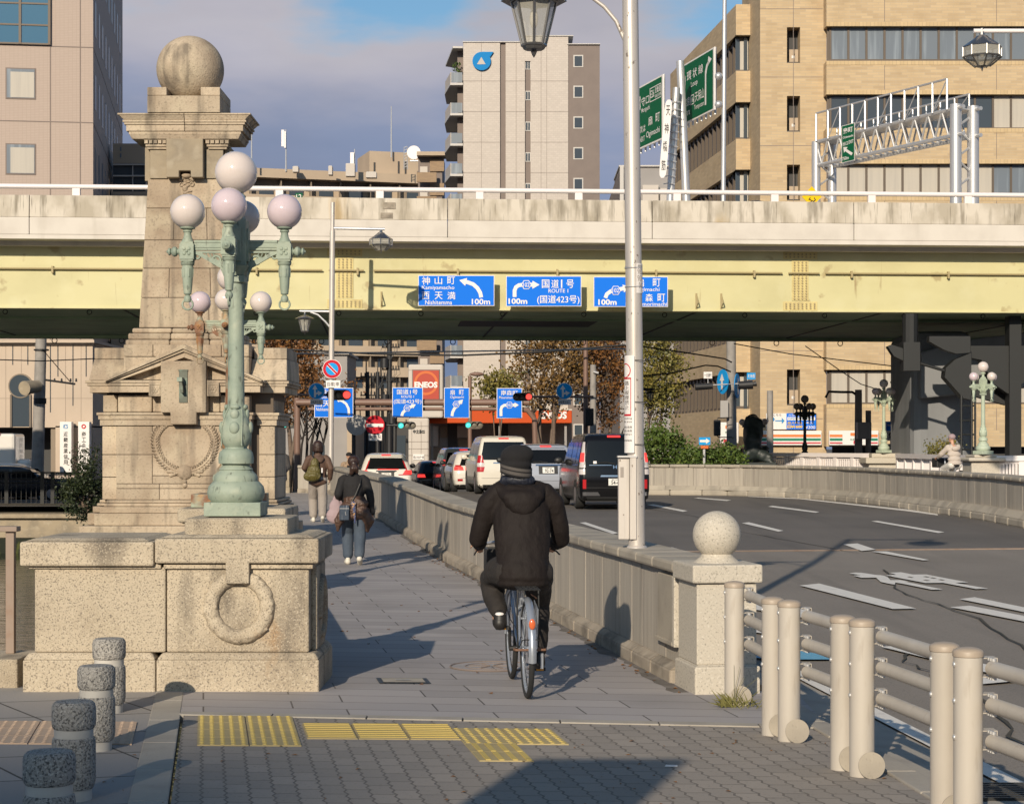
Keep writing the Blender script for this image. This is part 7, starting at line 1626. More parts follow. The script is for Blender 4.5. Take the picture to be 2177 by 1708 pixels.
build('lower_plate', MB().box(X(1884, Ys), X(1924, Ys), Ys, Ys + .1, Z(955, Ys), Z(943, Ys)), M['sign_back'], t); build('post', MB().box(X(1899, Ys), X(1911, Ys), Ys + .1, Ys + .3, -.5, Z(936, Ys)), M['signal_dark'], t)
p_ = pole('brown_pole', 'taller slim brown pole in front of the autumn trees', 1245, 89, 690, 1000, .12, 'brown_pole'); build('lamp_box', MB().box(X(1244, 88.8), X(1262, 88.8), 88.6, 88.9, Z(905, 89), Z(868, 89)), M['signal_dark'], p_, bevel=.03)
p_ = pole('concrete_pole', 'shorter concrete pole right of the slim brown pole', 1261, 93, 775, 1000, .17, 'conc_pole'); build('bracket', MB().cyl((X(1261, 93), 92.8, Z(790, 93)), (X(1272, 93), 92.8, Z(793, 93)), .06), M['galv2'], p_)
p_ = pole('street_light', 'brown street light with a flat head behind the lane signs', 999, 112, 800, 1050, .13, 'brown_pole', 'street light')
build('head', MB().tube([(X(999, 112), 112, Z(800, 112)), (X(1001, 112), 112, Z(795, 112)), (X(1015, 112), 112, Z(794, 112))], .07, 6).ball((X(1014, 112), 112, Z(795, 112)), (.42, .2, .12), 14, 8), M['brown_pole'], p_, 60)
hl = thing('hanging_lantern', 'small black bell lantern hanging just right of the near lamp pole', 'lantern', (X(1383, 70), 70, Z(830, 70)))
lantern_bell(hl, (X(1383, 70), 70, Z(833, 70)), .72); build('pole', MB().cyl((X(1360, 70.4), 70.4, 0), (X(1360, 70.4), 70.4, Z(822, 70)), .09).cyl((X(1360, 70.4), 70.4, Z(827, 70)), (X(1388, 70), 70, Z(827, 70)), .05).cyl((X(1383, 70), 70, Z(827, 70)), (X(1383, 70), 70, Z(831, 70)), .03), M['signal_dark'], hl, 40)
for ch in hl.children: 
    if ch.name.startswith('lantern'): ch.data.materials[0] = M['dark_shaded']
# sign gantry beam and its boards
gb = thing('sign_beam', 'brown horizontal pipe gantry carrying the blue lane signs', 'gantry', (X(900, 95), 95, Z(870, 95)))
build('beam', MB().cyl((X(630, 95), 95, Z(855, 95)), (X(1125, 95), 95, Z(855, 95)), .17).cyl((X(655, 95), 95, Z(869, 95)), (X(1112, 95), 95, Z(869, 95)), .09).tube([(X(1105, 95), 95, Z(869, 95)), (X(1122, 95), 95, Z(872, 95)), (X(1136, 95), 95, Z(890, 95)), (X(1140, 95), 95, Z(1030, 95))], .13, 8).cyl((X(632, 95.3), 95.3, -1), (X(632, 95.3), 95.3, Z(845, 95)), .16), M['brown_pole'], gb, 40)
GS = 'blue lane signs on the pipe gantry'; Y = 94.6; YF = Y - .02
s = board('direction_sign', 'shaded blue lane sign with a left arrow behind the far lamp pole', 668, 751, 824, 887, Y, group=GS)
lettering(s, '神山町', 686, 712, 827, 838, YF); lettering(s, 'Kamiyamacho', 684, 704, 841, 848, YF); lettering(s, '西天', 670, 702, 851, 864, YF); lettering(s, 'Nishitemma', 672, 705, 866, 873, YF)
build('arrow', arrow_mb([(742, 882), (741, 868), (736, 858), (728, 852), (722, 850)], 5, (9, 10), YF), M['sign_white'], s)
s = board('direction_sign', 'blue lane sign reading 国道1号 ROUTE 1 with arrow 102, behind the white cars', 834, 899, 823, 887, Y, group=GS)
lettering(s, '国道1号', 844, 888, 827, 838, YF); lettering(s, 'ROUTE 1', 853, 880, 840, 845.5, YF); lettering(s, '(国道423号)', 837, 896, 848, 859, YF)
build('arrow', arrow_mb([(854, 884), (856, 877), (862, 871), (872, 865), (876, 863)], 6, (9, 11), YF), M['sign_white'], s); hexa_badge(s, 865.5, 867, 8, YF - .004)
s = board('direction_sign', 'blue lane sign reading 扇町 Ogimachi with arrow 102', 944, 998, 823.5, 888, Y, group=GS)
lettering(s, '扇', 957, 967, 828, 839, YF); lettering(s, '町', 976, 986, 828, 839, YF); lettering(s, 'Ogimachi', 957, 986, 841, 847.5, YF)
build('arrow', arrow_mb([(961, 884), (962, 876), (966, 868), (972, 861), (978, 855)], 6, (9, 11), YF), M['sign_white'], s); hexa_badge(s, 970, 859, 8, YF - .004)
s = board('direction_sign', 'blue lane sign reading 南森町 with arrow 102 at the right end', 1056, 1110, 824.5, 889, Y, group=GS)
lettering(s, '南森町', 1065, 1101, 829, 840, YF); lettering(s, 'Minamimorimachi', 1061, 1106, 842, 847, YF)
build('arrow', arrow_mb([(1065, 884), (1065, 870), (1067, 864), (1072, 861), (1080, 860.5), (1094, 860.5)], 6, (9, 11), YF), M['sign_white'], s); hexa_badge(s, 1083, 860.5, 8, YF - .004)
for u, lab in ((673, 'round blue sign with straight and right arrows, left of the far lamp pole'), (1200, 'round blue sign with straight and right arrows, in front of the autumn trees')):
    v = 831.; Ya_ = 87.4; t = thing('direction_disc', lab, 'traffic sign', (X(u, Ya_), Ya_, Z(v, Ya_)), 0, 'round blue arrow signs')
    build('disc', disc(u, v, .375, Ya_, .03), M['sign_white'], t); build('face', disc(u, v, .35, Ya_ - .031, .004), M['sign_light_blue'], t); Yq = Ya_ - .045
    build('arrow', arrow_mb([(u - 3.5, v + 13), (u - 3.5, v - 4)], 4, (9, 11), Yq).join(arrow_mb([(u - 3.5, v + 11), (u - 2, v + 5), (u + 3, v + 4.5)], 4, (9, 11), Yq - .003)), M['sign_white'], t)
    p = build('supplementary_plate', MB().box(X(u - 13, Ya_), X(u + 14, Ya_), Ya_ - .02, Ya_, Z(v + 29, Ya_), Z(v + 17, Ya_)), M['sign_white'], t); lettering(p, '自転車を除く', u - 12, u + 12, v + 20, v + 26, Ya_ - .03, 'letter_black', 0)
    build('bracket', MB().cyl((X(u, Ya_ + .03), Ya_ + .03, Z(v + 29, Ya_)), (X(u, Ya_ + .03), Ya_ + .03, Z(v - 14, Ya_)), .03), M['galv2'], t)
t = thing('no_entry_sign', 'round red no entry sign with white bar beside the green signal', 'traffic sign', (X(797, 111.8), 111.8, Z(906, 111.8))); Yq = 111.8
build('disc', disc(797, 903, .56, Yq), M['sign_red'], t); build('bar', MB().box(X(779, Yq), X(815, Yq), Yq - .03, Yq - .021, Z(907, Yq), Z(900, Yq)), M['sign_white'], t)
p = build('supplementary_plate', MB().box(X(784, Yq), X(812, Yq), Yq - .02, Yq, Z(936, Yq), Z(921, Yq)), M['sign_white'], t); lettering(p, '自転車を除く', 786, 810, 925, 932, Yq - .03, 'letter_black', 0)
build('round_back', disc(758, 903, .6, Yq + .3), M['sign_back'], t); build('post', MB().cyl((X(752, 112.3), 112.3, -1), (X(752, 112.3), 112.3, Z(868, 112)), .12).cyl((X(752, 112.3), 112.3, Z(903, 112)), (X(850, 112.3), 112.3, Z(903, 112)), .05), M['signal_dark'], t, 40)
# cable pole cluster
for i, (u, Y, lab) in enumerate(((828, 135, 'dark cable pole with transformers and many cables behind the lane signs'), (803, 142, 'second dark cable pole left of the transformer pole'), (782, 150, 'thin dark cable pole farthest left in the cable cluster'))):
    p_ = pole('cable_pole', lab, u, Y, 700 if i == 0 else 790, 1000, .2 - i * .03, 'signal_dark', 'utility pole'); mb = MB(); mw = MB()
    for v in ((738, 785, 812) if i == 0 else (800, 840)):
        mb.cyl((X(u - 16, Y), Y, Z(v, Y)), (X(u + 22, Y), Y, Z(v, Y)), .05, n=6)
        for d in (-14, -6, 8, 14, 20): mb.cyl((X(u + d, Y), Y, Z(v + 1, Y)), (X(u + d, Y), Y, Z(v - 8, Y)), .05, n=5); mw.tube([(X(u + d, Y - .1), Y - .1, Z(v - 8, Y)), (X(u + d + R.uniform(-5, 5), Y - .2), Y - .2, Z(v + 10, Y)), (X(u + R.uniform(-3, 3), Y - .2), Y - .2, Z(v + 26, Y))], .018, 4)
    build('cross_arm', mb, M['signal_dark'], p_); build('loose_cable', mw, M['wire'], p_)
    if i == 0:
        for du, v0, v1 in ((-10, 762, 782), (-9, 838, 872), (6, 878, 900)): build('transformer', MB().cyl((X(u + du, Y), Y - .3, Z(v1, Y)), (X(u + du, Y), Y - .3, Z(v0, Y)), .26, n=12), M['signal_dark'], p_, 40)
    mb = MB()
    for j in range(5):
        x = X(u + R.uniform(-14, 14), Y); mb.cyl((x, Y + .3, -1), (x + R.uniform(-.4, .4), Y + .3, Z(R.uniform(760, 860), Y)), R.uniform(.03, .07), n=5)
    build('riser_cable', mb, M['wire'], p_)
def cable(label, pts, r, m='wire'):
    t = thing('overhead_cable', label, 'cable', (pts[0][2] * 0 + X(pts[0][0], pts[0][2]), pts[0][2], Z(pts[0][1], pts[0][2])), 0, 'overhead cables')
    q = [Vector((X(u, Y), Y, Z(v, Y))) for u, v, Y in pts]; build('cable', MB().tube(q, r, 5), M[m], t)
cable('pale cable strung straight below the viaduct from the pillar to the near pole', [(600, 752, 84), (880, 748, 84), (1330, 741, 84)], .035, 'wire_light')
cable('dark sagging cable crossing just below the pale one', [(600, 742, 88), (800, 752, 88), (980, 755, 88), (1150, 748, 88), (1330, 733, 88)], .045)
cable('dark cable running down from the viaduct edge to the grey utility pole top', [(1345, 733, 80), (1450, 748, 80), (1540, 762, 80), (1556, 770, 80)], .03)
cable('sagging dark cable joining the near pole area to the grey utility pole', [(1345, 800, 80), (1420, 794, 80), (1500, 776, 80), (1526, 778, 80), (1554, 790, 80)], .03)
cable('long thin cable descending across the brick wall to the signal pole', [(1560, 730, 78), (1680, 752, 78), (1900, 778, 78), (1960, 784, 78)], .022)
cable('steep thin cable falling across the brick wall', [(1712, 735, 78), (1790, 790, 78), (1830, 816, 78), (1900, 838, 78)], .02)
cable('thin cable between the keyhole wall and the leaning pole', [(-10, 764, 84), (90, 767, 84), (200, 762, 84), (300, 766, 84)], .025)
cable('thin dark stay wire slanting from the leaning pole to its cross arm', [(90, 742, 82), (118, 775, 82), (150, 812, 82)], .018)

# ================================================================ white balustrade of the far bridge
BLD = thing('white_balustrade', 'white painted balustrade of the far bridge behind the long stone wall', 'balustrade', (X(1900, 58), 58, .3))
def rail_run(u0, Y0, u1, Y1, n):
    a = Vector((X(u0, Y0), Y0, 0)); b = Vector((X(u1, Y1), Y1, 0)); zt = lambda Y: Z(967, Y) if 0 else 1.38 + (Y - 53) * .0
    d = b - a; mb = MB(); mz = MB()
    dn = d.normalized(); nn = Vector((-dn.y, dn.x, 0)) * .06
    mb.hexa([tuple(p + s * nn * 1.8 + Vector((0, 0, z))) for z in (1.25, 1.40) for p, s in ((a, -1), (b, -1), (b, 1), (a, 1))]); mb.hexa([tuple(p + s * nn * 1.8 + Vector((0, 0, z))) for z in (.3, .5) for p, s in ((a, -1), (b, -1), (b, 1), (a, 1))])
    for i in range(n + 1):
        p = a + d * (i / n); mb.hexa([tuple(p + dn * e * .09 + s * nn * 1.2 + Vector((0, 0, z))) for z in (.5, 1.25) for e, s in ((-1, -1), (1, -1), (1, 1), (-1, 1))])
        if i < n:
            w = d.length / n
            for j in range(7): q = p + dn * w * (j + 1) / 8; mz.cyl(tuple(q + Vector((0, 0, .5))), tuple(q + Vector((0, 0, 1.2))), .035, n=5)
            mz.cyl(tuple(p + dn * w * .06 + Vector((0, 0, 1.2))), tuple(p + dn * w * .94 + Vector((0, 0, 1.2))), .04, n=5)
    build('rail', mb, M['white_steel'], BLD); build('grille', mz, M['white_steel'], BLD)
rail_run(2120, 54, 2400, 52.5, 5); rail_run(1910, 66, 2068, 55.5, 8); rail_run(1640, 74, 1852, 68.5, 6)
def pier(label, u0, u1, Y, v0, v1, va):
    t = thing('lamp_pier', label, 'stone pier', (X((u0 + u1) / 2, Y), Y, 0))
    build('shaft', MB().box(X(u0 + 8, Y), X(u1 - 8, Y), Y - .3, Y + .8, -.3, Z(v1, Y)), M['new_granite'], t, bevel=.03)
    build('cap', MB().box(X(u0, Y), X(u1, Y), Y - .45, Y + .95, Z(v1, Y), Z(va, Y)), M['new_granite'], t, bevel=.04)
    build('block', MB().box(X(u0 + 14, Y), X(u1 - 14, Y), Y - .3, Y + .8, Z(va, Y), Z(v0, Y)), M['new_granite'], t, bevel=.03)
pier('pale stone pier under the pale green lamp at far right', 2052, 2130, 54.2, 966, 980, 972); pier('long pale stone pier under the weathered lamp', 1836, 1930, 68.2, 963, 985, 972)

# ================================================================ lion statue
ls = thing('lion_statue', 'dark seated stone lion statue seen from behind on a plinth', 'statue', (X(1602, 72), 72, 0)); Ys = 72.; k = Ys / F
P = lambda u, v, d=0: (X(u, Ys), Ys + d, Z(v, Ys))
mb = MB()
for u, v, rx, ry, rz_, d in ((1601, 955, 21, 22, 26, 0), (1600, 936, 20, 20, 24, 0), (1602, 913, 20, 19, 22, .2), (1599, 925, 19, 20, 26, .1), (1603, 900, 20, 19, 18, .3), (1604, 891, 14, 14, 12, .5), (1590, 905, 9, 10, 22, .1), (1616, 912, 8, 10, 24, .1), (1588, 968, 10, 14, 13, -.1), (1620, 968, 14, 14, 14, -.2), (1632, 972, 9, 9, 9, -.3), (1628, 955, 6, 7, 10, 0)):
    mb.ball(P(u, v, d), (rx * k, ry * k, rz_ * k), 16, 12)
mb.cap(P(1625, 975, -.3), P(1640, 985, -.4), .12, .1).cap(P(1590, 960, .5), P(1592, 985, .6), .14, .12).cap(P(1614, 960, .5), P(1612, 985, .6), .14, .12)
for i in range(26): a = R.uniform(0, 6.28); mb.cap(P(1602 + 17 * math.cos(a), 905 + 16 * math.sin(a), .1), P(1602 + 20 * math.cos(a), 914 + 18 * math.sin(a), .1), .09, .04, 8)
mb.off(tuple(-x for x in ls.location)); link('body', fuse(mb, .05, 3, .08, .3), M['dark_shaded'], ls)  # near-black finish stands in for the shade on the stone
build('plinth', MB().box(*[X(u, Ys) for u in (1580, 1645)], Ys - .8, Ys + 1, Z(992, Ys), Z(982, Ys)).box(*[X(u, Ys) for u in (1520, 1670)], Ys - 1, Ys + 1.2, -.6, Z(991, Ys) - .01), M['dark_shaded'], ls, bevel=.03)
gl = thing('globe_lamp', 'three pale globes of a lamp peeking out behind the lion statue', 'street lamp', (X(1602, 76), 76, 0))
for u, v, r in ((1602, 889, 10), (1578, 897, 7), (1626, 896, 7)): build('globe', MB().ball((X(u, 76), 76, Z(v, 76)), r * 76 / F, 18, 12), M['opal'], gl, 60)
build('column', MB().cyl((X(1602, 76), 76, -.5), (X(1602, 76), 76, Z(896, 76)), .1).cyl((X(1578, 76), 76, Z(905, 76)), (X(1626, 76), 76, Z(905, 76)), .06), M['dark_shaded'], gl, 40)
# unseen objects added out of view to shade the foreground and darken reflections
mb = MB().box(-95, -45, -160, -150, -2, 69.2); ot = thing('unseen_shade_tower', 'unseen plain tower block added behind the camera to shade the left foreground', 'building', (-73, -155, -2)); build('wall', mb, M['grey_wall'], ot)
mb = MB()
for i in range(16): mb.box(-94, -46, -149.98, -149.9, 2 + i * 4, 4 + i * 4)
build('window_band', mb, M['glass'], ot)
for i, (x0, x1, y_, h) in enumerate(((-45, -18, -95, 20), (-14, 8, -120, 30), (12, 40, -90, 16), (44, 80, -110, 34), (-48, 90, -190, 24))):  # unseen blocks added so cars and glass reflect something dark
    bt = thing('unseen_reflection_block', 'plain unseen office block added behind the camera for reflections, %s' % ('left of the tower axis', 'straight back from the bridge', 'low one at the right', 'taller one far right', 'long one farthest back')[i], 'building', (x0, y_, -2)); build('wall', MB().box(x0, x1, y_ - 12, y_, -2, h), M['grey_wall'], bt); build('window_band', MB().box(x0 + 1, x1 - 1, y_ + .01, y_ + .05, 3, 5).box(x0 + 1, x1 - 1, y_ + .01, y_ + .05, 8, 10).box(x0 + 1, x1 - 1, y_ + .01, y_ + .05, 13, 15), M['glass'], bt)
gd = thing('guide_board', 'tall free standing guide board on the left pavement outside the view', 'sign', (-2.33, 1., 0))
build('panel', MB().box(-2.47, -1.64, .95, 1.06, .5, 4.05), M['sign_back'], gd, bevel=.02); build('post', MB().box(-2.35, -2.25, .97, 1.04, 0, .5).box(-1.9, -1.8, .97, 1.04, 0, .5), M['galv2'], gd)
# ================================================================ cars (local frame: x right, y forward from the rear bumper, z up)
SHAPES = {
 'van': dict(L=4.7, r=.13, lv=[(.2, .74, .10, 4.6), (.27, .82, .02, 4.66), (.45, .845, 0, 4.7), (.72, .85, .0, 4.68), (.95, .848, .03, 4.6), (1.03, .84, .05, 4.35), (1.08, .83, .06, 3.85), (1.4, .775, .13, 3.35), (1.66, .72, .2, 2.95), (1.76, .685, .27, 2.75), (1.81, .62, .40, 2.5), (1.83, .45, .7, 2.2)], win=(1.07, 1.62), wh=(.75, 3.75)),
 'suv': dict(L=4.6, r=.2, lv=[(.24, .74, .16, 4.4), (.32, .83, .05, 4.52), (.5, .875, 0, 4.58), (.7, .88, .0, 4.58), (.92, .87, .07, 4.4), (.99, .86, .1, 4.1), (1.03, .845, .13, 3.4), (1.25, .77, .34, 2.95), (1.42, .70, .50, 2.6), (1.5, .64, .62, 2.4), (1.54, .54, .82, 2.2), (1.56, .38, 1.1, 1.9)], win=(1.0, 1.42), wh=(.85, 3.6)),
 'hatch': dict(L=4.1, r=.24, lv=[(.2, .70, .16, 3.9), (.28, .79, .05, 4.02), (.5, .84, 0, 4.08), (.72, .845, .0, 4.08), (.9, .83, .06, 3.85), (.97, .815, .1, 3.2), (1.2, .74, .28, 2.7), (1.36, .67, .42, 2.4), (1.43, .6, .55, 2.2), (1.47, .48, .75, 2.0), (1.49, .3, 1, 1.8)], win=(.96, 1.33), wh=(.75, 3.3)),
 'sedan': dict(L=4.7, r=.22, lv=[(.2, .72, .16, 4.5), (.28, .82, .05, 4.62), (.5, .87, 0, 4.68), (.75, .87, .0, 4.66), (.92, .85, .12, 4.4), (.97, .83, .5, 3.7), (1.0, .80, .75, 3.45), (1.2, .72, 1.15, 2.9), (1.36, .64, 1.5, 2.5), (1.42, .54, 1.75, 2.25), (1.44, .36, 2, 2)], win=(1.0, 1.36), wh=(.85, 3.8)),
}
def car(name, label, shape, paint, loc, rz, style=None, plate=None, group=None, lit=True, cat='car'):
    S = SHAPES[shape]; lv = S['lv']; t = thing(name, label, cat, loc, rad(rz), group)
    def at(z):
        z = min(max(z, lv[0][0]), lv[-1][0])
        for a, b in zip(lv, lv[1:]):
            if z <= b[0]: f = (z - a[0]) / (b[0] - a[0]); return [p + (q - p) * f for p, q in zip(a, b)][1:]
    rc = S['r']
    def pt(a, z, e=0):
        """point a metres round the body from the middle of the tail, at height z, e metres proud"""
        w, y0, y1 = at(z); s = 1 if a >= 0 else -1; a = abs(a); fl = w - rc
        bow = .05 * (1 - min(a / max(fl, .1), 1) ** 2) if a < fl else 0
        if a < fl: return (s * a, y0 - bow * .5 - e, z)
        a -= fl; q = math.pi / 2 * rc
        if a < q: th = a / rc; return (s * (fl + (rc + e) * math.sin(th)), y0 + rc - (rc + e) * math.cos(th), z)
        return (s * (w + e), y0 + rc + (a - q), z)
    def aside(y, z): w, y0, y1 = at(z); return (w - rc) + math.pi / 2 * rc + (y - y0 - rc)
    mb = MB(); zs_ = []
    for (a, b) in zip(lv, lv[1:]): zs_ += [a[0] + (b[0] - a[0]) * i / 3 for i in range(3)]
    zs_.append(lv[-1][0]); rings = []
    for z in zs_:
        w, y0, y1 = at(z); fr = .5 if z < 1.0 else .3; fr = min(fr, w * .9); h = []
        for i in range(7): h.append((w - rc) * i / 7)
        h += [(w - rc) + rc * math.pi / 2 * i / 6 for i in range(6)]
        p = [pt(a, z)[:2] for a in h]; Ls = y1 - fr - y0 - rc
        p += [(w - .0, y0 + rc + Ls * i / 8) for i in range(9)]; p += [(w - fr + fr * math.cos(i * math.pi / 12), y1 - fr + fr * math.sin(i * math.pi / 12)) for i in range(1, 7)]
        r_ = p + [(-x, y) for x, y in p[:0:-1]]; rings.append([(x, y, z) for x, y in r_])
    n = len(rings[0]); mb.add([q for r_ in rings for q in r_], [(i * n + k, i * n + (k + 1) % n, (i + 1) * n + (k + 1) % n, (i + 1) * n + k) for i in range(len(rings) - 1) for k in range(n)] + [tuple(range(n)), tuple(range((len(rings) - 1) * n, len(rings) * n))])
    body = build('body', mb, M[paint], t, 42, world=False)
    def patch(nm, m, ab0, ab1, at0, at1, z0, z1, e=.006, par=t, na=8, nz=4):
        """quad patch: bottom edge from ab0 to ab1, top edge from at0 to at1"""
        vs = []
        for j in range(nz + 1):
            f = j / nz
            for i in range(na + 1): q = i / na; vs.append(pt((ab0 + (ab1 - ab0) * q) * (1 - f) + (at0 + (at1 - at0) * q) * f, z0 + (z1 - z0) * f, e))
        return build(nm, MB().add(vs, [(j * (na + 1) + i, j * (na + 1) + i + 1, (j + 1) * (na + 1) + i + 1, (j + 1) * (na + 1) + i) for j in range(nz) for i in range(na)]), M[m], par, 60, world=False)
    z0, z1 = S['win']; wb, wt = at(z0)[0] - rc + .04, at(z1)[0] - rc + .03
    g0 = -.02 if style == 'step' else 0
    patch('rear_window', 'car_glass', -wb, wb, -wt, wt, z0 + .01 + g0, z1 + .02, na=14)
    for s in (-1, 1):
        ya, yb = S['wh']; cuts = [(.45, .3), (.98, .38), (1.92, .3)] if shape == 'van' else [(.55, .28), (1.05, .3), (1.9, .2)]
        for i in range(len(cuts)):
            y0_ = cuts[i][0] + (0.1 if i else 0); y1_ = (cuts[i + 1][0] if i + 1 < len(cuts) else yb - .45)
            tl_ = y1_ - (.35 if i == len(cuts) - 1 else 0) - .02; t0_ = y0_ + (at(z1)[1] - at(z0)[1]) * (.6 if i == 0 else 0)
            patch('side_window', 'car_glass', s * aside(y0_, z0), s * aside(y1_, z0), s * aside(t0_, z1), s * aside(max(tl_, t0_ + .05), z1), z0 + .02, z1 - .01, .004, na=3)
        patch('sill', 'car_trim', s * aside(.4, .25), s * aside(S['L'] - .6, .25), s * aside(.4, .3), s * aside(S['L'] - .6, .3), .215, .29, .006)
        for yw in (.92, S['L'] - .85):
            w = at(.5)[0]; rw = .325
            wl = build('wheel', MB().lathe([(.2, 0), (rw - .02, 0), (rw, .03), (rw, .19), (rw - .02, .22), (.2, .22)], (-w - .004 if s < 0 else w - .216, yw, rw), 28, 'x'), M['tyre'], t, 40, world=False)
            mb = MB().lathe([(.205, -.006), (.19, .01), (.03, .02), (.02, .0)], (s * (w + .001) if s < 0 else w - .0, yw, rw), 20, 'x') if s < 0 else MB().lathe([(.205, .006), (.19, -.01), (.02, -.02)], (w, yw, rw), 20, 'x')
            build('rim', mb, M['rim'], wl, 40, world=False)
            build('wheel_arch', MB().add([(s * (at(min(max(rw + (rw + .07) * math.sin(q), .21), 1))[0] + .003), yw + (rw + .06) * math.cos(q), max(rw + (rw + .06) * math.sin(q), .21)) for q in [i * math.pi / 12 for i in range(-3, 16)]], [tuple(range(19))]), M['car_trim'], t, world=False)
        w = at(z0)[0]; ym = yb - .35
        build('door_mirror', MB().ball((s * (w + .13), ym, z0 + .08), (.11, .06, .085), 12, 8).cyl((s * (w - .05), ym, z0 + .03), (s * (w + .1), ym, z0 + .05), .025), M['car_trim' if style != 'noah' else paint], t, 60, world=False)
    tm = 'tail_lit' if lit else 'tail'
    q = at(.8)[0] - rc
    for s in (-1, 1):
        if style == 'noah':
            patch('tail_light', 'tail', s * (q - .06), s * (q + .26), s * (q - .10), s * (q + .2), .70, .86); patch('tail_light', 'tail_clear', s * (q - .07), s * (q + .24), s * (q - .10), s * (q + .19), .865, .98); patch('tail_light', 'tail', s * (q - .08), s * (q + .22), s * (q - .03), s * (q + .18), .985, 1.22)
        elif style == 'step':
            patch('tail_light', 'tail_clear', s * (q + .0), s * (q + .20), s * (q - .02), s * (q + .13), 1.0, 1.62); patch('tail_light', tm, s * (q + .02), s * (q + .17), s * (q + .0), s * (q + .14), 1.14, 1.36, .012); patch('tail_light', 'tail_clear', s * (q + .0), s * (q + .22), s * (q + .0), s * (q + .21), .84, .97)
            patch('rear_reflector', 'tail', s * (q - .02), s * (q + .06), s * (q - .02), s * (q + .06), .5, .72); patch('bumper_corner', 'chrome' if paint == 'car_black' else paint, s * (q - .36), s * (q + .06), s * (q - .3), s * (q + .06), .33, .42, .012)
        elif style == 'volt':
            patch('tail_light', tm, s * (q - .12), s * (q + .34), s * (q - .03), s * (q + .33), .83, .97); patch('tail_light', 'tail', s * (q - .26), s * (q + .3), s * (q - .26), s * (q + .32), .80, .83); patch('tail_light', 'tail', s * (q + .0), s * (q + .05), s * (wt + .03), s * (wt + .07), .97, 1.3); patch('rear_reflector', tm, s * (q - .3), s * (q + .1), s * (q - .24), s * (q + .13), .40, .5, .01)
        else:
            patch('tail_light', tm, s * (q - .12), s * (q + .26), s * (q - .08), s * (q + .24), .80, .93); patch('tail_light', 'tail', s * (q - .05), s * (q + .2), s * (q - .0), s * (q + .2), .935, .99); patch('rear_reflector', 'tail', s * (q - .08), s * (q + .1), s * (q - .08), s * (q + .1), .42, .5)
    zt = lv[-3][0] - .03; patch('brake_light', 'tail_lit', -.16, .16, -.16, .16, zt, zt + .045, .02)
    patch('bumper_step', 'car_trim', -q - .2, q + .2, -q - .2, q + .2, .21, .30 if style != 'volt' else .40, .008, na=14)
    patch('tailgate_seam', 'car_trim', -q, q, -q, q, .52 if style != 'noah' else .50, .528 if style != 'noah' else .508, .003, na=14)
    zp = .82 if style in (None,) else .66 if style == 'step' else .80
    if style == 'noah': zp = .84
    if plate is not None:
        patch('plate_recess', paint if style == 'noah' else 'car_trim' if style != 'step' else paint, -.27, .27, -.27, .27, zp - .11, zp + .12, .004)
        p = patch('licence_plate', 'plate', -.165, .165, -.165, .165, zp - .082, zp + .083, .016)
        mb = MB()
        for s_, a0, a1, b0, b1 in plate: text(mb, s_, a0, a1, zp + b0, zp + b1, lambda a, b: pt(a, b, .022), .01)
        if mb.v: build('lettering', mb, M['letter_black'], p, world=False)
        patch('plate_garnish', 'chrome', -.36, .36, -.34, .34, zp + .125, zp + .165, .014)
    wp = build('rear_wiper', MB().tube([pt(.0, z0 + .03, .02), pt(-.2, z0 + .06, .022), pt(-.42, z0 + .05, .02)], .012, 5), M['car_trim'], t, world=False)
    return t, patch, pt, body
PN = lambda big, small: [(small, -.09, .10, .045, .07), (big, -.10, .14, -.06, .03)]
t, patch, pt, body = car('minivan', 'black minivan with plate 54-4 stopped right behind the near lamp pole', 'van', 'car_black', (2.47, 46.2, g(46.2)), 5.4, 'step', PN('54-49', '品川304'))
mb = MB()
for a0, a1, b0, b1 in ((-.045, -.02, .98, 1.06), (.02, .045, .98, 1.06), (-.03, .03, 1.012, 1.026)): mb.poly([pt(a0, b0, .012), pt(a1, b0, .012), pt(a1, b1, .012), pt(a0, b1, .012)])
build('emblem', mb, M['chrome'], t, world=False)
patch('chrome_strip', 'chrome', -.62, -.05, -.62, -.1, 1.055, 1.07, .01); patch('chrome_strip', 'chrome', .05, .62, .1, .62, 1.055, 1.07, .01); patch('sticker', 'sign_white', -.52, -.44, -.52, -.44, 1.1, 1.16, .012)
build('roof_antenna', MB().cyl((.3, .9, 1.82), (.3, .6, 1.95), .02, .008), M['car_trim'], t, world=False)
car('minivan', 'pearl white minivan with a large rear window just left of the cyclist', 'van', 'car_pearl', (-.24, 60.6, g(60.6)), 6.6, 'noah', PN('・・31', '大阪500'))
car('estate_car', 'grey blue estate car with plate 92-74 between the pearl minivan and black van', 'suv', 'car_grey', (1.02, 54, g(54) + .02), 7, None, PN('92-74', '大阪303'))
car('compact_car', 'small white hatchback squeezed between two white minivans', 'hatch', 'car_white', (-1.22, 68, g(68)), 7.5, None, PN('・・10', '大阪502'))
car('minivan', 'white minivan farthest back in the queue with pale upright lamps', 'van', 'car_pearl', (-1.86, 75, g(75) + .02), 7.5, 'step', PN('20-11', '大阪501'))
car('compact_car', 'small dark car with one red lamp showing beside the farthest minivan', 'hatch', 'car_dark', (-3.1, 80, g(80)), 7, None, None)
t, patch, pt, body = car('crossover_car', 'white crossover with wide red lamps behind the parapet at the head of the sidewalk', 'suv', 'car_white', (-4.3, 66, -.14), 4.5, 'volt', PN('・・58', '大阪330'))
mb = text(MB(), 'V O L V O', -.3, .3, .895, .925, lambda a, b: pt(a, b, .012), .03); build('lettering', mb, M['car_trim'], t, world=False)
patch('lit_bar', 'tail_lit', -.3, .42, -.3, .42, .985, 1.015, .012)
car('dark_suv', 'dark car parked in the shade behind the bank fence', 'suv', 'car_dark', (X(-60, 86), 86, -.78), -90, None, None, lit=False)
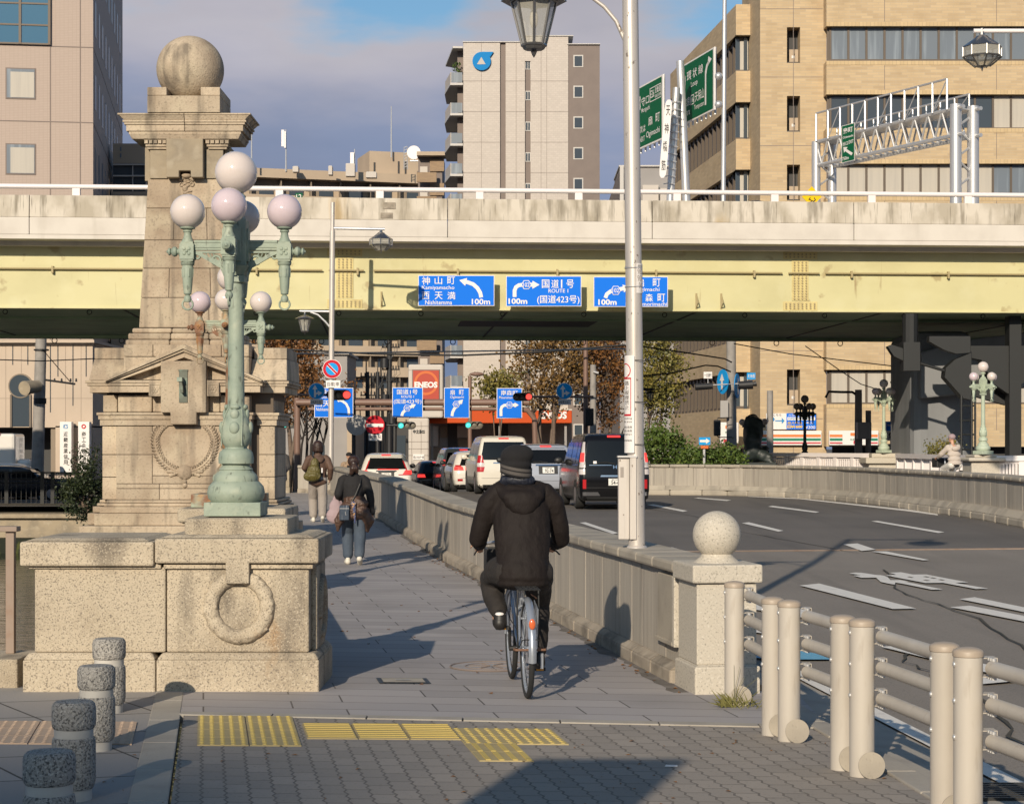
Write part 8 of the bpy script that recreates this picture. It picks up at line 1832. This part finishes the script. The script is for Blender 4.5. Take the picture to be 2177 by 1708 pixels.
car('white_van', 'white van roof showing behind the dark parked car', 'van', 'car_white', (X(-70, 93), 93, -1.0), -90, 'noah', None, lit=False)
car('dark_sedan', 'dark car roof passing on the viaduct below the loop sign', 'sedan', 'car_dark', (X(1480, 64.5), 64.6, 8.4), -86, None, None, lit=False)
car('dark_sedan', 'dark car roof with a red lamp passing on the viaduct below the gantry', 'sedan', 'car_black', (X(1772, 66), 66.6, 8.4), -86, None, None)
t = thing('box_truck', 'white box truck with a red corner at the left edge behind the fence', 'truck', (X(-10, 94), 94, -1.0))
build('box', MB().box(X(-120, 94), X(36, 94), 93.6, 95.6, -.3, Z(921, 94)), M['car_white'], t, bevel=.15); build('cab', MB().box(X(36, 94) + .02, X(70, 94), 93.7, 95.5, -.5, Z(975, 94)), M['car_white'], t, bevel=.2)
build('red_corner', MB().box(X(-4, 94), X(5, 94), 93.56, 93.59, Z(926, 94), Z(919, 94)), M['sign_red'], t); build('wheel', MB().cyl((X(50, 94), 93.5, -.6), (X(50, 94), 93.75, -.6), .42, n=20), M['tyre'], t)
# ================================================================ people
def limb(mb, pts, rs):
    for (a, b), (r0, r1) in zip(zip(pts, pts[1:]), zip(rs, rs[1:])): mb.cap(a, b, r0, r1, 12)
    return mb
def ell(mb, c, r): return mb.ball(c, r, 18, 12)
def hand(mb, w, d, side, s=1.0, curl=.5, up=None):
    """palm with five separate fingers from wrist w along direction d"""
    w = Vector(w); d = Vector(d).normalized(); n = Vector(up or (0, 1, 0)); n = (n - d * n.dot(d)).normalized(); l = d.cross(n)
    pc = w + d * .045 * s
    for k in (-1, -.33, .33, 1): mb.cap(tuple(w + l * k * .016 * s), tuple(w + d * .085 * s + l * k * .026 * s), .013 * s, .0115 * s, 8)
    for i, ln in enumerate((.068, .078, .072, .055)):
        b = w + d * .085 * s + l * (-.027 + i * .018) * s; a1 = (d + n * curl * .7).normalized(); a2 = (d + n * curl * 1.8).normalized(); m1 = b + a1 * ln * .5 * s; e = m1 + a2 * ln * .5 * s
        mb.cap(tuple(b), tuple(m1), .0085 * s, .008 * s, 8); mb.cap(tuple(m1), tuple(e), .008 * s, .0065 * s, 8)
    b = w + d * .025 * s - l * .022 * s * side; m1 = b + (d * .6 - l * .8 * side + n * .3) * .04 * s; mb.cap(tuple(b), tuple(m1), .012 * s, .0095 * s, 8); mb.cap(tuple(m1), tuple(m1 + (d * .9 - l * .2 * side + n * .4) * .035 * s), .0095 * s, .007 * s, 8)
def head(mb, c, f, s=1.0):
    """head at c facing unit vector f (horizontal)"""
    c = Vector(c); f = Vector(f).normalized(); r = Vector((f.y, -f.x, 0))
    P_ = lambda a, b, z: tuple(c + r * a * s + f * b * s + Vector((0, 0, z * s)))
    mb.ball(tuple(c + Vector((0, 0, .03 * s))), (.078 * s, .09 * s, .09 * s), 18, 12); mb.ball(P_(0, .03, -.04), (.06 * s, .065 * s, .075 * s), 16, 10); mb.ball(P_(0, .055, -.085), (.035 * s, .03 * s, .025 * s), 12, 8)
    mb.cap(P_(0, .095, .02), P_(0, .115, -.015), .010 * s, .014 * s, 8); mb.ball(P_(0, .09, -.05), (.025 * s, .012 * s, .008 * s), 10, 6)
    for q in (-1, 1): mb.ball(P_(q * .03, .085, .015), (.014 * s, .010 * s, .009 * s), 8, 6); mb.ball(P_(q * .08, -.005, -.005), (.012 * s, .022 * s, .032 * s), 10, 8)
def fobj(nm, mb, m, par, vox=.012, it=5, wr=0, ws=.1): return link(nm, fuse(mb, vox, it, wr, ws), M[m], par)
def torso(mb, rows, h=.07):
    for (z0, y0, a0, b0), (z1, y1, a1, b1) in zip(rows, rows[1:]):
        for i in range(4): f = i / 4; ell(mb, (0, y0 + (y1 - y0) * f, z0 + (z1 - z0) * f), (a0 + (a1 - a0) * f, b0 + (b1 - b0) * f, h))
    z, y, a, b = rows[-1]; ell(mb, (0, y, z), (a, b, h))
def shoe(mb, heel, d, s=1.0):
    h = Vector(heel); d = Vector(d).normalized(); up = Vector((0, 0, 1)); e = h + d * .17 * s
    mb.cap(tuple(h + up * .04), tuple(e + up * .03), .044 * s, .044 * s, 12); mb.cap(tuple(h + up * .075), tuple(h + d * .07 + up * .06), .036 * s, .034 * s, 12); return mb

# ---------------- cyclist and bicycle
CB = (X(1121, 12.95), 12.95, 0); RZ = rad(5.5)
bk = thing('bicycle', 'silver city bicycle ridden away by the man in the knit hat', 'bicycle', CB, RZ)
bb = lambda n, mb, m, par=bk, sm=50, bv=0: build(n, mb, M[m], par, sm, bv, world=False)
def wheel(y, nm):
    w = bb(nm, MB().torus((0, y, .33), .312, .019, 'x', 48, 12), 'tyre')
    bb('rim', MB().torus((0, y, .33), .287, .011, 'x', 48, 8).cyl((-.035, y, .33), (.035, y, .33), .022, n=14), 'silver', w)
    mb = MB()
    for i in range(28):
        a = i * 2 * math.pi / 28; b = a + (.5 if i % 2 else -.5); mb.cyl((.03 * (1 if i % 4 < 2 else -1), y + .02 * math.cos(b), .33 + .02 * math.sin(b)), (0, y + .285 * math.cos(a), .33 + .285 * math.sin(a)), .0014, n=4)
    bb('spoke', mb, 'silver', w)
wheel(0, 'rear_wheel'); wheel(1.1, 'front_wheel')
bb('frame', MB().tube([(0, .45, .29), (0, .32, .72)], .017, 12).tube([(0, .45, .29), (0, .7, .36), (0, .95, .74)], [.021, .02, .018], 12).tube([(0, .36, .52), (0, .62, .5), (0, .95, .70)], .016, 12).cyl((0, .93, .66), (0, .97, .84), .02).tube([(.05, 0, .33), (.045, .2, .31), (.03, .45, .29)], .010, 8).tube([(-.05, 0, .33), (-.045, .2, .31), (-.03, .45, .29)], .010, 8).tube([(.05, 0, .33), (.035, .2, .52), (.01, .34, .64)], .009, 8).tube([(-.05, 0, .33), (-.035, .2, .52), (-.01, .34, .64)], .009, 8).tube([(.045, 1.1, .33), (.045, 1.02, .62), (.02, .95, .67)], .011, 8).tube([(-.045, 1.1, .33), (-.045, 1.02, .62), (-.02, .95, .67)], .011, 8), 'silver')
mb = MB(); fa = [rad(-2 + i * 9) for i in range(18)]
def fender(y, a0, a1, n=22, w=.026):
    mb = MB(); vs = []
    for i in range(n + 1):
        a = rad(a0 + (a1 - a0) * i / n)
        for k in (-1, -.5, 0, .5, 1): rr = .352 - .012 * k * k * 1.6; vs.append((w * k, y + rr * math.cos(a), .33 + rr * math.sin(a)))
    return mb.add(vs, [(i * 5 + k, i * 5 + k + 1, i * 5 + 6 + k, i * 5 + 5 + k) for i in range(n) for k in range(4)])
fe = bb('rear_fender', fender(0, 75, 190), 'silver'); bb('front_fender', fender(1.1, 30, 150), 'silver')
bb('reflector', MB().ball((0, -.315, .525), (.022, .012, .036), 16, 10), 'orange_reflector', fe); bb('reflector_rim', MB().ball((0, -.310, .525), (.026, .010, .040), 16, 10), 'silver', fe)
bb('fender_stay', MB().tube([(-.055, 0, .34), (-.052, -.2, .41), (-.034, -.325, .425), (.034, -.325, .425), (.052, -.2, .41), (.055, 0, .34)], .0035, 6), 'car_trim')
bb('kickstand', MB().tube([(.065, .02, .33), (.085, -.05, .34), (.105, -.17, .345), (.10, -.2, .345), (-.10, -.2, .345), (-.105, -.17, .345), (-.085, -.05, .34), (-.065, .02, .33)], .008, 8), 'rusty_bar')
bb('stand_lever', MB().prism([(-.215, .32), (-.2, .325), (-.19, .22), (-.205, .22)], .068, .085, 'yz'), 'silver')
mb = MB()
for x in (-.07, -.035, 0, .035, .07): mb.cyl((x, -.14, .735), (x, .26, .745), .005, n=6)
for y in (-.14, -.02, .12, .25): mb.cyl((-.072, y, .738), (.072, y, .738), .005, n=6)
for x in (-.07, .07): mb.tube([(x, -.05, .735), (x * 1.05, -.05, .55), (x * .9, -.0, .34)], .006, 6)
bb('rack', mb, 'car_trim'); bb('saddle', MB().ball((0, .27, .80), (.105, .10, .038), 20, 10).ball((0, .40, .80), (.04, .12, .03), 16, 8), 'shoe_black'); bb('saddle_spring', MB().cyl((-.05, .25, .72), (-.05, .26, .79), .016).cyl((.05, .25, .72), (.05, .26, .79), .016).cyl((0, .32, .66), (0, .31, .78), .013), 'galv2')
hb = bb('handlebar', MB().tube([(-.26, .72, .98), (-.25, .82, .99), (-.16, .93, 1.0), (0, .95, 1.0), (.16, .93, 1.0), (.25, .82, .99), (.26, .72, .98)], .012, 10).cyl((0, .96, .82), (0, .95, 1.0), .014), 'galv2')
bb('grip', MB().cyl((-.262, .70, .978), (-.255, .80, .988), .017).cyl((.262, .70, .978), (.255, .80, .988), .017), 'car_trim', hb); bb('brake_lever', MB().tube([(-.25, .84, .96), (-.285, .76, .945), (-.305, .68, .925)], .006, 6).tube([(.25, .84, .96), (.285, .76, .945), (.30, .68, .925)], .006, 6), 'car_trim', hb)
bb('basket', MB().box(-.17, .17, 1.0, 1.25, .72, .735).box(-.19, -.182, .98, 1.27, .73, .95).box(.182, .19, .98, 1.27, .73, .95).box(-.18, .18, 1.262, 1.27, .73, .95).box(-.18, .18, .98, .988, .73, .95), 'car_trim')
bb('chain_guard', MB().prism([(.0, .28), (.1, .37), (.45, .39), (.54, .34), (.5, .22), (.1, .27)], .056, .064, 'yz'), 'car_trim')
bb('skirt_guard', MB().prism([(-.26, .62), (-.02, .66), (.02, .42), (-.1, .34), (-.2, .33)], .042, .047, 'yz'), 'silver')
mb = MB().cyl((.075, .45, .29), (.085, .53, .135), .011).cyl((-.075, .45, .29), (-.085, .37, .44), .011).cyl((-.08, .45, .29), (.08, .45, .29), .018)
bb('crank', mb, 'car_trim')
for s, y, z in ((-1, .37, .44), (1, .53, .135)):
    p = bb('pedal', MB().box(*sorted((s * .09, s * .18)), y - .035, y + .035, z - .012, z + .012), 'car_trim'); bb('pedal_reflector', MB().box(*sorted((s * .115, s * .165)), y - .041, y - .036, z - .009, z + .009), 'amber', p)
bb('rear_lock', MB().torus((-.005, .21, .56), .045, .008, 'y', 16, 6), 'silver'); bb('cable', MB().tube([(.02, .95, .95), (-.12, .98, .8), (-.05, .7, .47), (-.05, .3, .45), (-.04, .05, .4)], .003, 5), 'car_trim')

cy = thing('person', 'man in a black knit hat and brown hooded jacket riding the silver bicycle', 'person', CB, RZ)
body = MB(); hc = (-.03, .47, 1.555); fdir = Vector((-.22, 1, 0))
head(body, hc, fdir, 1.08)
limb(body, [(-.015, .44, 1.34), (-.025, .45, 1.5)], [.06, .056])
body.cap((-.0, .3, .9), (0, .42, 1.3), .12, .13)
for s in (-1, 1):
    limb(body, [(s * .17, .42, 1.34), (s * .3, .5, 1.07), (s * .265, .73, 1.0)], [.06, .05, .036]); hand(body, (s * .265, .72, 1.0), (s * -.05, 1, -.1), s, 1, 1.2, (0, 0, -1))
limb(body, [(-.1, .28, .86), (-.17, .66, .78), (-.15, .42, .46)], [.085, .06, .042]); limb(body, [(.1, .28, .84), (.14, .66, .58), (.13, .50, .22)], [.085, .06, .042])
fobj('body', body, 'skin', cy, .008, 3)
ct = MB()
torso(ct, ((.80, .25, .19, .15), (.86, .27, .195, .16), (.9, .285, .185, .15), (1.02, .32, .195, .15), (1.12, .355, .202, .15), (1.22, .385, .205, .14), (1.31, .405, .185, .125), (1.38, .42, .145, .1)))
for s in (-1, 1): limb(ct, [(s * .16, .41, 1.365), (s * .225, .43, 1.29), (s * .275, .475, 1.12), (s * .29, .52, 1.045), (s * .27, .66, 1.01), (s * .27, .72, 1.0)], [.075, .08, .07, .066, .056, .045])
ell(ct, (0, .25, .755), (.185, .14, .05))

coat = fobj('jacket', ct, 'coat', cy, .010, 6, .010, .1)
hd = MB()
ell(hd, (-.01, .31, 1.34), (.15, .07, .055)); ell(hd, (-.005, .292, 1.30), (.128, .062, .06)); ell(hd, (.0, .283, 1.265), (.095, .052, .05)); ell(hd, (.005, .28, 1.24), (.06, .045, .035))
for s in (-1, 1): limb(hd, [(s * .10, .32, 1.345), (s * .155 - .01, .39, 1.40), (s * .10 - .02, .5, 1.43)], [.05, .042, .035])
limb(hd, [(-.09, .35, 1.39), (.0, .325, 1.375), (.08, .345, 1.385)], [.04, .045, .04])
fobj('hood', hd, 'coat', cy, .010, 10, .012, .09)
hl_ = MB(); limb(hl_, [(-.11, .42, 1.45), (-.06, .38, 1.455), (.01, .37, 1.45), (.06, .40, 1.45)], [.042, .042, .042, .04]); limb(hl_, [(-.16, .43, 1.40), (-.08, .55, 1.45)], [.035, .03]); fobj('collar', hl_, 'hood_lining', cy, .009, 2, .014, .04)
tr = MB(); limb(tr, [(-.1, .27, .83), (-.15, .46, .82), (-.185, .64, .75), (-.178, .54, .64), (-.158, .42, .555)], [.112, .105, .086, .078, .062]); limb(tr, [(.1, .27, .82), (.125, .48, .74), (.145, .63, .60), (.14, .56, .42), (.13, .53, .28)], [.112, .102, .084, .074, .064]); ell(tr, (0, .27, .83), (.17, .11, .08))
fobj('trousers', tr, 'trouser', cy, .011, 4, .022, .08)
hat = MB(); c = Vector((-.032, .462, 1.60)); ell(hat, tuple(c + Vector((.004, -.016, .018))), (.114, .128, .085)); ell(hat, tuple(c + Vector((.034, -.03, .03))), (.09, .10, .072)); ell(hat, tuple(c + Vector((.0, -.02, -.04))), (.110, .126, .06)); ell(hat, tuple(c + Vector((-.004, -.02, -.075))), (.105, .121, .045))
hat_o = fobj('knit_hat', hat, 'knit', cy, .008, 4)
def band(z0, z1, e, dz=.035):
    vs = []
    for z in (z0, z1):
        for i in range(40): a = i * 2 * math.pi / 40; x = math.cos(a); vs.append((c.x + (.107 + e) * x, c.y - .02 + (.124 + e) * math.sin(a), z - dz * (x * .5 + .5 * -math.sin(a))))
    return MB().add(vs, [(i, (i + 1) % 40, 40 + (i + 1) % 40, 40 + i) for i in range(40)])
for z0, z1 in ((1.505, 1.527), (1.536, 1.556)): build('knit_stripe', band(z0, z1, .0045), M['knit_grey'], hat_o, 60, world=False)
build('knit_cuff', band(1.492, 1.504, .0045).join(band(1.528, 1.535, .004)), M['knit'], hat_o, 60, world=False)
sh_ = MB(); limb(sh_, [(-.155, .33, .475), (-.15, .42, .47), (-.15, .5, .475)], [.05, .05, .045]); ell(sh_, (-.154, .335, .51), (.046, .044, .055)); limb(sh_, [(.13, .45, .185), (.13, .54, .175), (.13, .62, .17)], [.045, .045, .04]); ell(sh_, (.13, .46, .22), (.042, .042, .05))
so_ = fobj('shoes', sh_, 'shoe_black', cy, .008, 3); bld_ = MB(); ell(bld_, (-.156, .325, .535), (.034, .03, .02)); build('sock', bld_, M['sign_white'], cy, 60, world=False)
mk = MB(); ell(mk, (-.055, .565, 1.55), (.055, .03, .045)); fobj('face_mask', mk, 'sign_white', cy, .008, 2)

def walker(label, loc, rz, H, top, bottom, shoes, step=.16, hairm='hair', torso_w=1., arms=((-1, (-.24, .02, 1.06), (-.25, .1, .82)), (1, (.25, -.03, 1.06), (.27, .06, .80))), hair='bob', topz=.86, wr=.009, hands=(-1, 1), flare=1.0, face=(0, 1, 0)):
    """standing or walking figure, modelled at 1.6 m and scaled to H"""
    t = thing('person', label, 'person', loc, rz); t.scale = (H / 1.6,) * 3
    b = MB(); head(b, (0, .02, 1.47), face); limb(b, [(0, 0, 1.24), (0, .01, 1.42)], [.052, .045]); b.cap((0, 0, .88), (0, .01, 1.18), .085, .085)
    L_ = [(-.085, 0, .82), (-.09, step * .9 + .03, .45), (-.085, step * .55, .09)]; R_ = [(.085, 0, .82), (.09, .03 - step * .2, .45), (.085, -step, .10)]
    limb(b, L_, [.08, .055, .038]); limb(b, R_, [.08, .055, .038])
    for s, e, w in arms:
        sh = (s * .155 * torso_w, 0, 1.24); limb(b, [sh, e, w], [.048, .04, .03])
        if s in hands: d = Vector(w) - Vector(e); hand(b, w, d, s, .95, .5, (-s, .3, 0))
    fobj('body', b, 'skin', t, .009, 3)
    c = MB()
    torso(c, [(topz, 0, .165 * torso_w, .12), (.97, 0, .155 * torso_w, .115), (1.08, 0, .16 * torso_w, .115), (1.17, 0, .165 * torso_w, .112), (1.25, 0, .135 * torso_w, .085)])
    for s, e, w in arms: limb(c, [(s * .135 * torso_w, 0, 1.255), tuple(Vector((s * .165 * torso_w, 0, 1.22))), e, w], [.06, .07, .062, .048])
    limb(c, [(0, .0, 1.30), (0, .01, 1.33)], [.07, .062])
    tp = fobj('top', c, top, t, .011, 4, wr, .08)
    q = MB(); limb(q, L_[:2] + [(L_[2][0], L_[2][1], .14)], [.102, .08 * flare, .068 * flare]); limb(q, R_[:2] + [(R_[2][0], R_[2][1] + .01, .16)], [.102, .08 * flare, .068 * flare]); ell(q, (0, -.01, .85), (.155, .12, .1)); fobj('trousers', q, bottom, t, .011, 4, .01, .08)
    s_ = MB(); shoe(s_, (L_[2][0], L_[2][1] - .04, 0), (-.1, 1, 0)); 
    r_ = MB(); r_.cap((.085, -step - .035, .10), (.09, -step + .09, .04), .042, .043, 12); s_.join(r_); fobj('shoes', s_, shoes, t, .009, 3)
    h = MB()
    if hair == 'bob':
        ell(h, (0, -.012, 1.505), (.098, .098, .09))
        for i in range(16): a = rad(180 + i * 12); h.cap((.085 * math.cos(a), -.005 + .09 * math.sin(a), 1.49), (.092 * math.cos(a), -.01 + .092 * math.sin(a), 1.385 + .012 * math.sin(i * 2)), .026, .016, 8)
    elif hair == 'tied':
        ell(h, (0, -.012, 1.505), (.092, .095, .085)); ell(h, (.0, -.095, 1.475), (.04, .035, .04)); limb(h, [(0, -.1, 1.46), (-.01, -.115, 1.40), (-.035, -.11, 1.33)], [.035, .05, .03]); limb(h, [(0, -.1, 1.46), (.03, -.11, 1.40), (.05, -.1, 1.35)], [.035, .045, .025])
    if h.v: fobj('hair', h, hairm, t, .009, 3, .006, .03)
    return t
fo = lambda n, mb, m, par, vox=.011, it=3, wr=0, ws=.08: fobj(n, mb, m, par, vox, it, wr, ws)
Yw = 27.4; wl = (X(752, Yw), Yw, g(Yw))
wo = walker('woman in black with a brown down jacket tied round her waist, walking away', wl, rad(4), 1.56, 'black_cloth', 'denim', 'shoe_white', .2, hair='tied', arms=((-1, (-.225, -.06, 1.03), (-.2, .1, .93)), (1, (.235, -.03, 1.03), (.265, .0, .76))), flare=1.12, face=(.45, 1, 0))
dj = MB()
for z, rx, ry in ((.95, .165, .14), (.87, .205, .16), (.79, .235, .17), (.72, .235, .16)): ell(dj, (.015, -.01, z), (rx, ry, .075))
limb(dj, [(-.12, -.09, .80), (-.21, -.08, .64), (-.23, -.06, .50)], [.08, .07, .02]); limb(dj, [(.12, -.08, .8), (.22, -.05, .64), (.2, -.03, .50)], [.09, .08, .03]); ell(dj, (.09, -.12, .90), (.13, .05, .07)); ell(dj, (.06, -.13, .76), (.15, .05, .085))
fo('tied_jacket', dj, 'down', wo, .011, 3, .022, .06)
bg_ = lambda label, nm, cat: thing(nm, label, cat, wl, rad(4))
t = bg_('mauve fabric tote bag hanging from the forearm of the woman in black', 'tote_bag', 'bag'); mb = MB(); ell(mb, (-.27, -.02, .70), (.115, .06, .12)); ell(mb, (-.26, -.02, .80), (.09, .05, .13)); limb(mb, [(-.31, -.02, .85), (-.25, .02, 1.0), (-.2, .05, .93), (-.18, 0, .86)], [.03, .018, .018, .02]); fo('bag', mb, 'mauve', t, .010, 3, .02)
t = bg_('small striped denim crossbody bag worn by the woman in black', 'crossbody_bag', 'bag'); bag = build('pouch', MB().box(-.20, -.055, -.21, -.15, .63, .85), M['stripe_bag'], t, None, .02, world=False); build('pocket', MB().box(-.19, -.065, -.225, -.211, .64, .78), M['stripe_bag'], bag, None, .006, world=False)
build('zip', MB().box(-.19, -.065, -.2135, -.2105, .80, .806).tube([(-.115, -.228, .76), (-.11, -.228, .71), (-.09, -.228, .72)], .003, 4), M['galv2'], bag, world=False); build('strap', MB().tube([(-.05, -.17, .85), (.03, -.15, 1.0), (.09, -.13, 1.15), (.12, -.03, 1.27)], .007, 6), M['car_trim'], t, world=False)
sc_ = MB(); ell(sc_, (.0, -.19, .87), (.04, .03, .035)); limb(sc_, [(.0, -.19, .86), (.015, -.2, .74), (.02, -.2, .60)], [.03, .022, .012]); fo('scarf', sc_, 'scarf', t, .008, 2)
Yw = 39.; wl = (X(676, Yw), Yw, g(Yw))
wo = walker('person in a brown hooded jacket and grey trousers walking away', wl, rad(7), 1.66, 'brown_jacket', 'grey_pants', 'shoe_white', .22, hair='bob', arms=((-1, (-.26, .03, 1.06), (-.2, .16, .98)), (1, (.245, -.05, 1.05), (.235, .05, .85))), topz=.80, torso_w=1.1, flare=1.2)
hd = MB(); ell(hd, (.02, -.1, 1.235), (.105, .05, .055)); ell(hd, (.04, -.115, 1.19), (.06, .04, .04)); ell(hd, (0, -.02, .78), (.18, .135, .09)); fo('hood', hd, 'brown_jacket', wo, .011, 3, .015)
t = thing('drawstring_bag', 'slouching olive green drawstring bag on the back of the walker in brown', 'bag', wl, rad(7)); mb = MB(); ell(mb, (-.12, -.22, .93), (.18, .10, .11)); ell(mb, (-.09, -.21, 1.03), (.14, .09, .14)); ell(mb, (-.07, -.18, 1.18), (.085, .06, .12)); fo('bag', mb, 'olive', t, .011, 3, .022, .06)
build('strap', MB().tube([(-.07, -.16, 1.27), (-.1, -.1, 1.33), (-.12, .02, 1.34)], .016, 6), M['car_trim'], t, 60, world=False); build('charm', MB().box(.06, .09, -.28, -.26, 1.0, 1.1), M['sign_white'], t, None, .006, world=False)
Yw = 43; t = walker('person in a grey cap and scarf leaning by the stone pillar, face to the sun', (X(590, Yw), Yw, g(Yw)), rad(-10), 1.66, 'grey_cloth', 'black_cloth', 'shoe_black', .04, hair=None, arms=((-1, (-.2, -.12, 1.12), (.02, -.16, 1.3)), (1, (.24, -.02, 1.02), (.2, -.15, .92))), topz=.80, torso_w=1.15, face=(.3, -1, 0))
cp = MB(); ell(cp, (0, .02, 1.54), (.098, .105, .07)); ell(cp, (0.02, -.04, 1.515), (.105, .12, .018)); fo('cap', cp, 'black_cloth', t, .009, 3); build('phone', MB().box(.18, .22, -.22, -.2, .9, 1.0), M['sign_white'], t, None, .005, world=False)
Yw = 41.5; walker('person in a long navy coat mostly hidden behind the pillar edge', (X(578, Yw), Yw, g(Yw)), 0, 1.62, 'navy', 'navy', 'shoe_black', .05, hair='bob', topz=.80, torso_w=1.2, flare=1.3)
Yw = 58; t = walker('person in a tan jacket with a dark backpack beyond the parapet bend', (X(742, Yw + 6), Yw + 6, -.25), rad(10), 1.7, 'tan_cloth', 'black_cloth', 'shoe_black', .1, hair=None, torso_w=1.15)
cp = MB(); ell(cp, (0, .01, 1.53), (.098, .1, .075)); fo('cap', cp, 'black_cloth', t); mb = MB(); ell(mb, (.03, -.15, 1.1), (.12, .08, .16)); limb(mb, [(-.09, -.08, 1.1), (-.1, -.05, 1.26)], [.02, .02]); fo('backpack', mb, 'black_cloth', t)
# ---------------- cyclist in white on the far bridge
Yw = 52.; wl = (X(2030, Yw), Yw, .36)
t = thing('person', 'cyclist in a cream hooded fleece and pale hat riding at far right', 'person', wl, rad(14))
b = MB(); head(b, (0, .18, 1.5), (-.3, 1, 0)); limb(b, [(0, .12, 1.28), (0, .16, 1.45)], [.05, .045]); b.cap((0, 0, .85), (0, .1, 1.25), .1, .11)
for s in (-1, 1): limb(b, [(s * .15, .12, 1.27), (s * .24, .3, 1.08), (s * .26, .5, 1.0)], [.05, .04, .03]); hand(b, (s * .26, .5, 1.0), (0, 1, -.2), s, 1, .9, (0, 0, -1)); limb(b, [(s * .09, 0, .82), (s * .12, .4, .70), (s * .1, .25, .25)], [.08, .055, .04])
fo('body', b, 'skin', t, .011)
c = MB()
for z, y, rx, ry in ((.84, 0, .2, .15), (.95, .02, .2, .15), (1.08, .05, .2, .14), (1.2, .09, .19, .12), (1.27, .11, .14, .1)): ell(c, (0, y, z), (rx, ry, .09))
for s in (-1, 1): limb(c, [(s * .14, .11, 1.27), (s * .25, .3, 1.08), (s * .26, .47, 1.01)], [.08, .075, .05])
ell(c, (.01, -.04, 1.24), (.12, .06, .07)); fo('fleece', c, 'cream_coat', t, .013, 4, .02); q = MB()
for s in (-1, 1): limb(q, [(s * .1, 0, .8), (s * .13, .4, .70), (s * .1, .25, .3)], [.11, .09, .07])
fo('trousers', q, 'car_white', t); h = MB(); ell(h, (0, .17, 1.555), (.1, .11, .085)); fo('hat', h, 'mauve', t)
bk = thing('bicycle', 'pale bicycle under the cyclist in cream, mostly hidden by the wall', 'bicycle', wl, rad(14))
for n_, y in (('rear_wheel', -.35), ('front_wheel', .7)): build(n_, MB().torus((0, y, .33), .31, .02, 'x', 32, 8), M['tyre'], bk, 60, world=False)
build('frame', MB().cyl((0, .1, .29), (0, -.03, .76), .018).tube([(0, .1, .29), (0, .35, .4), (0, .58, .75)], .018, 8).cyl((0, -.35, .33), (0, .1, .29), .012).cyl((0, .7, .33), (0, .57, .85), .014).tube([(-.27, .45, .97), (-.2, .58, .99), (0, .6, .98), (.2, .58, .99), (.27, .45, .97)], .013, 8).cyl((0, .57, .8), (0, .6, .98), .014), M['silver'], bk, 60, world=False)
build('saddle', MB().ball((0, -.05, .79), (.1, .13, .035), 14, 8), M['shoe_black'], bk, 60, world=False); build('basket', MB().box(-.2, .2, .66, .98, .72, .98), M['car_trim'], bk, None, .02, world=False)
for i, (u, v, lab) in enumerate(((1447, 1001, 'top of a pedestrian with a bare head behind the median wall near the bushes'), (1515, 994, 'dark haired pedestrian left of the one way sign base behind the wall'), (1500 - 64, 997, 'pedestrian head in a dark cap at the far left of the median wall'))[:2]):
    Yw = 70; walker(lab, (X(u - 30 * i + 0, Yw), Yw, Z(v - 8, Yw) - 1.62), rad(10 * i), 1.62, 'navy', 'black_cloth', 'shoe_black', .1, hair='bob')
